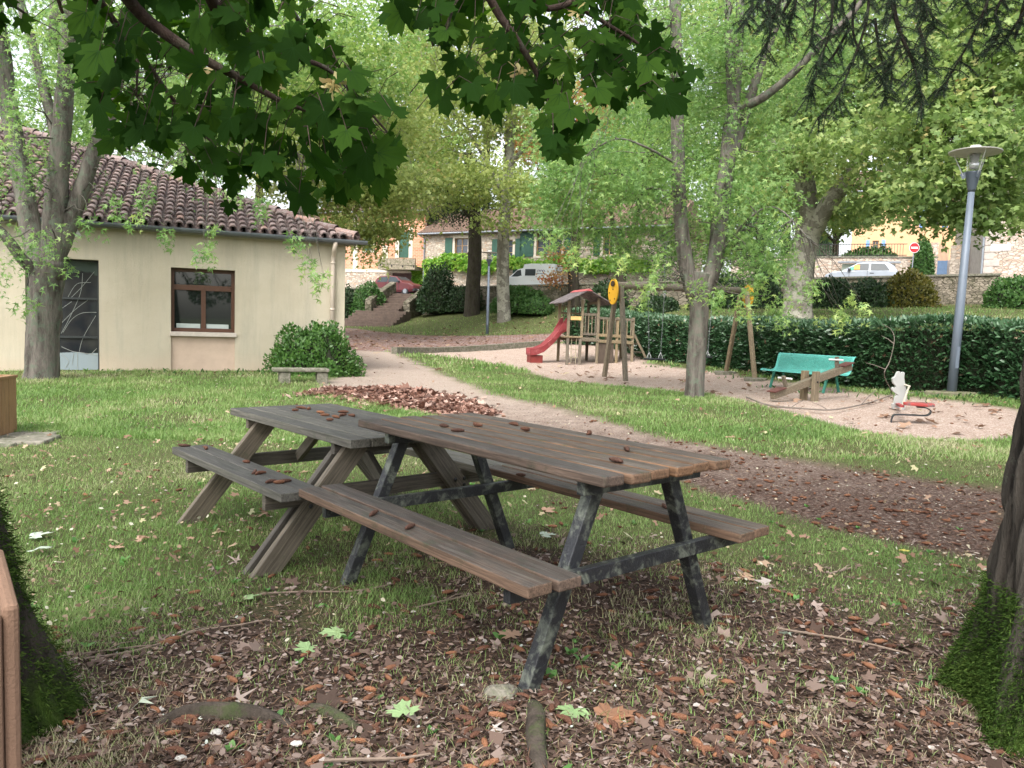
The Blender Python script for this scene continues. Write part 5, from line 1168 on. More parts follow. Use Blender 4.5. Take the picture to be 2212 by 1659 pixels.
# string of festoon bulbs
cb = spline([at(748, 556, 50), at(800, 566, 50), at(870, 573, 50), at(940, 570, 50), at(1000, 552, 50), at(1022, 535, 50)], 6); b = MB(); o0 = cb[0].copy(); b.tube([p-o0 for p in cb], .012, 4)
for i in range(2, len(cb)-1, 2): b.lathe([(.02, 0), (.05, -.05), (.04, -.14)], 6, Matrix.Translation(cb[i]-o0))
o = b.build('festoon_wire', m_rub); o.location = o0; tag(o, 'sagging dark wire of festoon bulbs strung from the building corner to a tree', 'wire')
# ================================================================= CARS
def car(name, loc, rz, Lc, Wc, prof, glass, paint, label, cat, wheels, rear=False, hub=.29):
    """prof: [(x, z_bottom, z_belt, z_top, half width belt, half width top)]"""
    o = empty(name, loc, rz, label, cat)
    b = MB(); rings = []
    for x, zb, zm, ztp, w0, w1 in prof:
        rings.append([(x, -w0*.9, zb), (x, -w0, zb+.18), (x, -w0, zm), (x, -w1, ztp), (x, w1, ztp), (x, w0, zm), (x, w0, zb+.18), (x, w0*.9, zb)])
    vs = [p for r_ in rings for p in r_]; m_ = len(rings)
    b.add(vs, [(i*8+(k+1) % 8, i*8+k, (i+1)*8+k, (i+1)*8+(k+1) % 8) for i in range(m_-1) for k in range(8)]+[tuple(range(8)), tuple(reversed(range((m_-1)*8, m_*8)))])
    body = b.build('body', paint, o, bevel=.03)
    for nm, pl in glass:
        g = MB(); g.add(pl+[(x, y+(.012 if y > 0 else -.012) if abs(y) > .3 and nm != 'windscreen' else y, z) for x, y, z in pl][:0], [tuple(range(len(pl)))]); w = g.build(nm, m_carglass, o)
    for x in wheels:
        for s in (1, -1):
            w = MB(); M_ = Matrix.Translation((x, s*(Wc/2-.1), hub)) @ Matrix.Rotation(math.pi/2, 4, 'X'); w.lathe([(hub*.6, -.09), (hub, -.08), (hub, .08), (hub*.6, .09)], 20, M_); wh = w.build('wheel', m_rub, o)
            w = MB(); w.lathe([(hub*.58, -.10), (hub*.58, .10)], 14, M_); w.build('rim', m_zinc, wh)
    return o, body
m_carglass = plain('car_glass', (.035, .045, .05), .35, .3, 1, 0, spec=.25)
m_redcar = plain('dark_red_car_paint', (.095, .010, .014), .4, .08, 1, 0, spec=.7); m_silver = plain('silver_car_paint', (.34, .37, .42), .35, .06, 1, 0, metal=.1, spec=.5); m_white = plain('white_van_paint', (.66, .69, .70), .3, .04, 1, 0, spec=.6)
m_dkpl = plain('dark_bumper', (.03, .03, .035), .6, .1); m_hl = plain('headlamp', (.6, .62, .65), .15, .1, spec=.9)
hatch = [(-1.85, .40, .75, .78, .70, .66), (-1.80, .25, .82, .95, .78, .62), (-1.62, .2, .9, 1.22, .82, .58), (-1.35, .2, .92, 1.40, .83, .56), (-.3, .2, .92, 1.44, .84, .57), (.25, .2, .92, 1.38, .84, .56), (.95, .2, .92, .95, .84, .70), (1.5, .22, .86, .88, .82, .66), (1.85, .28, .70, .74, .74, .60), (1.93, .34, .55, .58, .66, .56)]
def hatch_glass():
    g = []
    for s in (1, -1):
        e = .012
        g.append(('side_window', [(-1.42, s*(.835), .96), (-.45, s*(.845), .96), (-.45, s*(.64+e), 1.36), (-1.15, s*(.64+e), 1.33)]))
        g.append(('side_window', [(-.36, s*(.845), .96), (.72, s*(.845), .96), (.20, s*(.64+e), 1.34), (-.36, s*(.64+e), 1.36)]))
    g.append(('windscreen', [(.90, -.70, .975), (.90, .70, .975), (.29, .54, 1.385), (.29, -.54, 1.385)])); g.append(('rear_window', [(-1.73, -.6, 1.0), (-1.73, .6, 1.0), (-1.42, .5, 1.36), (-1.42, -.5, 1.36)])); return g
def carbits(o, lx, plate=True):
    for s in (1, -1): b = MB(); b.box(1.72, 1.875, s*.5-.16, s*.5+.16, .56, .70); b.build('headlight', m_hl, o, bevel=.02)
    b = MB(); b.box(1.75, 1.965, -.72, .72, .30, .50); b.build('bumper', m_dkpl, o, bevel=.03)
    b = MB(); b.box(-1.93, -1.75, -.72, .72, .32, .52); b.build('bumper', m_dkpl, o, bevel=.03)
    b = MB(); b.box(1.966, 1.972, -.25, .25, .35, .46); b.build('number_plate', plain('plate_white', (.7, .7, .7), .5), o)
    for s in (1, -1): b = MB(); b.box(-1.86, -1.74, s*.62-.09, s*.62+.09, .62, .84); b.build('tail_light', m_redcar, o)
    for s in (1, -1): b = MB(); b.box(.55, .72, s*.9-.06, s*.9+.06, .93, 1.06); b.build('mirror', m_dkpl, o, bevel=.01)
    b = MB()
    for s in (1, -1):
        for x in (-.30, .62, -1.0): b.box(x, x+.02, s*.838-.006, s*.838+.006, .3, .93) if x != -1.0 else None
        b.box(-.42, -.62, s*.84-.008, s*.84+.012, .78, .82)
    b.build('door_seams', m_dkpl, o)
rc = at(871, 620, 58.0); ro, _ = car('parked_car', (rc.x-.4, 58.3, street_z(rc.x)), R(-28), 3.9, 1.68, hatch, hatch_glass(), m_redcar, 'dark red hatchback parked at the top of the stone steps', 'car', (-1.2, 1.2)); carbits(ro, 1)
sc_ = at(1866, 590, 43.3); so, _ = car('parked_car', (sc_.x, 43.6, street_z(sc_.x)), R(180-24), 3.8, 1.64, hatch, hatch_glass(), m_silver, 'silver blue hatchback parked by the notice board with bright papers behind its window', 'car', (-1.2, 1.2)); carbits(so, 1)
for (x0, x1, z0, z1, c, nm) in ((.10, .38, 1.0, 1.27, (.75, .33, .03), 'orange_poster'), (.42, .60, .98, 1.15, (.05, .45, .22), 'green_poster')):
    b = MB(); b.box(x0, x1, .74, .745, z0, z1); b.v = [(v[0], v[1] if v[2] < 1.1 else .70, v[2]) for v in b.v]
    b = MB(); y_ = lambda z: .862-(z-.96)*.50; b.add([(x0, y_(z0), z0), (x1, y_(z0), z0), (x1, y_(z1), z1), (x0, y_(z1), z1)], [(0, 1, 2, 3)]); b.build(nm, plain(nm, c, .5, .2, 12), so)
vanp = [(-1.95, .4, .95, 1.80, .78, .70), (-1.9, .22, .98, 1.86, .82, .74), (-.2, .2, .98, 1.88, .83, .74), (.25, .2, .98, 1.84, .83, .72), (.34, .2, .98, 1.60, .83, .66), (.72, .2, .98, 1.52, .83, .62), (1.30, .2, .96, 1.0, .82, .72), (1.75, .24, .84, .88, .78, .68), (2.02, .32, .62, .66, .7, .6)]
vg = []
for s in (1, -1):
    vg.append(('side_window', [(.38, s*.815, 1.02), (1.12, s*.815, 1.02), (.74, s*.665, 1.44), (.40, s*.67, 1.50)])); vg.append(('side_window', [(-.62, s*.842, 1.08), (.12, s*.842, 1.08), (.12, s*.79, 1.52), (-.62, s*.79, 1.52)]))
vg.append(('windscreen', [(1.27, -.70, 1.03), (1.27, .70, 1.03), (.78, .60, 1.49), (.78, -.60, 1.49)]))
vc = at(1148, 600, 51.6); vo_, _ = car('parked_van', (vc.x, 51.9, street_z(vc.x)), R(180-24), 4, 1.66, vanp, vg, m_white, 'small white high-roofed van with red and white stripes, parked behind the plane tree', 'van', (-1.3, 1.35)); 
for s in (1, -1):
    for k in range(4): b = MB(); x = -1.75+k*.26; b.add([(x, s*.846, .78), (x+.15, s*.846, .78), (x+.23, s*.846, .93), (x+.08, s*.846, .93)], [(0, 1, 2, 3)]); b.build('red_stripe', plain('stripe_red', (.55, .06, .03), .5), vo_)
    b = MB()
    yy = lambda z: s*(.846-(z-.98)*.105)
    for k in range(3): x = -1.28+k*.17*1; b.tube([(x-.02, yy(1.34), 1.34), (x+.08, yy(1.47), 1.47), (x+.15, yy(1.45), 1.45), (x+.16, yy(1.33), 1.33)], .018, 4)
    for k, ch in enumerate((0, 1, 2, 3, 4, 5)): x = -1.30+k*.10; b.box(x, x+.06, min(yy(1.24)-.003*s, yy(1.2)+.012*s), max(yy(1.24)-.003*s, yy(1.2)+.012*s), 1.19, 1.24)
    b.build('lettering', plain('dark_blue_logo', (.03, .03, .10), .5), vo_)
for s in (1, -1): b = MB(); b.box(-1.97, -1.86, s*.72-.07, s*.72+.07, .75, 1.05); b.build('tail_light', m_redcar, vo_)
b = MB(); b.box(1.95, 2.08, -.7, .7, .3, .52); b.box(-2.02, -1.9, -.74, .74, .3, .5); b.build('bumper', m_dkpl, vo_)
# ================================================================= TREES AND SHRUBS
def bark(name, c1, c2, patch, scale=4, rough=.85, bmp=.6, stretch=(1, 1, .35), lich=(.22, .28, .20), lamt=.6, lpos=(.52, .62), moss=None):
    m, t, b_ = nt(name); v = coords(t, stretch); v1 = coords(t)
    n1 = noi(t, v, scale, 9, .7, .4); c = ramp(t, n1, [(.35, c1), (.65, c2)])
    if patch: vo = N(t, 'ShaderNodeTexVoronoi'); vo.inputs['Scale'].default_value = 5; w = N(t, 'ShaderNodeTexNoise'); w.inputs['Scale'].default_value = 5; t.links.new(v1, w.inputs['Vector']); t.links.new(mix(t, .35, v1, w.outputs['Color']), vo.inputs['Vector']); s = N(t, 'ShaderNodeSeparateColor'); t.links.new(vo.outputs['Color'], s.inputs[0]); c = mix(t, ramp(t, s.outputs[0], [(.5, (0, 0, 0)), (.56, (1, 1, 1))]), c, patch)
    c = mix(t, ramp(t, noi(t, v1, 7, 9, .78), [(lpos[0], (0, 0, 0)), (lpos[1], (lamt,)*3)]), c, lich)
    if moss:
        sz = N(t, 'ShaderNodeSeparateXYZ'); t.links.new(v1, sz.inputs[0]); f = maths(t, 'ADD', maths(t, 'MULTIPLY', sz.outputs[2], -moss), maths(t, 'MULTIPLY', noi(t, v1, 3, 6, .7), 1.7))
        c = mix(t, ramp(t, f, [(.35, (0, 0, 0)), (.6, (1, 1, 1))]), c, mix(t, noi(t, v1, 40, 4), (.02, .045, .006), (.07, .12, .015)))
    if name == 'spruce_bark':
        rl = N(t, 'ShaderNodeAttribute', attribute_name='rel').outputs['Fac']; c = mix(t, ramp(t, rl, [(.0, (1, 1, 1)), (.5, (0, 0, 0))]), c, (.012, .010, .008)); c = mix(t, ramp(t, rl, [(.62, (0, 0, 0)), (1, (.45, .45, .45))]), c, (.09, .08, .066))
    t.links.new(c, b_.inputs['Base Color']); b_.inputs['Roughness'].default_value = rough; b_.inputs['Specular IOR Level'].default_value = .2
    bump(t, b_, maths(t, 'ADD', n1, maths(t, 'MULTIPLY', noi(t, v, scale*6, 5, .7), .5)), bmp, .04); return m
B_silver = bark('silver_maple_bark', (.045, .038, .032), (.20, .175, .152), None, 7, bmp=1, lich=(.125, .165, .115), lamt=.65, lpos=(.5, .6), stretch=(1, 1, .22))
B_plane = bark('plane_bark', (.14, .125, .10), (.22, .205, .17), (.31, .295, .24), 4, lich=(.09, .08, .06), lamt=.8)
B_dark = bark('dark_mossy_bark', (.022, .017, .012), (.06, .05, .038), None, 5, lich=(.05, .06, .02), lamt=.7)
B_twig = bark('dark_twig_bark', (.03, .018, .014), (.075, .05, .038), None, 20, lamt=.2)
B_spruce = bark('spruce_bark', (.012, .010, .008), (.062, .052, .042), None, 9, bmp=1, stretch=(1, 1, .25), lich=(.13, .17, .12), lamt=.6, lpos=(.58, .64), moss=2.1)
def blob(x, y, D, rx, ry, rd): c = at(x, y, D); k = D/CF; return (np.array(c), np.array([rx*k, rd, ry*k]))
def sample_blob(bl, n, shell=.45):
    c, r = bl; v = unit(n); q = (shell+(1-shell)*rng.random(n)**.6)[:, None]; return c+v*q*r
def crown(name, root, blobs, ncl, per, sig, size, T, mat, hang=0, flat=.5, skel=None, bark_m=None, twigs=0, rbias=0, dirbias=None, droop=.3):
    vol = np.array([np.prod(b_[1])**.7 for b_ in blobs]); vol /= vol.sum(); cl = []
    for b_, v in zip(blobs, vol): cl.append(sample_blob(b_, max(2, int(ncl*v))))
    cl = np.concatenate(cl); n = len(cl)*per; ci = np.repeat(np.arange(len(cl)), per)
    off = rng.normal(size=(n, 3))*np.array([sig, sig, sig*flat])
    if hang:   # leaves strung along hanging twigs
        tt = rng.random(n); azi = rng.random(len(cl))*2*np.pi; ll = hang*(.5+rng.random(len(cl)))
        off = off*.45; off[:, 2] -= tt*ll[ci]; off[:, 0] += np.cos(azi[ci])*np.sin(tt*1.7)*ll[ci]*.35; off[:, 1] += np.sin(azi[ci])*np.sin(tt*1.7)*ll[ci]*.35
    C = cl[ci]+off; U = unit(n); U[:, 2] = U[:, 2]*.6-droop; Nn = unit(n)*.75+np.array([0, -.15, .7])
    cr = rng.random(len(cl)); r_ = np.clip(.55*cr[ci]+.45*rng.random(n)+rbias, 0, 1)
    o0 = np.array(root.location)
    S = size*(.6+.7*rng.random(n))
    cr_o = soup(name, C-o0, U, Nn, S, T, mat, root, rnd=r_)
    return cl
def limb(b, pts, r0, r1, n=8, wob=.12, sub=5, o0=None):
    p = spline(pts, sub); m_ = len(p); b.tube([Vector(q)-o0 for q in p], [r0+(r1-r0)*(i/(m_-1))**.85 for i in range(m_)], n, wob=wob); return p
def twig_net(b, cl, nodes, o0, k=60, r=.02, sagf=.15):
    nd = np.array([tuple(p) for p in nodes]); idx = rng.choice(len(cl), min(k, len(cl)), False)
    for i in idx:
        c = cl[i]; j = np.argmin(((nd-c)**2).sum(1)+rng.random(len(nd))*2); a = Vector(nd[j]); e = Vector(c); L_ = (e-a).length
        if L_ > 7: continue
        m1 = a.lerp(e, .35)+Vector((0, 0, L_*sagf))+Vector(rng.normal(size=3))*L_*.05; m2 = a.lerp(e, .7)+Vector((0, 0, L_*sagf*.9))+Vector(rng.normal(size=3))*L_*.05
        b.tube([Vector(q)-o0 for q in (a, m1, m2, e)], [r, r*.7, r*.45, r*.2], 4, False)
LS_silver = leafmat('silver_maple_leaf', [(0, (.09, .18, .055)), (.4, (.165, .285, .09)), (.75, (.26, .385, .13)), (1, (.38, .47, .15))], .45, .5)
LS_plane = leafmat('plane_leaf', [(0, (.15, .205, .06)), (.4, (.25, .315, .10)), (.75, (.37, .425, .15)), (.93, (.46, .43, .18)), (1, (.42, .25, .11))], .45, .55)
LS_planeg = leafmat('plane_leaf_green', [(0, (.11, .185, .06)), (.45, (.21, .30, .10)), (.8, (.34, .42, .15)), (.95, (.45, .43, .18)), (1, (.4, .22, .09))], .45, .55)
LS_mid = leafmat('bright_green_leaf', [(0, (.10, .19, .05)), (.5, (.19, .31, .085)), (1, (.34, .43, .13))], .42, .5)
LS_dark = leafmat('dark_tree_leaf', [(0, (.015, .035, .012)), (.6, (.035, .075, .025)), (1, (.08, .12, .03))], .25, .5)
LS_brown = leafmat('turning_leaf', [(0, (.28, .22, .07)), (.4, (.36, .22, .09)), (.8, (.38, .17, .08)), (1, (.26, .10, .05))], .4, .6)
# --- 1 left multi-stemmed silver maple
def tree_root(name, p, label, cat='tree', group=None): return empty(name, tuple(p), 0, label, cat, group)
base = G(90, 818); o0 = base.copy(); D = base.y; T1 = tree_root('silver_maple', base, 'multi-stemmed silver maple with lichened bark in front of the painted glass door')
b = MB(); nodes = []
mb = [at(88, 830, D), at(90, 790, D), at(95, 700, D), at(100, 620, D), at(112, 560, D)]
p = spline(mb, 4); b.tube([q-o0 for q in p], list(np.interp(np.linspace(0, 1, len(p)), [0, .08, .2, .6, 1], [.40, .30, .265, .26, .26])), 18, wob=.12)
nodes += limb(b, [at(112, 600, D), at(120, 470, D-.1), at(130, 330, D-.2), at(142, 180, D-.3), at(150, 20, D-.4), at(158, -120, D-.4)], .21, .10, 12, .12, 5, o0)
nodes += limb(b, [at(112, 580, D), at(150, 480, D), at(185, 385, D), at(212, 300, D), at(235, 250, D), at(262, 150, D+.3)], .17, .08, 10, .14, 5, o0)
nodes += limb(b, [at(96, 600, D), at(68, 500, D+.2), at(40, 350, D+.3), at(18, 220, D+.4), at(2, 90, D+.4), at(-20, -60, D+.4)], .19, .11, 12, .14, 5, o0)
nodes += limb(b, [at(130, 330, D), at(105, 230, D), at(85, 150, D), at(60, 60, D), at(30, -40, D)], .10, .07, 8, .14, 5, o0)
nodes += limb(b, [at(80, 590, D-.1), at(48, 560, D-.3), at(15, 515, D-.5), at(-20, 480, D-.6)], .11, .07, 8, .14, 5, o0)
nodes += limb(b, [at(118, 100, D+.6), at(122, 0, D+.8), at(118, -90, D+.8)], .12, .10, 8, .1, 4, o0)
bl = [blob(70, 60, D+1, 190, 120, 2.2), blob(40, 330, D-.5, 60, 90, 1.2), blob(60, 490, D-.9, 70, 70, .6), blob(330, 80, D+2, 190, 110, 2.5), blob(420, 270, D+.5, 120, 80, 1.5), blob(150, 150, D, 90, 200, 1.5)]
cl = crown('crown', T1, bl, 380, 34, .26, .085, T_SILVER, LS_silver, hang=.6)
# drooping sprays over the wall
spr = [(305, 455, 60), (348, 500, 40), (455, 490, 60), (440, 530, 30), (640, 500, 90), (655, 560, 60), (690, 590, 30), (250, 430, 50), (330, 400, 60), (560, 440, 60), (60, 640, 20), (130, 560, 30), (500, 400, 60), (185, 470, 40)]
blx = [blob(x, y, D-1.0+.5*(i % 3), 16, r_*.35, .3) for i, (x, y, r_) in enumerate(spr)]
cl2 = np.concatenate([crown('hanging_spray', T1, [q_], 4, 12, .12, .11, T_SILVER, LS_silver, hang=.30) for q_ in blx])
twig_net(b, cl, nodes, o0, 120, .015, .06); twig_net(b, cl2, nodes+[at(330, 260, D-.5), at(560, 260, D-.4), at(640, 330, D-.5), at(450, 330, D-.5)], o0, 40, .010, .25)
b.build('trunk', B_silver, T1, smooth=True)
# --- 2 middle silver maple
base = G(1503, 856); o0 = base.copy(); D = base.y; T2 = tree_root('silver_maple', base, 'silver maple on the grass strip before the swing set, foliage drooping over the beam')
b = MB(); nodes = []
p = spline([at(1498, 868, D), at(1500, 835, D), at(1505, 760, D), at(1510, 680, D), at(1512, 610, D), at(1515, 590, D)], 4); b.tube([q-o0 for q in p], list(np.interp(np.linspace(0, 1, len(p)), [0, .1, .25, 1], [.25, .185, .17, .18])), 16, wob=.1)
nodes += limb(b, [at(1500, 640, D), at(1480, 560, D), at(1468, 440, D), at(1464, 300, D), at(1462, 150, D), at(1458, -20, D), at(1455, -150, D)], .15, .09, 10, .12, 5, o0)
nodes += limb(b, [at(1522, 640, D), at(1545, 560, D), at(1558, 450, D), at(1572, 330, D), at(1586, 235, D)], .15, .14, 10, .12, 5, o0)
nodes += limb(b, [at(1586, 245, D), at(1578, 180, D), at(1574, 60, D), at(1568, -80, D)], .09, .06, 8, .12, 5, o0)
nodes += limb(b, [at(1586, 245, D), at(1592, 160, D+.1), at(1598, 40, D+.2), at(1600, -90, D+.3)], .10, .07, 8, .12, 5, o0)
nodes += limb(b, [at(1583, 330, D), at(1612, 240, D+.2), at(1640, 150, D+.2), at(1690, 20, D+.3), at(1720, -80, D+.3)], .11, .06, 8, .12, 5, o0)
nodes += limb(b, [at(1588, 236, D), at(1640, 215, D-.3), at(1700, 170, D-.6), at(1770, 100, D-.8), at(1830, 40, D-1), at(1900, -40, D-1.1)], .085, .045, 8, .12, 5, o0)
nodes += limb(b, [at(1470, 360, D), at(1400, 320, D-.3), at(1330, 300, D-.5), at(1260, 340, D-.6)], .028, .01, 6, .1, 5, o0)
nodes += limb(b, [at(1470, 420, D), at(1390, 400, D+.5), at(1300, 360, D+.8), at(1200, 380, D+1)], .028, .01, 6, .1, 5, o0)
nodes += limb(b, [at(1545, 560, D), at(1620, 470, D-.6), at(1680, 450, D-.9), at(1750, 520, D-1.2)], .025, .01, 6, .1, 5, o0)
bl = [blob(1440, 120, D+1, 190, 130, 2.3), blob(1640, 110, D+1, 200, 120, 2.2), blob(1270, 330, D+.6, 130, 70, 1.4), blob(1330, 430, D+1.0, 140, 60, 1.2), blob(1500, 380, D+.4, 110, 110, 1.5),
      blob(1620, 450, D-.2, 90, 100, 1.0), blob(1520, 520, D+.5, 80, 50, .6), blob(1640, 530, D-.3, 70, 70, .8), blob(1220, 270, D+.5, 80, 80, 1.0), blob(1360, 500, D+.8, 110, 35, .8), blob(1240, 440, D+.8, 80, 60, .9), blob(1600, 300, D+.6, 120, 90, 1.2), blob(1700, 640, D-.8, 40, 30, .4), blob(1280, 350, D-.3, 110, 50, .9), blob(1180, 400, D+1, 50, 60, .8)]
cl = crown('crown', T2, bl, 920, 38, .28, .088, T_SILVER, LS_silver, hang=.65)
spr = [(1390, 640), (1400, 600), (1750, 620), (1800, 690), (1840, 660), (1620, 650), (1660, 600), (1430, 560), (1540, 640), (1500, 620), (1240, 560), (1200, 520), (1350, 560)]
cl2 = np.concatenate([crown('hanging_spray', T2, [blob(x, y-12, D-.6-.3*(i % 3), 22, 22, .4)], 5, 13, .13, .105, T_SILVER, LS_silver, hang=.3, rbias=.15) for i, (x, y) in enumerate(spr)])
twig_net(b, cl, nodes, o0, 200, .014, .05); twig_net(b, cl2, nodes, o0, 40, .008, .03)
b.build('trunk', B_silver, T2, smooth=True)
# --- far trees ------------------------------------------------------------
def far_tree(name, label, trunk, r0, r1, limbs, blobs, ncl, per, sig, size, T, leafm, barkm, twigs=60, **kw):
    per = int(per*1.75); size *= .72
    base = Vector(trunk[0]); base.z = zt(base.x, base.y) if base.y < wall_y(base.x) else street_z(base.x); o0 = base.copy()
    t = tree_root(name, base, label); b = MB(); nodes = []
    pts = [base-Vector((0, 0, .3)), base+Vector((0, 0, .35))]+[Vector(q) for q in trunk[1:]]
    p = spline(pts, 4); b.tube([q-o0 for q in p], list(np.interp(np.linspace(0, 1, len(p)), [0, 1/(len(pts)-1), 1], [r0*1.45, r0, r1])), 14, wob=.1); nodes += p[6:]
    for lp, a, c in limbs: nodes += limb(b, lp, a, c, 8, .12, 4, o0)
    cl = crown('crown', t, blobs, ncl, per, sig, size, T, leafm, **kw)
    twig_net(b, cl, nodes, o0, twigs, .04, .08)
    b.build('trunk', barkm, t, smooth=True); return t
D = 46
far_tree('plane_tree', 'tall pale-barked plane tree on the far lawn, behind the far street lamp', [at(1088, 692, D), at(1086, 560, D), at(1092, 430, D), at(1100, 340, D), at(1105, 200, D)], .40, .26,
    [([at(1092, 430, D), at(1040, 330, D), at(980, 240, D)], .16, .06), ([at(1098, 360, D), at(1160, 280, D-1), at(1200, 180, D-1)], .16, .06)],
    [blob(930, 400, D-3, 120, 80, 3), blob(1040, 380, D-4, 90, 60, 2.5), blob(960, 250, D, 150, 110, 4), blob(1120, 180, D, 130, 130, 4), blob(1000, 60, D, 170, 120, 4), blob(1060, 478, D-3, 80, 16, 1.5), blob(1120, 430, D-3, 50, 40, 2)], 420, 34, .62, .24, T_PLANE, LS_plane, B_plane)
D = 38
far_tree('plane_tree', 'yellow-green plane tree rising behind the cream building roof', [at(640, 700, D), at(640, 560, D), at(650, 420, D), at(660, 260, D)], .38, .2, [([at(650, 420, D), at(740, 330, D), at(820, 260, D)], .14, .05)],
    [blob(800, 470, D, 110, 70, 3), blob(720, 380, D, 130, 80, 3), blob(850, 395, D-2, 65, 50, 2.5), blob(600, 330, D, 150, 100, 3), blob(760, 230, D+1, 170, 120, 4), blob(775, 500, D-1, 60, 28, 2), blob(800, 545, D-2, 14, 24, .8)], 460, 34, .55, .21, T_PLANE, LS_plane, B_plane)
D = 30
far_tree('leafy_tree', 'bright green tree behind the cream building, filling the gap above its roof', [at(380, 650, D), at(390, 420, D), at(400, 250, D)], .3, .15, [], [blob(420, 180, D, 260, 150, 4), blob(640, 90, D, 200, 150, 4), blob(300, 330, D, 160, 70, 3), blob(820, 110, D+4, 110, 130, 3)], 420, 34, .55, .17, T_PLANE, LS_mid, B_silver)
D = 42
far_tree('leafy_tree', 'pale green tree high above the left end of the building', [at(120, 640, D), at(130, 350, D), at(140, 150, D)], .35, .2, [], [blob(150, 250, D, 190, 90, 4), blob(230, 120, D, 130, 120, 4), blob(30, 330, D, 100, 50, 3)], 190, 34, .7, .22, T_PLANE, LS_mid, B_dark)
D = 50
far_tree('dark_tree', 'dark mossy trunk with dense dark foliage before the stone house, left of the plane tree', [at(1020, 640, D), at(1026, 540, D), at(1022, 430, D), at(1010, 330, D)], .50, .3, [([at(1024, 480, D), at(990, 440, D), at(960, 400, D)], .14, .06)],
    [blob(985, 430, D, 75, 50, 3), blob(1030, 400, D, 50, 50, 2.5), blob(960, 460, D, 40, 25, 2)], 130, 40, .5, .17, T_SIMPLE, LS_dark, B_dark)
D = 47.5
far_tree('broken_tree', 'dark trunk bristling with thin dead shoots, right of the white van', [at(1240, 665, D), at(1238, 580, D), at(1243, 520, D), at(1246, 430, D), at(1250, 340, D)], .36, .2,
    [([at(1242, 600, D), at(1225, 575, D-.3), at(1215, 550, D-.3)], .03, .01), ([at(1242, 612, D), at(1262, 600, D-.3), at(1290, 602, D-.4)], .03, .01), ([at(1242, 600, D), at(1236, 560, D-.5), at(1228, 530, D-.5)], .03, .01), ([at(1242, 560, D), at(1262, 540, D-.3), at(1275, 500, D-.3)], .03, .01), ([at(1240, 565, D), at(1215, 540, D-.3), at(1195, 535, D-.3)], .03, .01)],
    [blob(1195, 590, D-1, 26, 28, .8), blob(1210, 560, D-1, 22, 20, .8), blob(1250, 420, D, 70, 60, 2)], 70, 26, .35, .17, T_PLANE, LS_brown, B_dark, 20)
far_tree('mossy_tree', 'moss-dark Y-forked tree in front of the stone house, left of the swing beam', [at(1340, 660, D), at(1342, 590, D), at(1350, 540, D)], .34, .28,
    [([at(1350, 545, D), at(1368, 500, D), at(1380, 440, D), at(1390, 380, D)], .26, .12), ([at(1348, 550, D), at(1330, 515, D), at(1322, 470, D), at(1310, 400, D)], .22, .10)],
    [blob(1350, 380, D, 110, 60, 3), blob(1420, 300, D, 90, 90, 3)], 130, 34, .6, .2, T_PLANE, LS_mid, B_dark)
D = 30
far_tree('plane_tree', 'big patchy-barked plane tree behind the hedge, with a heavy limb leaning right', [Vector((at(1722, 676, D).x, D, 0)), at(1732, 560, D), at(1745, 500, D), at(1740, 430, D), at(1730, 330, D), at(1720, 200, D)], .56, .34,
    [([at(1745, 515, D), at(1790, 440, D-.5), at(1830, 390, D-.8), at(1860, 330, D-1), at(1900, 250, D-1)], .42, .2), ([at(1730, 330, D), at(1780, 260, D), at(1850, 180, D)], .16, .06), ([at(1740, 380, D), at(1700, 330, D-1), at(1650, 290, D-1)], .14, .05)],
    [blob(1790, 320, D-3, 110, 60, 2.2), blob(1930, 370, D-2, 110, 80, 2.5), blob(1830, 230, D, 170, 100, 3.5), blob(1700, 200, D, 140, 120, 3), blob(1880, 90, D, 200, 110, 4), blob(1660, 400, D, 80, 70, 2), blob(1960, 440, D-3, 60, 40, 1.5), blob(1830, 470, D+1, 90, 30, 2), blob(1640, 60, D, 160, 100, 3)], 520, 34, .5, .22, T_PLANE, LS_planeg, B_plane)
D = 21
far_tree('plane_tree', 'plane tree at the right edge whose grey limbs cross behind the near street lamp', [Vector((at(2330, 700, D).x, D, 0)), at(2310, 560, D), at(2290, 430, D)], .42, .3,
    [([at(2290, 430, D), at(2212, 350, D), at(2150, 310, D), at(2105, 275, D), at(2040, 250, D)], .25, .07), ([at(2250, 390, D), at(2190, 330, D-.4), at(2172, 260, D-.5), at(2140, 205, D-.6)], .17, .07), ([at(2290, 430, D), at(2240, 200, D), at(2200, 0, D)], .2, .1)],
    [blob(2080, 330, D-1, 110, 90, 2), blob(2160, 420, D-1, 90, 50, 1.6), blob(2100, 180, D, 130, 90, 2.5), blob(2150, 50, D, 130, 90, 2.5), blob(2010, 460, D-.5, 60, 25, 1), blob(2040, 400, D-1, 90, 50, 1.6), blob(1980, 250, D, 90, 80, 2), blob(2140, 480, D-1.5, 70, 20, .8)], 430, 28, .36, .19, T_PLANE, LS_planeg, B_plane)
D = 62
far_tree('plane_tree', 'rusty turning tree far behind, showing between the dark maple leaves', [at(1190, 600, 64), at(1190, 450, 64), at(1190, 320, 64)], .4, .2, [], [blob(1190, 300, 64, 90, 60, 3), blob(1280, 230, 64, 60, 50, 3)], 120, 30, .7, .26, T_PLANE, LS_brown, B_dark)
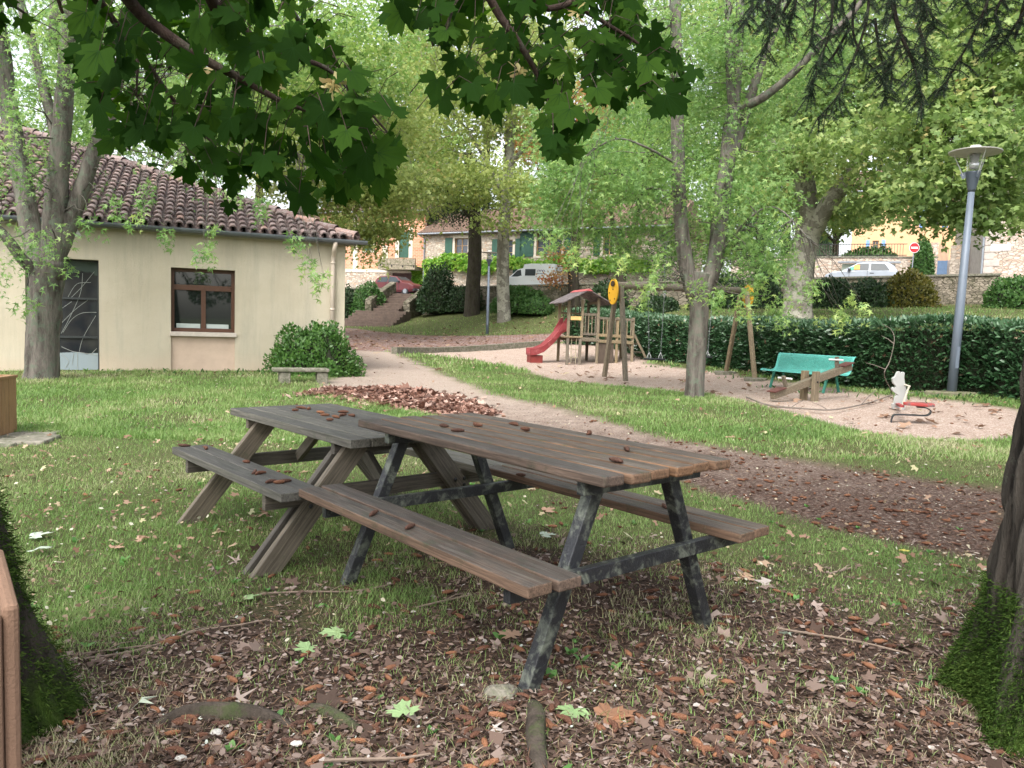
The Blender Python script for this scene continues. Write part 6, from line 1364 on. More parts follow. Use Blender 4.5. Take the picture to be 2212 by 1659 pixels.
for i, (x, y, rx, ry, lab, m_) in enumerate([(560, 130, 240, 150, 'tall yellow-green tree in the far background above the building', LS_plane), (1050, 80, 230, 130, 'tall pale tree in the far background behind the middle maple leaves', LS_plane), (1480, 150, 250, 170, 'tall light green tree in the far background behind the middle silver maple', LS_planeg), (1900, 120, 260, 150, 'tall green tree in the far background at the upper right', LS_mid), (1330, 330, 120, 90, 'round green tree behind the stone house roof', LS_mid), (1180, 400, 110, 110, 'leafy yellow-green tree behind the stone house, right of the pale plane trunk', LS_plane), (1540, 430, 150, 110, 'dense green tree behind the middle silver maple, right of the stone house', LS_mid), (1700, 330, 130, 90, 'green tree behind the fork of the big plane tree', LS_planeg), (850, 330, 160, 90, 'green tree behind the brick house roof', LS_mid), (2150, 120, 150, 140, 'broad green tree in the far background at the right edge', LS_planeg)]):
    D = 74+4*i if i < 4 else 72; t0 = at(x, 560, D)
    far_tree('leafy_tree', lab, [t0, at(x, 420, D), at(x+6, y+40, D)], .5, .25, [], [blob(x, y, D, rx, ry, 5), blob(x-rx*.4, y+ry*.8, D-2, rx*.5, ry*.5, 4), blob(x+rx*.4, y+ry*.75, D-2, rx*.5, ry*.5, 4)], 330 if rx > 150 else 160, 36, .95, .38, T_PLANE, m_, B_dark, 20)
far_tree('small_tree', 'small dark-stemmed tree behind the iron railing', [at(1803, 560, 53), at(1806, 520, 53), at(1800, 480, 53)], .25, .15, [([at(1806, 520, 53), at(1830, 490, 53), at(1850, 460, 53)], .12, .05), ([at(1804, 525, 53), at(1780, 500, 53), at(1768, 480, 53)], .12, .05)], [blob(1810, 465, 53, 90, 30, 3)], 90, 34, .5, .2, T_PLANE, LS_planeg, B_dark)
far_tree('dark_tree', 'dark leafy tree in the shade between the middle maple and the big plane tree', [at(1640, 640, 44), at(1642, 560, 44), at(1640, 450, 44)], .3, .2, [], [blob(1640, 520, 45, 60, 90, 2.5), blob(1440, 560, 46, 40, 60, 2), blob(1660, 600, 43, 50, 40, 1.5)], 160, 36, .4, .17, T_SIMPLE, LS_dark, B_dark)
# --- shrubs -----------------------------------------------------------------
def shrub(name, c, r, n, size, T, mat, label, cat='shrub', stemc=None, up=.5, core=True, group=None, lump=1):
    c = Vector(c); o = empty(name, tuple(c), 0, label, cat, group)
    v = unit(n); v[:, 2] = np.abs(v[:, 2])*1.0-.05; q = .78+.25*rng.random(n); lum = 1+.16*lump*np.array([mnoise.noise(Vector((a*2.2+c.x, b_*2.2, d*2.2+c.y))) for a, b_, d in v])
    P = v*(q*lum)[:, None]*np.array(r); U = v*.7+unit(n)*.8; U[:, 2] += up; Nn = v+unit(n)*.5
    cr = .5+.5*np.array([mnoise.noise(Vector((a*4, b_*4, d*4+c.x))) for a, b_, d in v]); rn = np.clip(.5*cr+.5*rng.random(n), 0, 1)
    soup('foliage', P, U, Nn, size*(.6+.8*rng.random(n)), T, mat, o, rnd=rn)
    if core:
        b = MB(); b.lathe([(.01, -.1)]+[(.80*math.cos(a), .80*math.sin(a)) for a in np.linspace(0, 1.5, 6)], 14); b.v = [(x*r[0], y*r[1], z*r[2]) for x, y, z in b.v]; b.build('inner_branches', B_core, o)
    return o
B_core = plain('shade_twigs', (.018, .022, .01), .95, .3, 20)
L_bush = leafmat('bush_leaf', [(0, (.035, .09, .02)), (.5, (.07, .16, .035)), (.85, (.12, .23, .05)), (1, (.22, .20, .08))], .3, .4, .4)
L_dkbush = leafmat('dark_bush_leaf', [(0, (.010, .024, .010)), (.5, (.025, .055, .02)), (1, (.06, .10, .035))], .25, .5)
L_mdbush = leafmat('mid_bush_leaf', [(0, (.03, .08, .02)), (.5, (.06, .14, .035)), (1, (.13, .23, .06))], .3, .5)
L_ybush = leafmat('olive_bush_leaf', [(0, (.05, .055, .012)), (.5, (.11, .11, .02)), (1, (.20, .15, .03))], .3, .5)
L_vine = leafmat('vine_leaf', [(0, (.09, .22, .02)), (.5, (.17, .36, .04)), (1, (.34, .46, .08))], .45, .5)
g0 = G(690, 812); shrub('round_bush', (g0.x-.22, g0.y+.5, g0.z), (.95, .72, 1.05), 9000, .065, T_SIMPLE, L_bush, 'round glossy green bush at the corner of the cream building', lump=2.2)
def pshrub(name, x, ytop, ybase, D, wpx, n, mat, label, size=.12, dp=1.2, T=T_SIMPLE, zb=None, lump=1.3):
    k = D/CF; a = at(x, ybase, D); tp = at(x, ytop, D); zb = zb if zb is not None else a.z
    return shrub(name, (a.x, D, zb), (wpx/2*k, dp, tp.z-zb), n, size, T, mat, label, lump=lump)
pshrub('shrub', 797, 607, 690, 53, 78, 4200, L_mdbush, 'bright green shrub left of the stone steps', .14)
pshrub('shrub', 752, 615, 690, 53.5, 40, 1600, L_dkbush, 'dark ivy-like shrub against the building corner, left of the bright shrub', .14)
pshrub('shrub', 945, 572, 672, 52.5, 92, 5200, L_dkbush, 'tall dark blue-green shrub just right of the stone steps', .14)
pshrub('shrub', 1005, 612, 672, 51.8, 90, 3600, L_dkbush, 'lower twiggy dark shrub under the dark mossy tree', .12)
pshrub('shrub', 1125, 618, 675, 47.5, 130, 5200, L_mdbush, 'mid green shrub below the white van, right of the plane trunk', .15)
pshrub('shrub', 1160, 640, 678, 46.3, 70, 1800, L_mdbush, 'small leafy shrub in front of the mid green shrub on the far lawn', .13)
pshrub('shrub', 1310, 600, 690, 44.5, 100, 4200, L_dkbush, 'dark bluish shrub right of the bristling trunk', .15)
pshrub('shrub', 1420, 640, 700, 42, 120, 4200, L_dkbush, 'low dark shrub behind the swing beam', .14)
pshrub('shrub', 1560, 590, 700, 41, 150, 6000, L_dkbush, 'broad dark shrub in the shade behind the middle silver maple', .15)
pshrub('shrub', 1655, 585, 690, 39, 70, 3600, L_dkbush, 'tall dark evergreen shrub left of the big plane trunk', .13)
pshrub('shrub', 1800, 602, 690, 36.5, 130, 5600, L_dkbush, 'wide dark green shrub right of the big plane trunk', .13)
pshrub('shrub', 1880, 600, 686, 36.8, 110, 4200, L_dkbush, 'dark green shrub merging with the olive one under the silver car', .13)
pshrub('shrub', 1962, 582, 678, 36.3, 120, 5600, L_ybush, 'rounded olive and bronze shrub below the silver car', .12)
pshrub('shrub', 2190, 590, 672, 34.5, 110, 4600, L_mdbush, 'round dark green shrub at the right edge in front of the lichened wall', .12)
pshrub('shrub', 1770, 500, 575, 54, 50, 2500, leafmat('grey_grass', [(0, (.12, .22, .12)), (1, (.28, .38, .24))], .4), 'pale feathery pampas-like plant behind the iron railing', .5, T=T_BLADE*np.array([1, .06, 1]))
pshrub('shrub', 1880, 535, 590, 52, 160, 4200, L_mdbush, 'garden greenery behind the iron railing', .2)
pshrub('climber', 1992, 515, 600, 46.2, 46, 3600, L_mdbush, 'climbing plant hanging over the end of the garden wall', .13, dp=.35)
# vine band on the stone house
def vine(F, xa, xb, y, h, n, label, name='vine', extra=()):
    pts = []
    for k in range(n):
        x = xa+(xb-xa)*rng.random(); u, z = F.px(x, y+h*(rng.random()-.5)+6*math.sin(x*.05)+rng.normal()*h*.18)
        pts.append((u, -.12-.5*rng.random(), z))
    for x0, x1, y0, y1, m_ in extra:
        for k in range(m_): u, z = F.px(x0+(x1-x0)*rng.random(), y0+(y1-y0)*rng.random()); pts.append((u, -.08-.15*rng.random(), z))
    P = np.array(pts); o = empty(name, tuple(F.A), F.rz, label, 'climbing plant'); n = len(P)
    U = unit(n); U[:, 2] -= .4; Nn = unit(n)*.6+np.array([0, -1, .4]); soup('foliage', P, U, Nn, .20*(.6+.7*rng.random(n)), T_PLANE, L_vine, o)
    b = MB(); b.tube([(F.px(x, y+4)[0], -.2, F.px(x, y+4+3*math.sin(x*.1))[1]) for x in np.linspace(xa, xb, 30)], .04, 5); b.build('stem', B_twig, o)
vine(F1, 925, 1408, 572, 20, 7500, 'bright green vine trained along the front of the stone house', extra=((1330, 1400, 560, 585, 900), (960, 1010, 548, 575, 700), (915, 930, 560, 620, 150)))
vine(F2, 838, 912, 577, 7, 500, 'straggly creeper hanging from the small terrace over the garage', extra=((892, 912, 580, 645, 700),))
# --- laurel hedge -------------------------------------------------------------
def hedge():
    pts = [Vector((4.6, 29.5, 0)), Vector((5.3, 24.5, 0)), Vector((6.7, 20.0, 0)), Vector((8.3, 16.9, 0)), Vector((10.0, 14.9, 0)), Vector((12.5, 13.2, 0)), Vector((15.5, 12.0, 0))]
    g = [Vector((2.1, 32.3, 0)), Vector((3.5, 30, 0)), G(1400, 777), G(1480, 785), G(1560, 795), G(1650, 810), G(1760, 828), G(1900, 842), G(2060, 850), G(2212, 866)]
    pts = [Vector((q.x, q.y, 0)) for q in g]; d = (pts[-1]-pts[-2]).normalized(); pts = pts+[pts[-1]+d*3, pts[-1]+d*7]
    sp = spline(pts, 6); P = np.array([tuple(p)[:2] for p in sp]); sg = np.r_[0, np.cumsum(np.hypot(*np.diff(P, axis=0).T))]
    n = 52000; s = rng.random(n)**1.0*sg[-1]; x = np.interp(s, sg, P[:, 0]); y = np.interp(s, sg, P[:, 1]); dx = np.gradient(P[:, 0], sg); dy = np.gradient(P[:, 1], sg)
    tx = np.interp(s, sg, dx); ty = np.interp(s, sg, dy); l = np.hypot(tx, ty); nx_, ny_ = ty/l, -tx/l   # towards the viewer
    sgn = np.where(nx_*(0-x)+ny_*(0-y) > 0, 1, -1); nx_, ny_ = nx_*sgn, ny_*sgn
    Hh = 1.33+.05*np.sin(s*1.1)+.04*np.sin(s*3.1); Wd = 1.1
    face = rng.random(n); front = face < .55; top = (face >= .55) & (face < .93); lum = np.array([mnoise.noise(Vector((a*1.6, b_*1.6, c_*3))) for a, b_, c_ in zip(x, y, face)])
    q = np.where(front, 0+lum*.10+rng.random(n)*-.12, -rng.random(n)*Wd); z = np.where(front, rng.random(n)**.9*Hh, Hh+lum*.09+rng.random(n)*.07-.05)
    back = face >= .93; q = np.where(back, -Wd, q); z = np.where(back, rng.random(n)*Hh, z)
    X = x+nx_*q; Y = y+ny_*q; Z = ZT(x, y)+z; o0 = np.array([P[3][0], P[3][1], zt(*P[3])])
    outw = np.stack([nx_, ny_, np.zeros(n)], 1)*np.where(front, 1, 0)[:, None]+np.array([0, 0, 1.])*np.where(top, 1.1, .35)[:, None]
    U = outw+unit(n)*.75; Nn = np.stack([nx_*.3, ny_*.3, np.ones(n)], 1)*.8+unit(n)*.7
    r_ = np.clip(rng.random(n)*.55+.35*(z/Hh)**2+.15*lum, 0, 1)  # paler towards the hedge top: gloss of the upper leaves put into their colour
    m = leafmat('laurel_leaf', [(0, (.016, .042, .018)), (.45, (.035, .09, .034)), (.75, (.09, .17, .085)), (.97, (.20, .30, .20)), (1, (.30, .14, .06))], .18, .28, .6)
    h = empty('laurel_hedge', tuple(o0), 0, 'long clipped laurel hedge with glossy dark leaves behind the playground', 'hedge')
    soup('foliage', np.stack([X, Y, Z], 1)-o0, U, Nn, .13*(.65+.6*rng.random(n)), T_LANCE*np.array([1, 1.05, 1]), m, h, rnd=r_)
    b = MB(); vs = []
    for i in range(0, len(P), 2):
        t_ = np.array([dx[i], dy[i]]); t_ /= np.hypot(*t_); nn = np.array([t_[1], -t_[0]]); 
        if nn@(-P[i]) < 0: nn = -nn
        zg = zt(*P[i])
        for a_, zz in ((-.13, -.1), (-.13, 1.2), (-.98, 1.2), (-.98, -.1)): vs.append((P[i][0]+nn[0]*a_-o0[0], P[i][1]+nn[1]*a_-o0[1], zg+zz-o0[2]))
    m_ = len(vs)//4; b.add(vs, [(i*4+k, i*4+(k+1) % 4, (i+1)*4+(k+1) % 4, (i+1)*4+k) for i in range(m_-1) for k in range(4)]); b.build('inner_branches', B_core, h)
    # dead leaves caught on the hedge
    k = rng.choice(n, 260, False); C = np.stack([X, Y, Z], 1)[k]-o0+outw[k]*.05; soup('caught_leaves', C, unit(260), outw[k]+unit(260)*.5, .10*(.6+.6*rng.random(260)), T_PLANE, M_autumn, h, rnd=rng.random(260)*.9)
    # weeds at its foot
hedge()
X, Y = [], []
def weeds(name, pts, n, size, mat, label=None):
    C = []; 
    for (x, y, rx, ry) in pts:
        g_ = G(x, y)
        for _ in range(n): C.append((g_.x+rng.normal()*rx, g_.y+rng.normal()*ry, 0))
    C = np.array(C); C[:, 2] = ground_z(C[:, 0], C[:, 1]); n_ = len(C); U = unit(n_); U[:, 2] = np.abs(U[:, 2])+.6
    tag(soup(name, C, U, unit(n_), size*(.5+rng.random(n_)), T_LANCE, mat), kind='stuff')
weeds('weeds', [(1560, 800, .4, .2), (1640, 815, .5, .2), (1740, 835, .5, .15), (1860, 845, .6, .15), (1980, 856, .5, .2), (2100, 862, .5, .2), (2180, 872, .4, .2), (600, 806, .5, .08), (560, 806, .3, .05), (1440, 790, .4, .2), (320, 806, 1.2, .06), (430, 806, 1.0, .06)], 45, .08, L_mdbush)
# small broad-leaved seedlings in the foreground
n = 150; X, Y = view_pts(n, 2.0, 6.5, 1.3, .72); C = []; U = []; S = []
for x, y in zip(X, Y):
    z = float(ground_z(np.array([x]), np.array([y]))[0]); k = random.randint(2, 5); s = .02+.025*random.random()
    for q in range(k): a = 6.283*q/k+random.random(); C.append((x, y, z)); U.append((math.cos(a), math.sin(a), .5+random.random())); S.append(s*(.7+.6*random.random()))
tag(soup('seedlings', np.array(C), np.array(U), np.tile([[0, 0, 1.]], (len(C), 1))+unit(len(C))*.3, np.array(S), T_SIMPLE, leafmat('seedling_leaf', [(0, (.06, .16, .04)), (1, (.16, .33, .09))], .4)), kind='stuff')
# ================================================================= NEAR TREES
def conifer_trunk(root, p_base, r, prof, H_, seg=96, rows=150, lean=(0, 0), fis=.035, flare=.5, flare_h=.55, seed=0):
    """fissured trunk: real relief"""
    vs = []; rel = []
    for j in range(rows):
        z = -.15+(H_+.15)*(j/(rows-1))**1.25
        for k in range(seg):
            a = 2*math.pi*k/seg; f = flare*math.exp(-max(z, 0)/flare_h)
            rr = r*(1+f*(1+.45*math.sin(a*5+seed)+.25*math.sin(a*3+1+seed)))*(1-.03*max(z, 0))
            n1 = abs(mnoise.noise(Vector((math.cos(a)*4.5+seed, math.sin(a)*4.5, z*1.1)))); n2 = mnoise.noise(Vector((math.cos(a)*11+seed, math.sin(a)*11, z*4))); n3 = abs(mnoise.noise(Vector((math.cos(a)*9+seed, math.sin(a)*9, z*2.6))))
            e_ = (min(n1*3.2, 1)-.6)+.6*(min(n3*3, 1)-.6)+.4*n2; rr += fis*e_; rel.append(min(1, max(0, .5+e_*.7)))
            vs.append((rr*math.cos(a)+lean[0]*z, rr*math.sin(a)+lean[1]*z, z))
    b = MB(); b.v = vs; b.f = [[j*seg+k, j*seg+(k+1) % seg, (j+1)*seg+(k+1) % seg, (j+1)*seg+k] for j in range(rows-1) for k in range(seg)]; b.m = [0]*len(b.f)
    o = b.build('trunk', B_spruce, root, smooth=True); a = o.data.attributes.new('rel', 'FLOAT', 'POINT'); a.data.foreach_set('value', rel); return vs
L_moss = leafmat('moss_tuft', [(0, (.014, .032, .006)), (.5, (.035, .068, .012)), (1, (.08, .12, .025))], .2, .8, .1)
L_needle = leafmat('spruce_needles', [(0, (.012, .030, .016)), (.6, (.03, .06, .03)), (1, (.06, .10, .045))], .15, .5)
def moss(root, vs, zmax, n, side, dens=1):
    V = np.array(vs); k = (V[:, 2] > -.05) & (V[:, 2] < zmax) & ((V[:, :2]@np.array(side)) > -.1); V = V[k]
    i = rng.integers(0, len(V), n); P = V[i]+rng.normal(size=(n, 3))*.012; keep = rng.random(n) < np.clip(1.25-P[:, 2]/zmax+(np.array([mnoise.noise(Vector(p*5)) for p in P]))*.9, 0, 1); P = P[keep]; n = len(P)
    out = P.copy(); out[:, 2] = 0; out /= np.linalg.norm(out, axis=1, keepdims=True); U = out+unit(n)*.8; U[:, 2] -= .25
    soup('moss', P, U, unit(n), .014*(.5+rng.random(n)), T_LANCE*np.array([1, .7, 1]), L_moss, root, rnd=np.clip(rng.random(n)*.6+.4*fbm(P[:, 0]*8, P[:, 2]*8, 1, 1), 0, 1))
# right mossy spruce
SR = tree_root('spruce_tree', (2.06, 2.62, 0), 'thick rough-barked spruce trunk with bright moss on its foot, cut by the right edge')
vs = conifer_trunk(SR, None, .26, None, 6.5, seg=200, rows=330, lean=(.03, .02), flare=.46, flare_h=.38, seed=2, fis=.045); moss(SR, vs, .46, 100000, (-.8, -.6))
# left mossy spruce
SL = tree_root('spruce_tree', (-1.90, 2.15, 0), 'dark spruce trunk wrapped in moss at the left edge, behind the brown boarded box')
vs = conifer_trunk(SL, None, .25, None, 6.5, seg=140, rows=240, lean=(-.06, .02), flare=.80, flare_h=.72, seed=5, fis=.04); moss(SL, vs, 1.6, 120000, (.8, -.4))
B_dkt = bark('spruce_twig_bark', (.012, .009, .007), (.035, .026, .02), None, 20, lamt=.2)
def needle_spray(root, curves, o0, density=1.0, nl=.023):
    for pts, r0 in curves:
        b = MB(); C = []; U = []
        p = spline(pts, 6); b.tube([q-o0 for q in p], [r0*(1-.8*i/(len(p)-1)) for i in range(len(p))], 5)
        L_ = sum((p[i+1]-p[i]).length for i in range(len(p)-1)); side = []
        for i in range(1, len(p)):
            for _ in range(3):
                if random.random() < .6*density:
                    d = (p[i]-p[i-1]).normalized(); e = p[i]+Vector(rng.normal(size=3))*.02+Vector((random.uniform(-.08, .08), random.uniform(-.07, .07), -.02-.07*random.random())); side.append((p[i], e))
        for a, e in side: b.tube([a-o0, (a+e)/2-o0+Vector((0, 0, .01)), e-o0], [.003, .0022, .0012], 4)
        segs = side+[(p[i], p[i+1]) for i in range(len(p)//3, len(p)-1)]
        for a, e in segs:
            L2 = (e-a).length; k = max(2, int(L2/.012))
            for q in range(k):
                c = a.lerp(e, (q+.5)/k)
                for _ in range(17): C.append(tuple(c-o0)); v = Vector(rng.normal(size=3)).normalized(); U.append(tuple(v+(e-a).normalized()*.5))
        hb = b.build('hanging_branch', B_dkt, root)
        C = np.array(C); n = len(C); soup('needles', C, np.array(U), unit(n), nl*(.6+.5*rng.random(n)), np.array([(0, -.05, 0), (1, 0, 0), (0, .05, 0)]), L_needle, hb)
Dn = 3.9
def cv(pp, D=Dn, r=.009, top=None): return ([at(x, y, D) for x, y in pp], r)
curves = [cv([(1925, -40), (1930, 10), (1943, 67), (1969, 126), (1985, 180), (1992, 228)], 3.6, .014), cv([(1880, -30), (1869, 56), (1835, 149), (1809, 208), (1768, 253)], 4.0, .009), cv([(2135, -20), (2129, 15), (2096, 86), (2060, 150), (2036, 193)], 3.8), cv([(2225, 10), (2190, 60), (2167, 93)], 3.7),
 cv([(1657, -20), (1664, 67), (1649, 112)], 4.1), cv([(1724, -20), (1712, 30), (1700, 70)], 4.1), cv([(1765, -20), (1757, 50), (1750, 97)], 4.2), cv([(1800, -30), (1795, 60), (1778, 110), (1762, 145)], 4.0), cv([(1850, -20), (1842, 60), (1862, 120), (1905, 170), (1912, 215)], 4.2), cv([(1890, 40), (1900, 110), (1915, 160)], 4.0), cv([(1835, 60), (1800, 120), (1760, 165), (1752, 205)], 4.1),
 cv([(2175, -20), (2150, 30), (2160, 70), (2130, 110)], 3.8), cv([(1960, -20), (2005, 20), (2020, 60)], 3.9), cv([(1700, -30), (1680, 10), (1672, 40)], 4.0), cv([(1615, -30), (1625, 10), (1612, 50)], 4.1), cv([(1985, 60), (2000, 110), (1998, 140)], 3.7), cv([(1945, 80), (1925, 130), (1928, 170)], 3.8)]
for k in range(7): x = 1600+600*random.random(); curves.append(cv([(x, -60), (x+random.uniform(-20, 20), -10), (x+random.uniform(-40, 40), 25+30*random.random())], 3.7+.6*random.random(), .006))
needle_spray(SR, curves, Vector(SR.location), 1.0)
def spruce_crown(root, seed):
    """high crown above the picture: boughs of needle clumps"""
    o0 = np.array(root.location); b = MB(); cl = []
    for k in range(26):
        a = 6.283*k/26*2.4+seed; z = 3.4+k*.16; L_ = 2.6*(1-.02*k); e = np.array([math.cos(a)*L_, math.sin(a)*L_, z-.5])
        b.tube([(0, 0, z-.3), (e[0]*.5, e[1]*.5, z+.1), tuple(e)], [.05, .03, .01], 5)
        for q in np.linspace(.25, 1, 6): cl.append(e*q+np.array([0, 0, (z)*(1-q)]))
    b.build('bough', B_twig, root); cl = np.array(cl); per = 36; n = len(cl)*per; C = np.repeat(cl, per, 0)+rng.normal(size=(n, 3))*np.array([.3, .3, .1])
    hh = (C+o0); d = hh[:, 1]; sy = (hh[:, 2]-CH)/np.maximum(d, .05); kk = (d < .3) | (sy > .50); C = C[kk]; n = len(C)
    U = unit(n); soup('crown', C, U, unit(n), .10*(.6+.6*rng.random(n)), T_LANCE*np.array([1, .6, 1]), L_needle, root)
spruce_crown(SR, 0); spruce_crown(SL, 1.3)
# roots, stones
m_root = B_spruce
def rootmesh(pts, r, label):
    p = spline(pts, 6); o0 = p[0].copy(); b = MB(); n = len(p); b.tube([q-o0 for q in p], [r*(.35+.9*math.sin(math.pi*min(1, (i+1)/n*.9+.08))) for i in range(n)], 10, wob=.25, sq=.8); o = b.build('tree_root', m_rootm, None, smooth=True); o.location = o0; tag(o, label, 'root')
m_rootm = bark('root_bark', (.035, .028, .022), (.10, .08, .065), None, 8, lich=(.05, .08, .02), lamt=.6, lpos=(.5, .6))
def gp(x, y, dz=0): g_ = G(x, y); return g_+Vector((0, 0, dz))
rootmesh([gp(1150, 1522, .0), gp(1160, 1555, .012), gp(1158, 1600, .012), gp(1165, 1650, -.0), gp(1190, 1700, -.02)], .035, 'short bark-covered surface root by the foot of the near steel leg')
rootmesh([gp(330, 1562, -.02), gp(400, 1545, .0), gp(480, 1545, .005), gp(560, 1546, -.0), gp(640, 1560, -.03)], .032, 'dark curved surface root in the litter at the bottom left')
rootmesh([gp(640, 1515, -.03), gp(700, 1530, -.01), gp(770, 1565, -.02), gp(820, 1600, -.04)], .022, 'low mossy root ridge in the litter left of the near table leg')
m_pale = plain('pale_limestone', (.50, .48, .44), .9, .15, 20, .6, 60)
def rock(x, y, r, mat, label, sq=.5):
    b = MB(); n = 9; rows = 5
    vs = []
    for j in range(rows):
        ph = math.pi/2*j/(rows-1)
        for k in range(n): a = 6.283*k/n; q = r*(1+.3*mnoise.noise(Vector((math.cos(a)*1.5+x, math.sin(a)*1.5, ph))) ); vs.append((q*math.cos(ph)*math.cos(a)*(1.0), q*math.cos(ph)*math.sin(a)*.8, q*math.sin(ph)*sq-.004))
    b.add(vs, [(j*n+k, j*n+(k+1) % n, (j+1)*n+(k+1) % n, (j+1)*n+k) for j in range(rows-1) for k in range(n)]+[tuple(range((rows-1)*n, rows*n))]); o = b.build('stone', mat, None); o.location = G(x, y); tag(o, label, 'stone')
rock(1082, 1502, .072, m_st, 'lichened half-buried stone left of the foot of the near steel leg', .55)
rock(467, 1581, .022, m_pale, 'angular white pebble at the bottom, left of the surface root end'); rock(391, 1636, .018, m_pale, 'white pebble near the bottom edge right of the brown box')
rock(640, 1604, .020, m_pale, 'small white pebble in the litter below the mossy root ridge'); rock(1000, 1478, .012, m_pale, 'tiny white pebble beside the half-buried stone'); rock(2170, 1130, .012, m_pale, 'tiny white pebble near the right trunk')
# fallen twigs
def twig(pp, r, label):
    p = [gp(x, y, .012+r) for x, y in pp]; p = spline(p, 4); o0 = p[0].copy(); b = MB(); b.tube([q-o0 for q in p], [r*(1-.5*i/len(p)) for i in range(len(p))], 5, wob=.3)
    i = len(p)//2; b.tube([p[i]-o0, p[i]-o0+Vector((.05, .03, .02)), p[i]-o0+Vector((.09, .08, .01))], [r*.5, r*.4, r*.2], 4); o = b.build('twig', B_fallen, None); o.location = o0; tag(o, label, 'twig')
B_fallen = plain('fallen_twig', (.20, .15, .115), .9, .3, 20)
twig([(185, 1432), (280, 1418), (360, 1395), (425, 1372), (520, 1358), (580, 1346)], .006, 'long pale twig lying in the litter at the left')
twig([(120, 1428), (190, 1420), (260, 1410), (330, 1402)], .005, 'thin twig just left of and parallel to the long pale twig')
twig([(560, 1290), (660, 1285), (760, 1284), (850, 1268)], .005, 'thin straight twig behind the near wooden legs'); twig([(1790, 1247), (1815, 1240), (1840, 1233)], .008, 'short pale stick on the bare ground at the right')
twig([(700, 1655), (770, 1652), (860, 1650), (930, 1640)], .006, 'twig along the bottom edge near the middle'); twig([(1680, 1365), (1760, 1378), (1860, 1395), (1960, 1420)], .005, 'long thin twig in the litter right of the table')
twig([(900, 1320), (960, 1305), (1020, 1292)], .006, 'curved twig under the near bench'); twig([(2160, 1560), (2185, 1600), (2200, 1640)], .006, 'pale twig beside the mossy foot of the right trunk')
# large fallen leaves, each its own object
lt_m = {'green': leafmat('fallen_green_leaf', [(0, (.24, .36, .16)), (1, (.30, .42, .20))], .2), 'pale': leafmat('fallen_pale_leaf', [(0, (.40, .47, .38)), (1, (.46, .52, .42))], .2), 'brown': leafmat('fallen_brown_leaf', [(0, (.22, .11, .065)), (1, (.28, .15, .09))], .2), 'tan': leafmat('fallen_tan_leaf', [(0, (.34, .21, .14)), (1, (.38, .25, .17))], .2), 'yellow': leafmat('fallen_yellow_leaf', [(0, (.45, .42, .08)), (1, (.5, .45, .1))], .2)}
def big_leaf(x, y, s, col, th, T=None, label='', curl=.5):
    T = T_NORWAY if T is None else T; K = len(T); vs = []
    for a, c, z in T: zz = abs(z)*1.2*curl+.12*curl*math.sin(a*5+c*4)+.02; vs.append((a*s, c*s, zz*s*1.0))
    faces = [(0, i, i+1) for i in range(1, K-1)]; me = bpy.data.meshes.new('fallen_leaf'); me.from_pydata(vs, [], faces); o = link_mesh('fallen_leaf', me, lt_m[col]); g_ = G(x, y); o.location = (g_.x, g_.y, g_.z+.02); o.rotation_euler = (random.uniform(-.15, .15), random.uniform(-.15, .15), R(th)); a = me.attributes.new('rnd', 'FLOAT', 'POINT'); a.data.foreach_set('value', [random.random()]*K)
    tag(o, label, 'leaf')
big_leaf(733, 1377, .085, 'green', 200, label='pale green maple leaf in the litter below the near wooden legs'); big_leaf(665, 1415, .075, 'green', 130, label='light green maple leaf lying left of and below the one by the wooden legs'); big_leaf(870, 1553, .08, 'green', 100, label='green maple leaf near the bottom, left of the steel leg')
big_leaf(1240, 1545, .085, 'green', 250, label='yellowish green maple leaf just right of the surface root'); big_leaf(1310, 1560, .11, 'brown', 20, label='large brown plane leaf at the bottom right of the steel leg'); big_leaf(535, 1300, .07, 'green', 20, label='small green leaf in the litter left of the wooden legs')
big_leaf(1445, 1208, .07, 'pale', 60, label='whitish green leaf lying behind the right steel leg'); big_leaf(1490, 1208, .05, 'pale', 180, label='second whitish leaf beside the right steel leg, a bit smaller'); big_leaf(1175, 1162, .085, 'pale', 10, label='pale leaf on the grass between the two steel frames')
big_leaf(75, 1165, .10, 'pale', 30, label='large whitish leaf on the grass by the left trunk, the farther of two'); big_leaf(78, 1195, .10, 'pale', 350, label='large whitish leaf on the grass by the left trunk, the nearer of two'); big_leaf(300, 1172, .07, 'tan', 10, label='curled tan leaf on the left lawn', curl=1.2)
big_leaf(248, 1190, .06, 'tan', 80, label='upright curled tan leaf on the left lawn, left of its twin', curl=1.5); big_leaf(1600, 1255, .09, 'tan', 300, label='folded tan leaf on the bare ground right of the table', curl=1.2); big_leaf(1110, 1383, .08, 'tan', 150, label='tan leaf in the litter under the near bench end')
big_leaf(1700, 1378, .07, 'pale', 210, T_SILVER, 'shrivelled white cut leaf in the litter right of the table', 1.4); big_leaf(300, 1530, .085, 'pale', 330, T_SILVER, 'pale cut leaf beside the dark curved root', 1.2); big_leaf(1955, 1197, .05, 'yellow', 100, label='bright yellow-green leaf on the right verge')
big_leaf(1180, 1108, .08, 'tan', 40, label='orange tan leaf lying between the benches, behind the steel crossbar'); big_leaf(655, 1025, .08, 'tan', 120, label='pinkish leaf on the grass under the grey table'); big_leaf(470, 1155, .06, 'tan', 0, label='flat tan leaf on the lawn near the grey table leg')
big_leaf(2110, 968, .10, 'brown', 30, label='orange leaf on the right grass strip below the spring rider', curl=1.1); big_leaf(2080, 975, .09, 'tan', 190, label='pale orange leaf beside the orange one on the right grass strip', curl=1.1); big_leaf(1575, 948, .09, 'tan', 40, label='tan leaf on the edge between grass strip and dirt path', curl=.8)
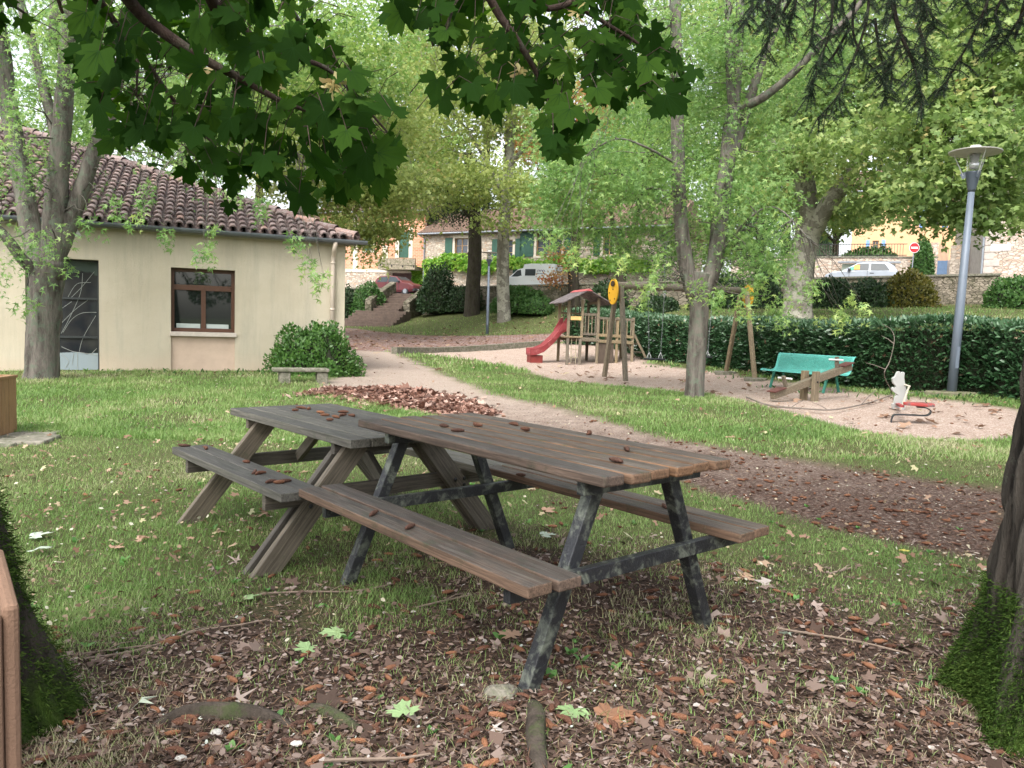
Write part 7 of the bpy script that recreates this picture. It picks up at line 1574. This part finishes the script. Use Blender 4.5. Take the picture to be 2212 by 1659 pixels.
# ================================================================= OVERHEAD NORWAY MAPLE
NM = tree_root('norway_maple', (-2.6, -.9, 0), 'overhanging maple branches with big dark green pointed leaves and winged seeds, nearest at the top')
o0 = Vector(NM.location); b = MB()
tr = [Vector((-2.6, -.9, -.2)), Vector((-2.6, -.9, .5)), Vector((-2.55, -.85, 2.2)), Vector((-2.3, -.6, 3.4)), Vector((-1.6, 0, 4.2))]
limb(b, tr, .24, .12, 14, .08, 5, o0)
def mb_(pp, r0, r1, start=None): 
    pts = [at(x, y, D) for x, y, D in pp]
    if start: pts = [Vector(q) for q in start]+pts
    return limb(b, pts, r0, r1, 7, .08, 6, o0)
src = [Vector((-1.6, 0, 4.2)), Vector((-1.3, .7, 3.7))]
lf = []
lf += mb_([(150, -300, 1.6), (271, -10, 2.0), (402, 104, 2.1), (520, 170, 2.15), (610, 219, 2.2), (680, 245, 2.25)], .030, .004, src)
lf += mb_([(120, -200, 2.0), (219, 7, 2.6), (298, 108, 2.8), (372, 212, 3.0), (450, 300, 3.1), (532, 383, 3.2)], .022, .003, src)
lf += mb_([(380, -160, 1.9), (465, 0, 2.3), (521, 60, 2.35), (606, 115, 2.4), (699, 145, 2.4), (760, 200, 2.5), (850, 300, 2.6)], .022, .003, src)
lf += mb_([(300, -160, 2.2), (307, 0, 2.6), (300, 100, 2.6), (294, 208, 2.6)], .012, .003)
src2 = [Vector((-1.6, 0, 4.2)), Vector((-.4, .9, 4.0))]
lf += mb_([(980, -200, 2.4), (1060, 0, 2.6), (1118, 89, 2.65), (1152, 145, 2.7), (1190, 220, 2.75), (1211, 253, 2.8)], .025, .004, src2)
lf += mb_([(1100, -150, 2.5), (1250, 10, 2.8), (1300, 45, 2.85), (1397, 108, 2.9), (1430, 160, 2.9)], .016, .003, [Vector((-.4, .9, 4.0))])
lf += mb_([(960, -100, 2.5), (940, 0, 2.8), (930, 60, 2.9), (935, 100, 2.9)], .012, .003)
lf += mb_([(-150, -100, 2.4), (10, 0, 2.8), (70, 40, 2.9)], .012, .003)
def in_poly(x, y, P): 
    c = False; n = len(P)
    for i in range(n):
        x0, y0 = P[i]; x1, y1 = P[(i+1) % n]
        if (y0 > y) != (y1 > y) and x < (x1-x0)*(y-y0)/(y1-y0)+x0: c = not c
    return c
POLY_L = [(110, -60), (170, 60), (160, 190), (240, 310), (300, 350), (430, 380), (500, 420), (600, 420), (700, 425), (820, 415), (860, 320), (850, 240), (800, 190), (730, 110), (650, 55), (560, -10), (540, -60)]
POLY_R = [(810, -60), (850, 20), (930, 60), (945, 190), (960, 215), (1090, 235), (1150, 260), (1180, 335), (1240, 330), (1290, 290), (1285, 220), (1340, 205), (1350, 170), (1400, 190), (1430, 250), (1480, 200), (1490, 150), (1450, 90), (1380, 30), (1350, -60)]
POLY_C = [(-60, -60), (-60, 60), (40, 50), (70, 10), (75, -60)]
L = []
def fillp(P, n, s0, s1, d0, d1):
    xs = [p[0] for p in P]; ys = [p[1] for p in P]; k = 0
    while k < n:
        x = random.uniform(min(xs), max(xs)); y = random.uniform(min(ys), max(ys))
        if in_poly(x, y, P): 
            D = random.uniform(d0, d1); L.append((x, y, D, random.uniform(s0, s1))); k += 1
fillp(POLY_L, 235, .055, .092, 2.2, 3.6); fillp([(x*.93+60, y-60 if y > 100 else y) for x, y in POLY_L], 70, .06, .095, 1.9, 2.4)
fillp(POLY_R, 200, .055, .09, 2.4, 3.4); fillp(POLY_C, 12, .05, .07, 2.4, 3); fillp([(540, -60), (560, -10), (620, 30), (700, 60), (640, -60)], 10, .04, .06, 2.4, 3)
hero = [(215, 225, 2.2, .085, 190), (672, 330, 1.75, .105, 180), (1440, 205, 2.3, .086, 180), (790, 330, 2.0, .085, 150), (1290, 190, 2.3, .07, 185), (1195, 290, 2.2, .07, 180), (1375, 170, 2.4, .065, 170), (1500, 150, 2.5, .06, 150), (960, 60, 2.5, .075, 200), (1020, 180, 2.3, .08, 200), (850, 345, 2.6, .04, 180), (495, 440, 2.6, .045, 180), (445, 395, 2.7, .05, 180), (820, 380, 2.2, .07, 160), (310, 270, 2.1, .08, 200), (1110, 180, 2.3, .085, 180), (540, 100, 2.1, .08, 160), (430, 40, 2.0, .08, 190), (250, 60, 2.4, .07, 200), (700, 240, 2.0, .08, 200), (1330, 110, 2.5, .07, 170), (870, 20, 2.6, .07, 190), (770, 240, 2.1, .08, 220), (1460, 130, 2.6, .05, 170)]
L += [(x, y, D, s*1.0) for x, y, D, s, _ in hero]
C = []; U = []; Nn = []; S = []; stems = MB()
nodes = np.array([tuple(p) for p in lf])
for i, (x, y, D, s) in enumerate(L):
    h_ = i >= len(L)-len(hero); p = at(x, y, D); C.append(tuple(p-o0)); j = np.argmin(((nodes-np.array(p))**2).sum(1))
    out = np.array(p)-nodes[j]; out[2] -= .12; out = out/max(np.linalg.norm(out), 1e-3)
    az = rng.normal()*.55; U.append((math.sin(az)*.8+out[0]*.4, rng.normal()*.35+out[1]*.3, -.9)) if h_ or random.random() < .62 else U.append(tuple(rng.normal(size=3)*.7+np.array([0, 0, -.35])))
    Nn.append((rng.normal()*.4, -1, .55+rng.normal()*.35) if h_ or random.random() < .7 else tuple(unit(1)[0]+np.array([0, -.3, .6]))); S.append(s)
    q = Vector(nodes[j]); 
    if (q-p).length > .2: q = p+(q-p).normalized()*.12+Vector((0, 0, .03))
    stems.tube([q-o0, (q+p)/2-o0+Vector((0, 0, .03)), p-o0], [.0018, .0014, .0011], 4, False)
C, U, Nn, S = map(np.array, (C, U, Nn, S)); K = len(T_NORWAY)
m_nm = leafmat('norway_maple_leaf', [(0, (.010, .030, .004)), (.5, (.018, .050, .007)), (1, (.038, .085, .011))], .42, .75, .04)
m_vein = leafmat('leaf_vein', [(0, (.016, .045, .010)), (1, (.022, .055, .012))], .3, .8, .04)
Tn = [tuple(v) for v in T_NORWAY]; F_ = [(0, i, i+1) for i in range(1, K-1)]; fm = [0]*len(F_)
for a, l in ((0, .98), (-27, .8), (27, .8), (-62, .76), (62, .76), (-82, .5), (82, .5)) [:5]:
    ca, sa_ = math.cos(R(a)), math.sin(R(a)); i0 = len(Tn)
    for e in (-.16*0+.012, -.012-.0):
        Tn += [(0-sa_*.012, ca*.012, e), (0+sa_*.012, -ca*.012, e), (l*ca, l*sa_, -.16*l*l+e)]
    F_ += [(i0, i0+1, i0+2), (i0+3, i0+4, i0+5)]; fm += [1, 1]
soup('leaves', C, U, Nn, S, np.array(Tn), [m_nm, m_vein], NM, faces=F_, fm=fm); bpy.context.scene.objects['leaves'].name = 'foliage'
b.add(stems.v, stems.f); b.build('branch', B_twig, NM, smooth=True)
m_seed = leafmat('winged_seed', [(0, (.34, .26, .12)), (1, (.48, .42, .20))], .4, .6)
for x, y, D, k in ((722, 182, 1.95, 9), (1120, 155, 2.5, 9), (1245, 28, 2.5, 4), (430, 150, 2.3, 4), (520, 235, 2.6, 3), (600, 190, 2.5, 3)):
    c = at(x, y, D)-o0; n = k*2; U_ = rng.normal(size=(n, 3)); U_[:, 2] = U_[:, 2]*.5-.2; soup('seed_cluster', np.tile(np.array([c]), (n, 1))+rng.normal(size=(n, 3))*.006, U_, unit(n), .036*(.8+.4*rng.random(n)), np.array([(0, -.06, 0), (.25, -.10, 0), (.6, -.24, .02), (.95, -.16, .03), (1, 0, .04), (.6, .05, .02), (.2, .08, 0)]), m_seed, NM)
# ================================================================= CAMERA, SKY, SUN
cam = bpy.data.cameras.new('camera'); co = bpy.data.objects.new('camera', cam); COL.objects.link(co); cam.sensor_width = 36; cam.lens = 36*CF/2212; cam.clip_end = 1500; cam.clip_start = .05
co.matrix_world = Matrix.Translation((0, 0, CH)) @ Matrix.Rotation(math.pi/2-CP, 4, 'X') @ Matrix.Rotation(CR, 4, 'Z'); scene.camera = co
w = bpy.data.worlds.new('World'); scene.world = w; w.use_nodes = True; t = w.node_tree; bg = t.nodes['Background']
EL, AZ = 52, 205
sky = t.nodes.new('ShaderNodeTexSky'); sky.sky_type = 'NISHITA'; sky.sun_disc = False; sky.sun_elevation = R(EL); sky.sun_rotation = R(AZ); sky.dust_density = 4; sky.air_density = 1.2
hs = t.nodes.new('ShaderNodeHueSaturation'); hs.inputs['Saturation'].default_value = .28; t.links.new(sky.outputs[0], hs.inputs['Color']); t.links.new(hs.outputs[0], bg.inputs[0]); bg.inputs[1].default_value = .15
sd = bpy.data.lights.new('sun', 'SUN'); sd.energy = .9; sd.angle = R(25); sd.color = (1, .97, .92); so_ = bpy.data.objects.new('sun', sd); COL.objects.link(so_)
az = R(AZ); dv = Vector((math.sin(az)*math.cos(R(EL)), math.cos(az)*math.cos(R(EL)), math.sin(R(EL)))); so_.rotation_euler = dv.to_track_quat('Z', 'Y').to_euler()
scene.view_settings.view_transform = 'Standard'; scene.view_settings.look = 'None'; scene.view_settings.exposure = 1.6; scene.view_settings.gamma = 1
scene.render.engine = 'CYCLES'; scene.cycles.use_denoising = True; scene.cycles.max_bounces = 8; scene.cycles.diffuse_bounces = 4; scene.cycles.transparent_max_bounces = 8; scene.cycles.use_adaptive_sampling = True; scene.cycles.adaptive_threshold = .02
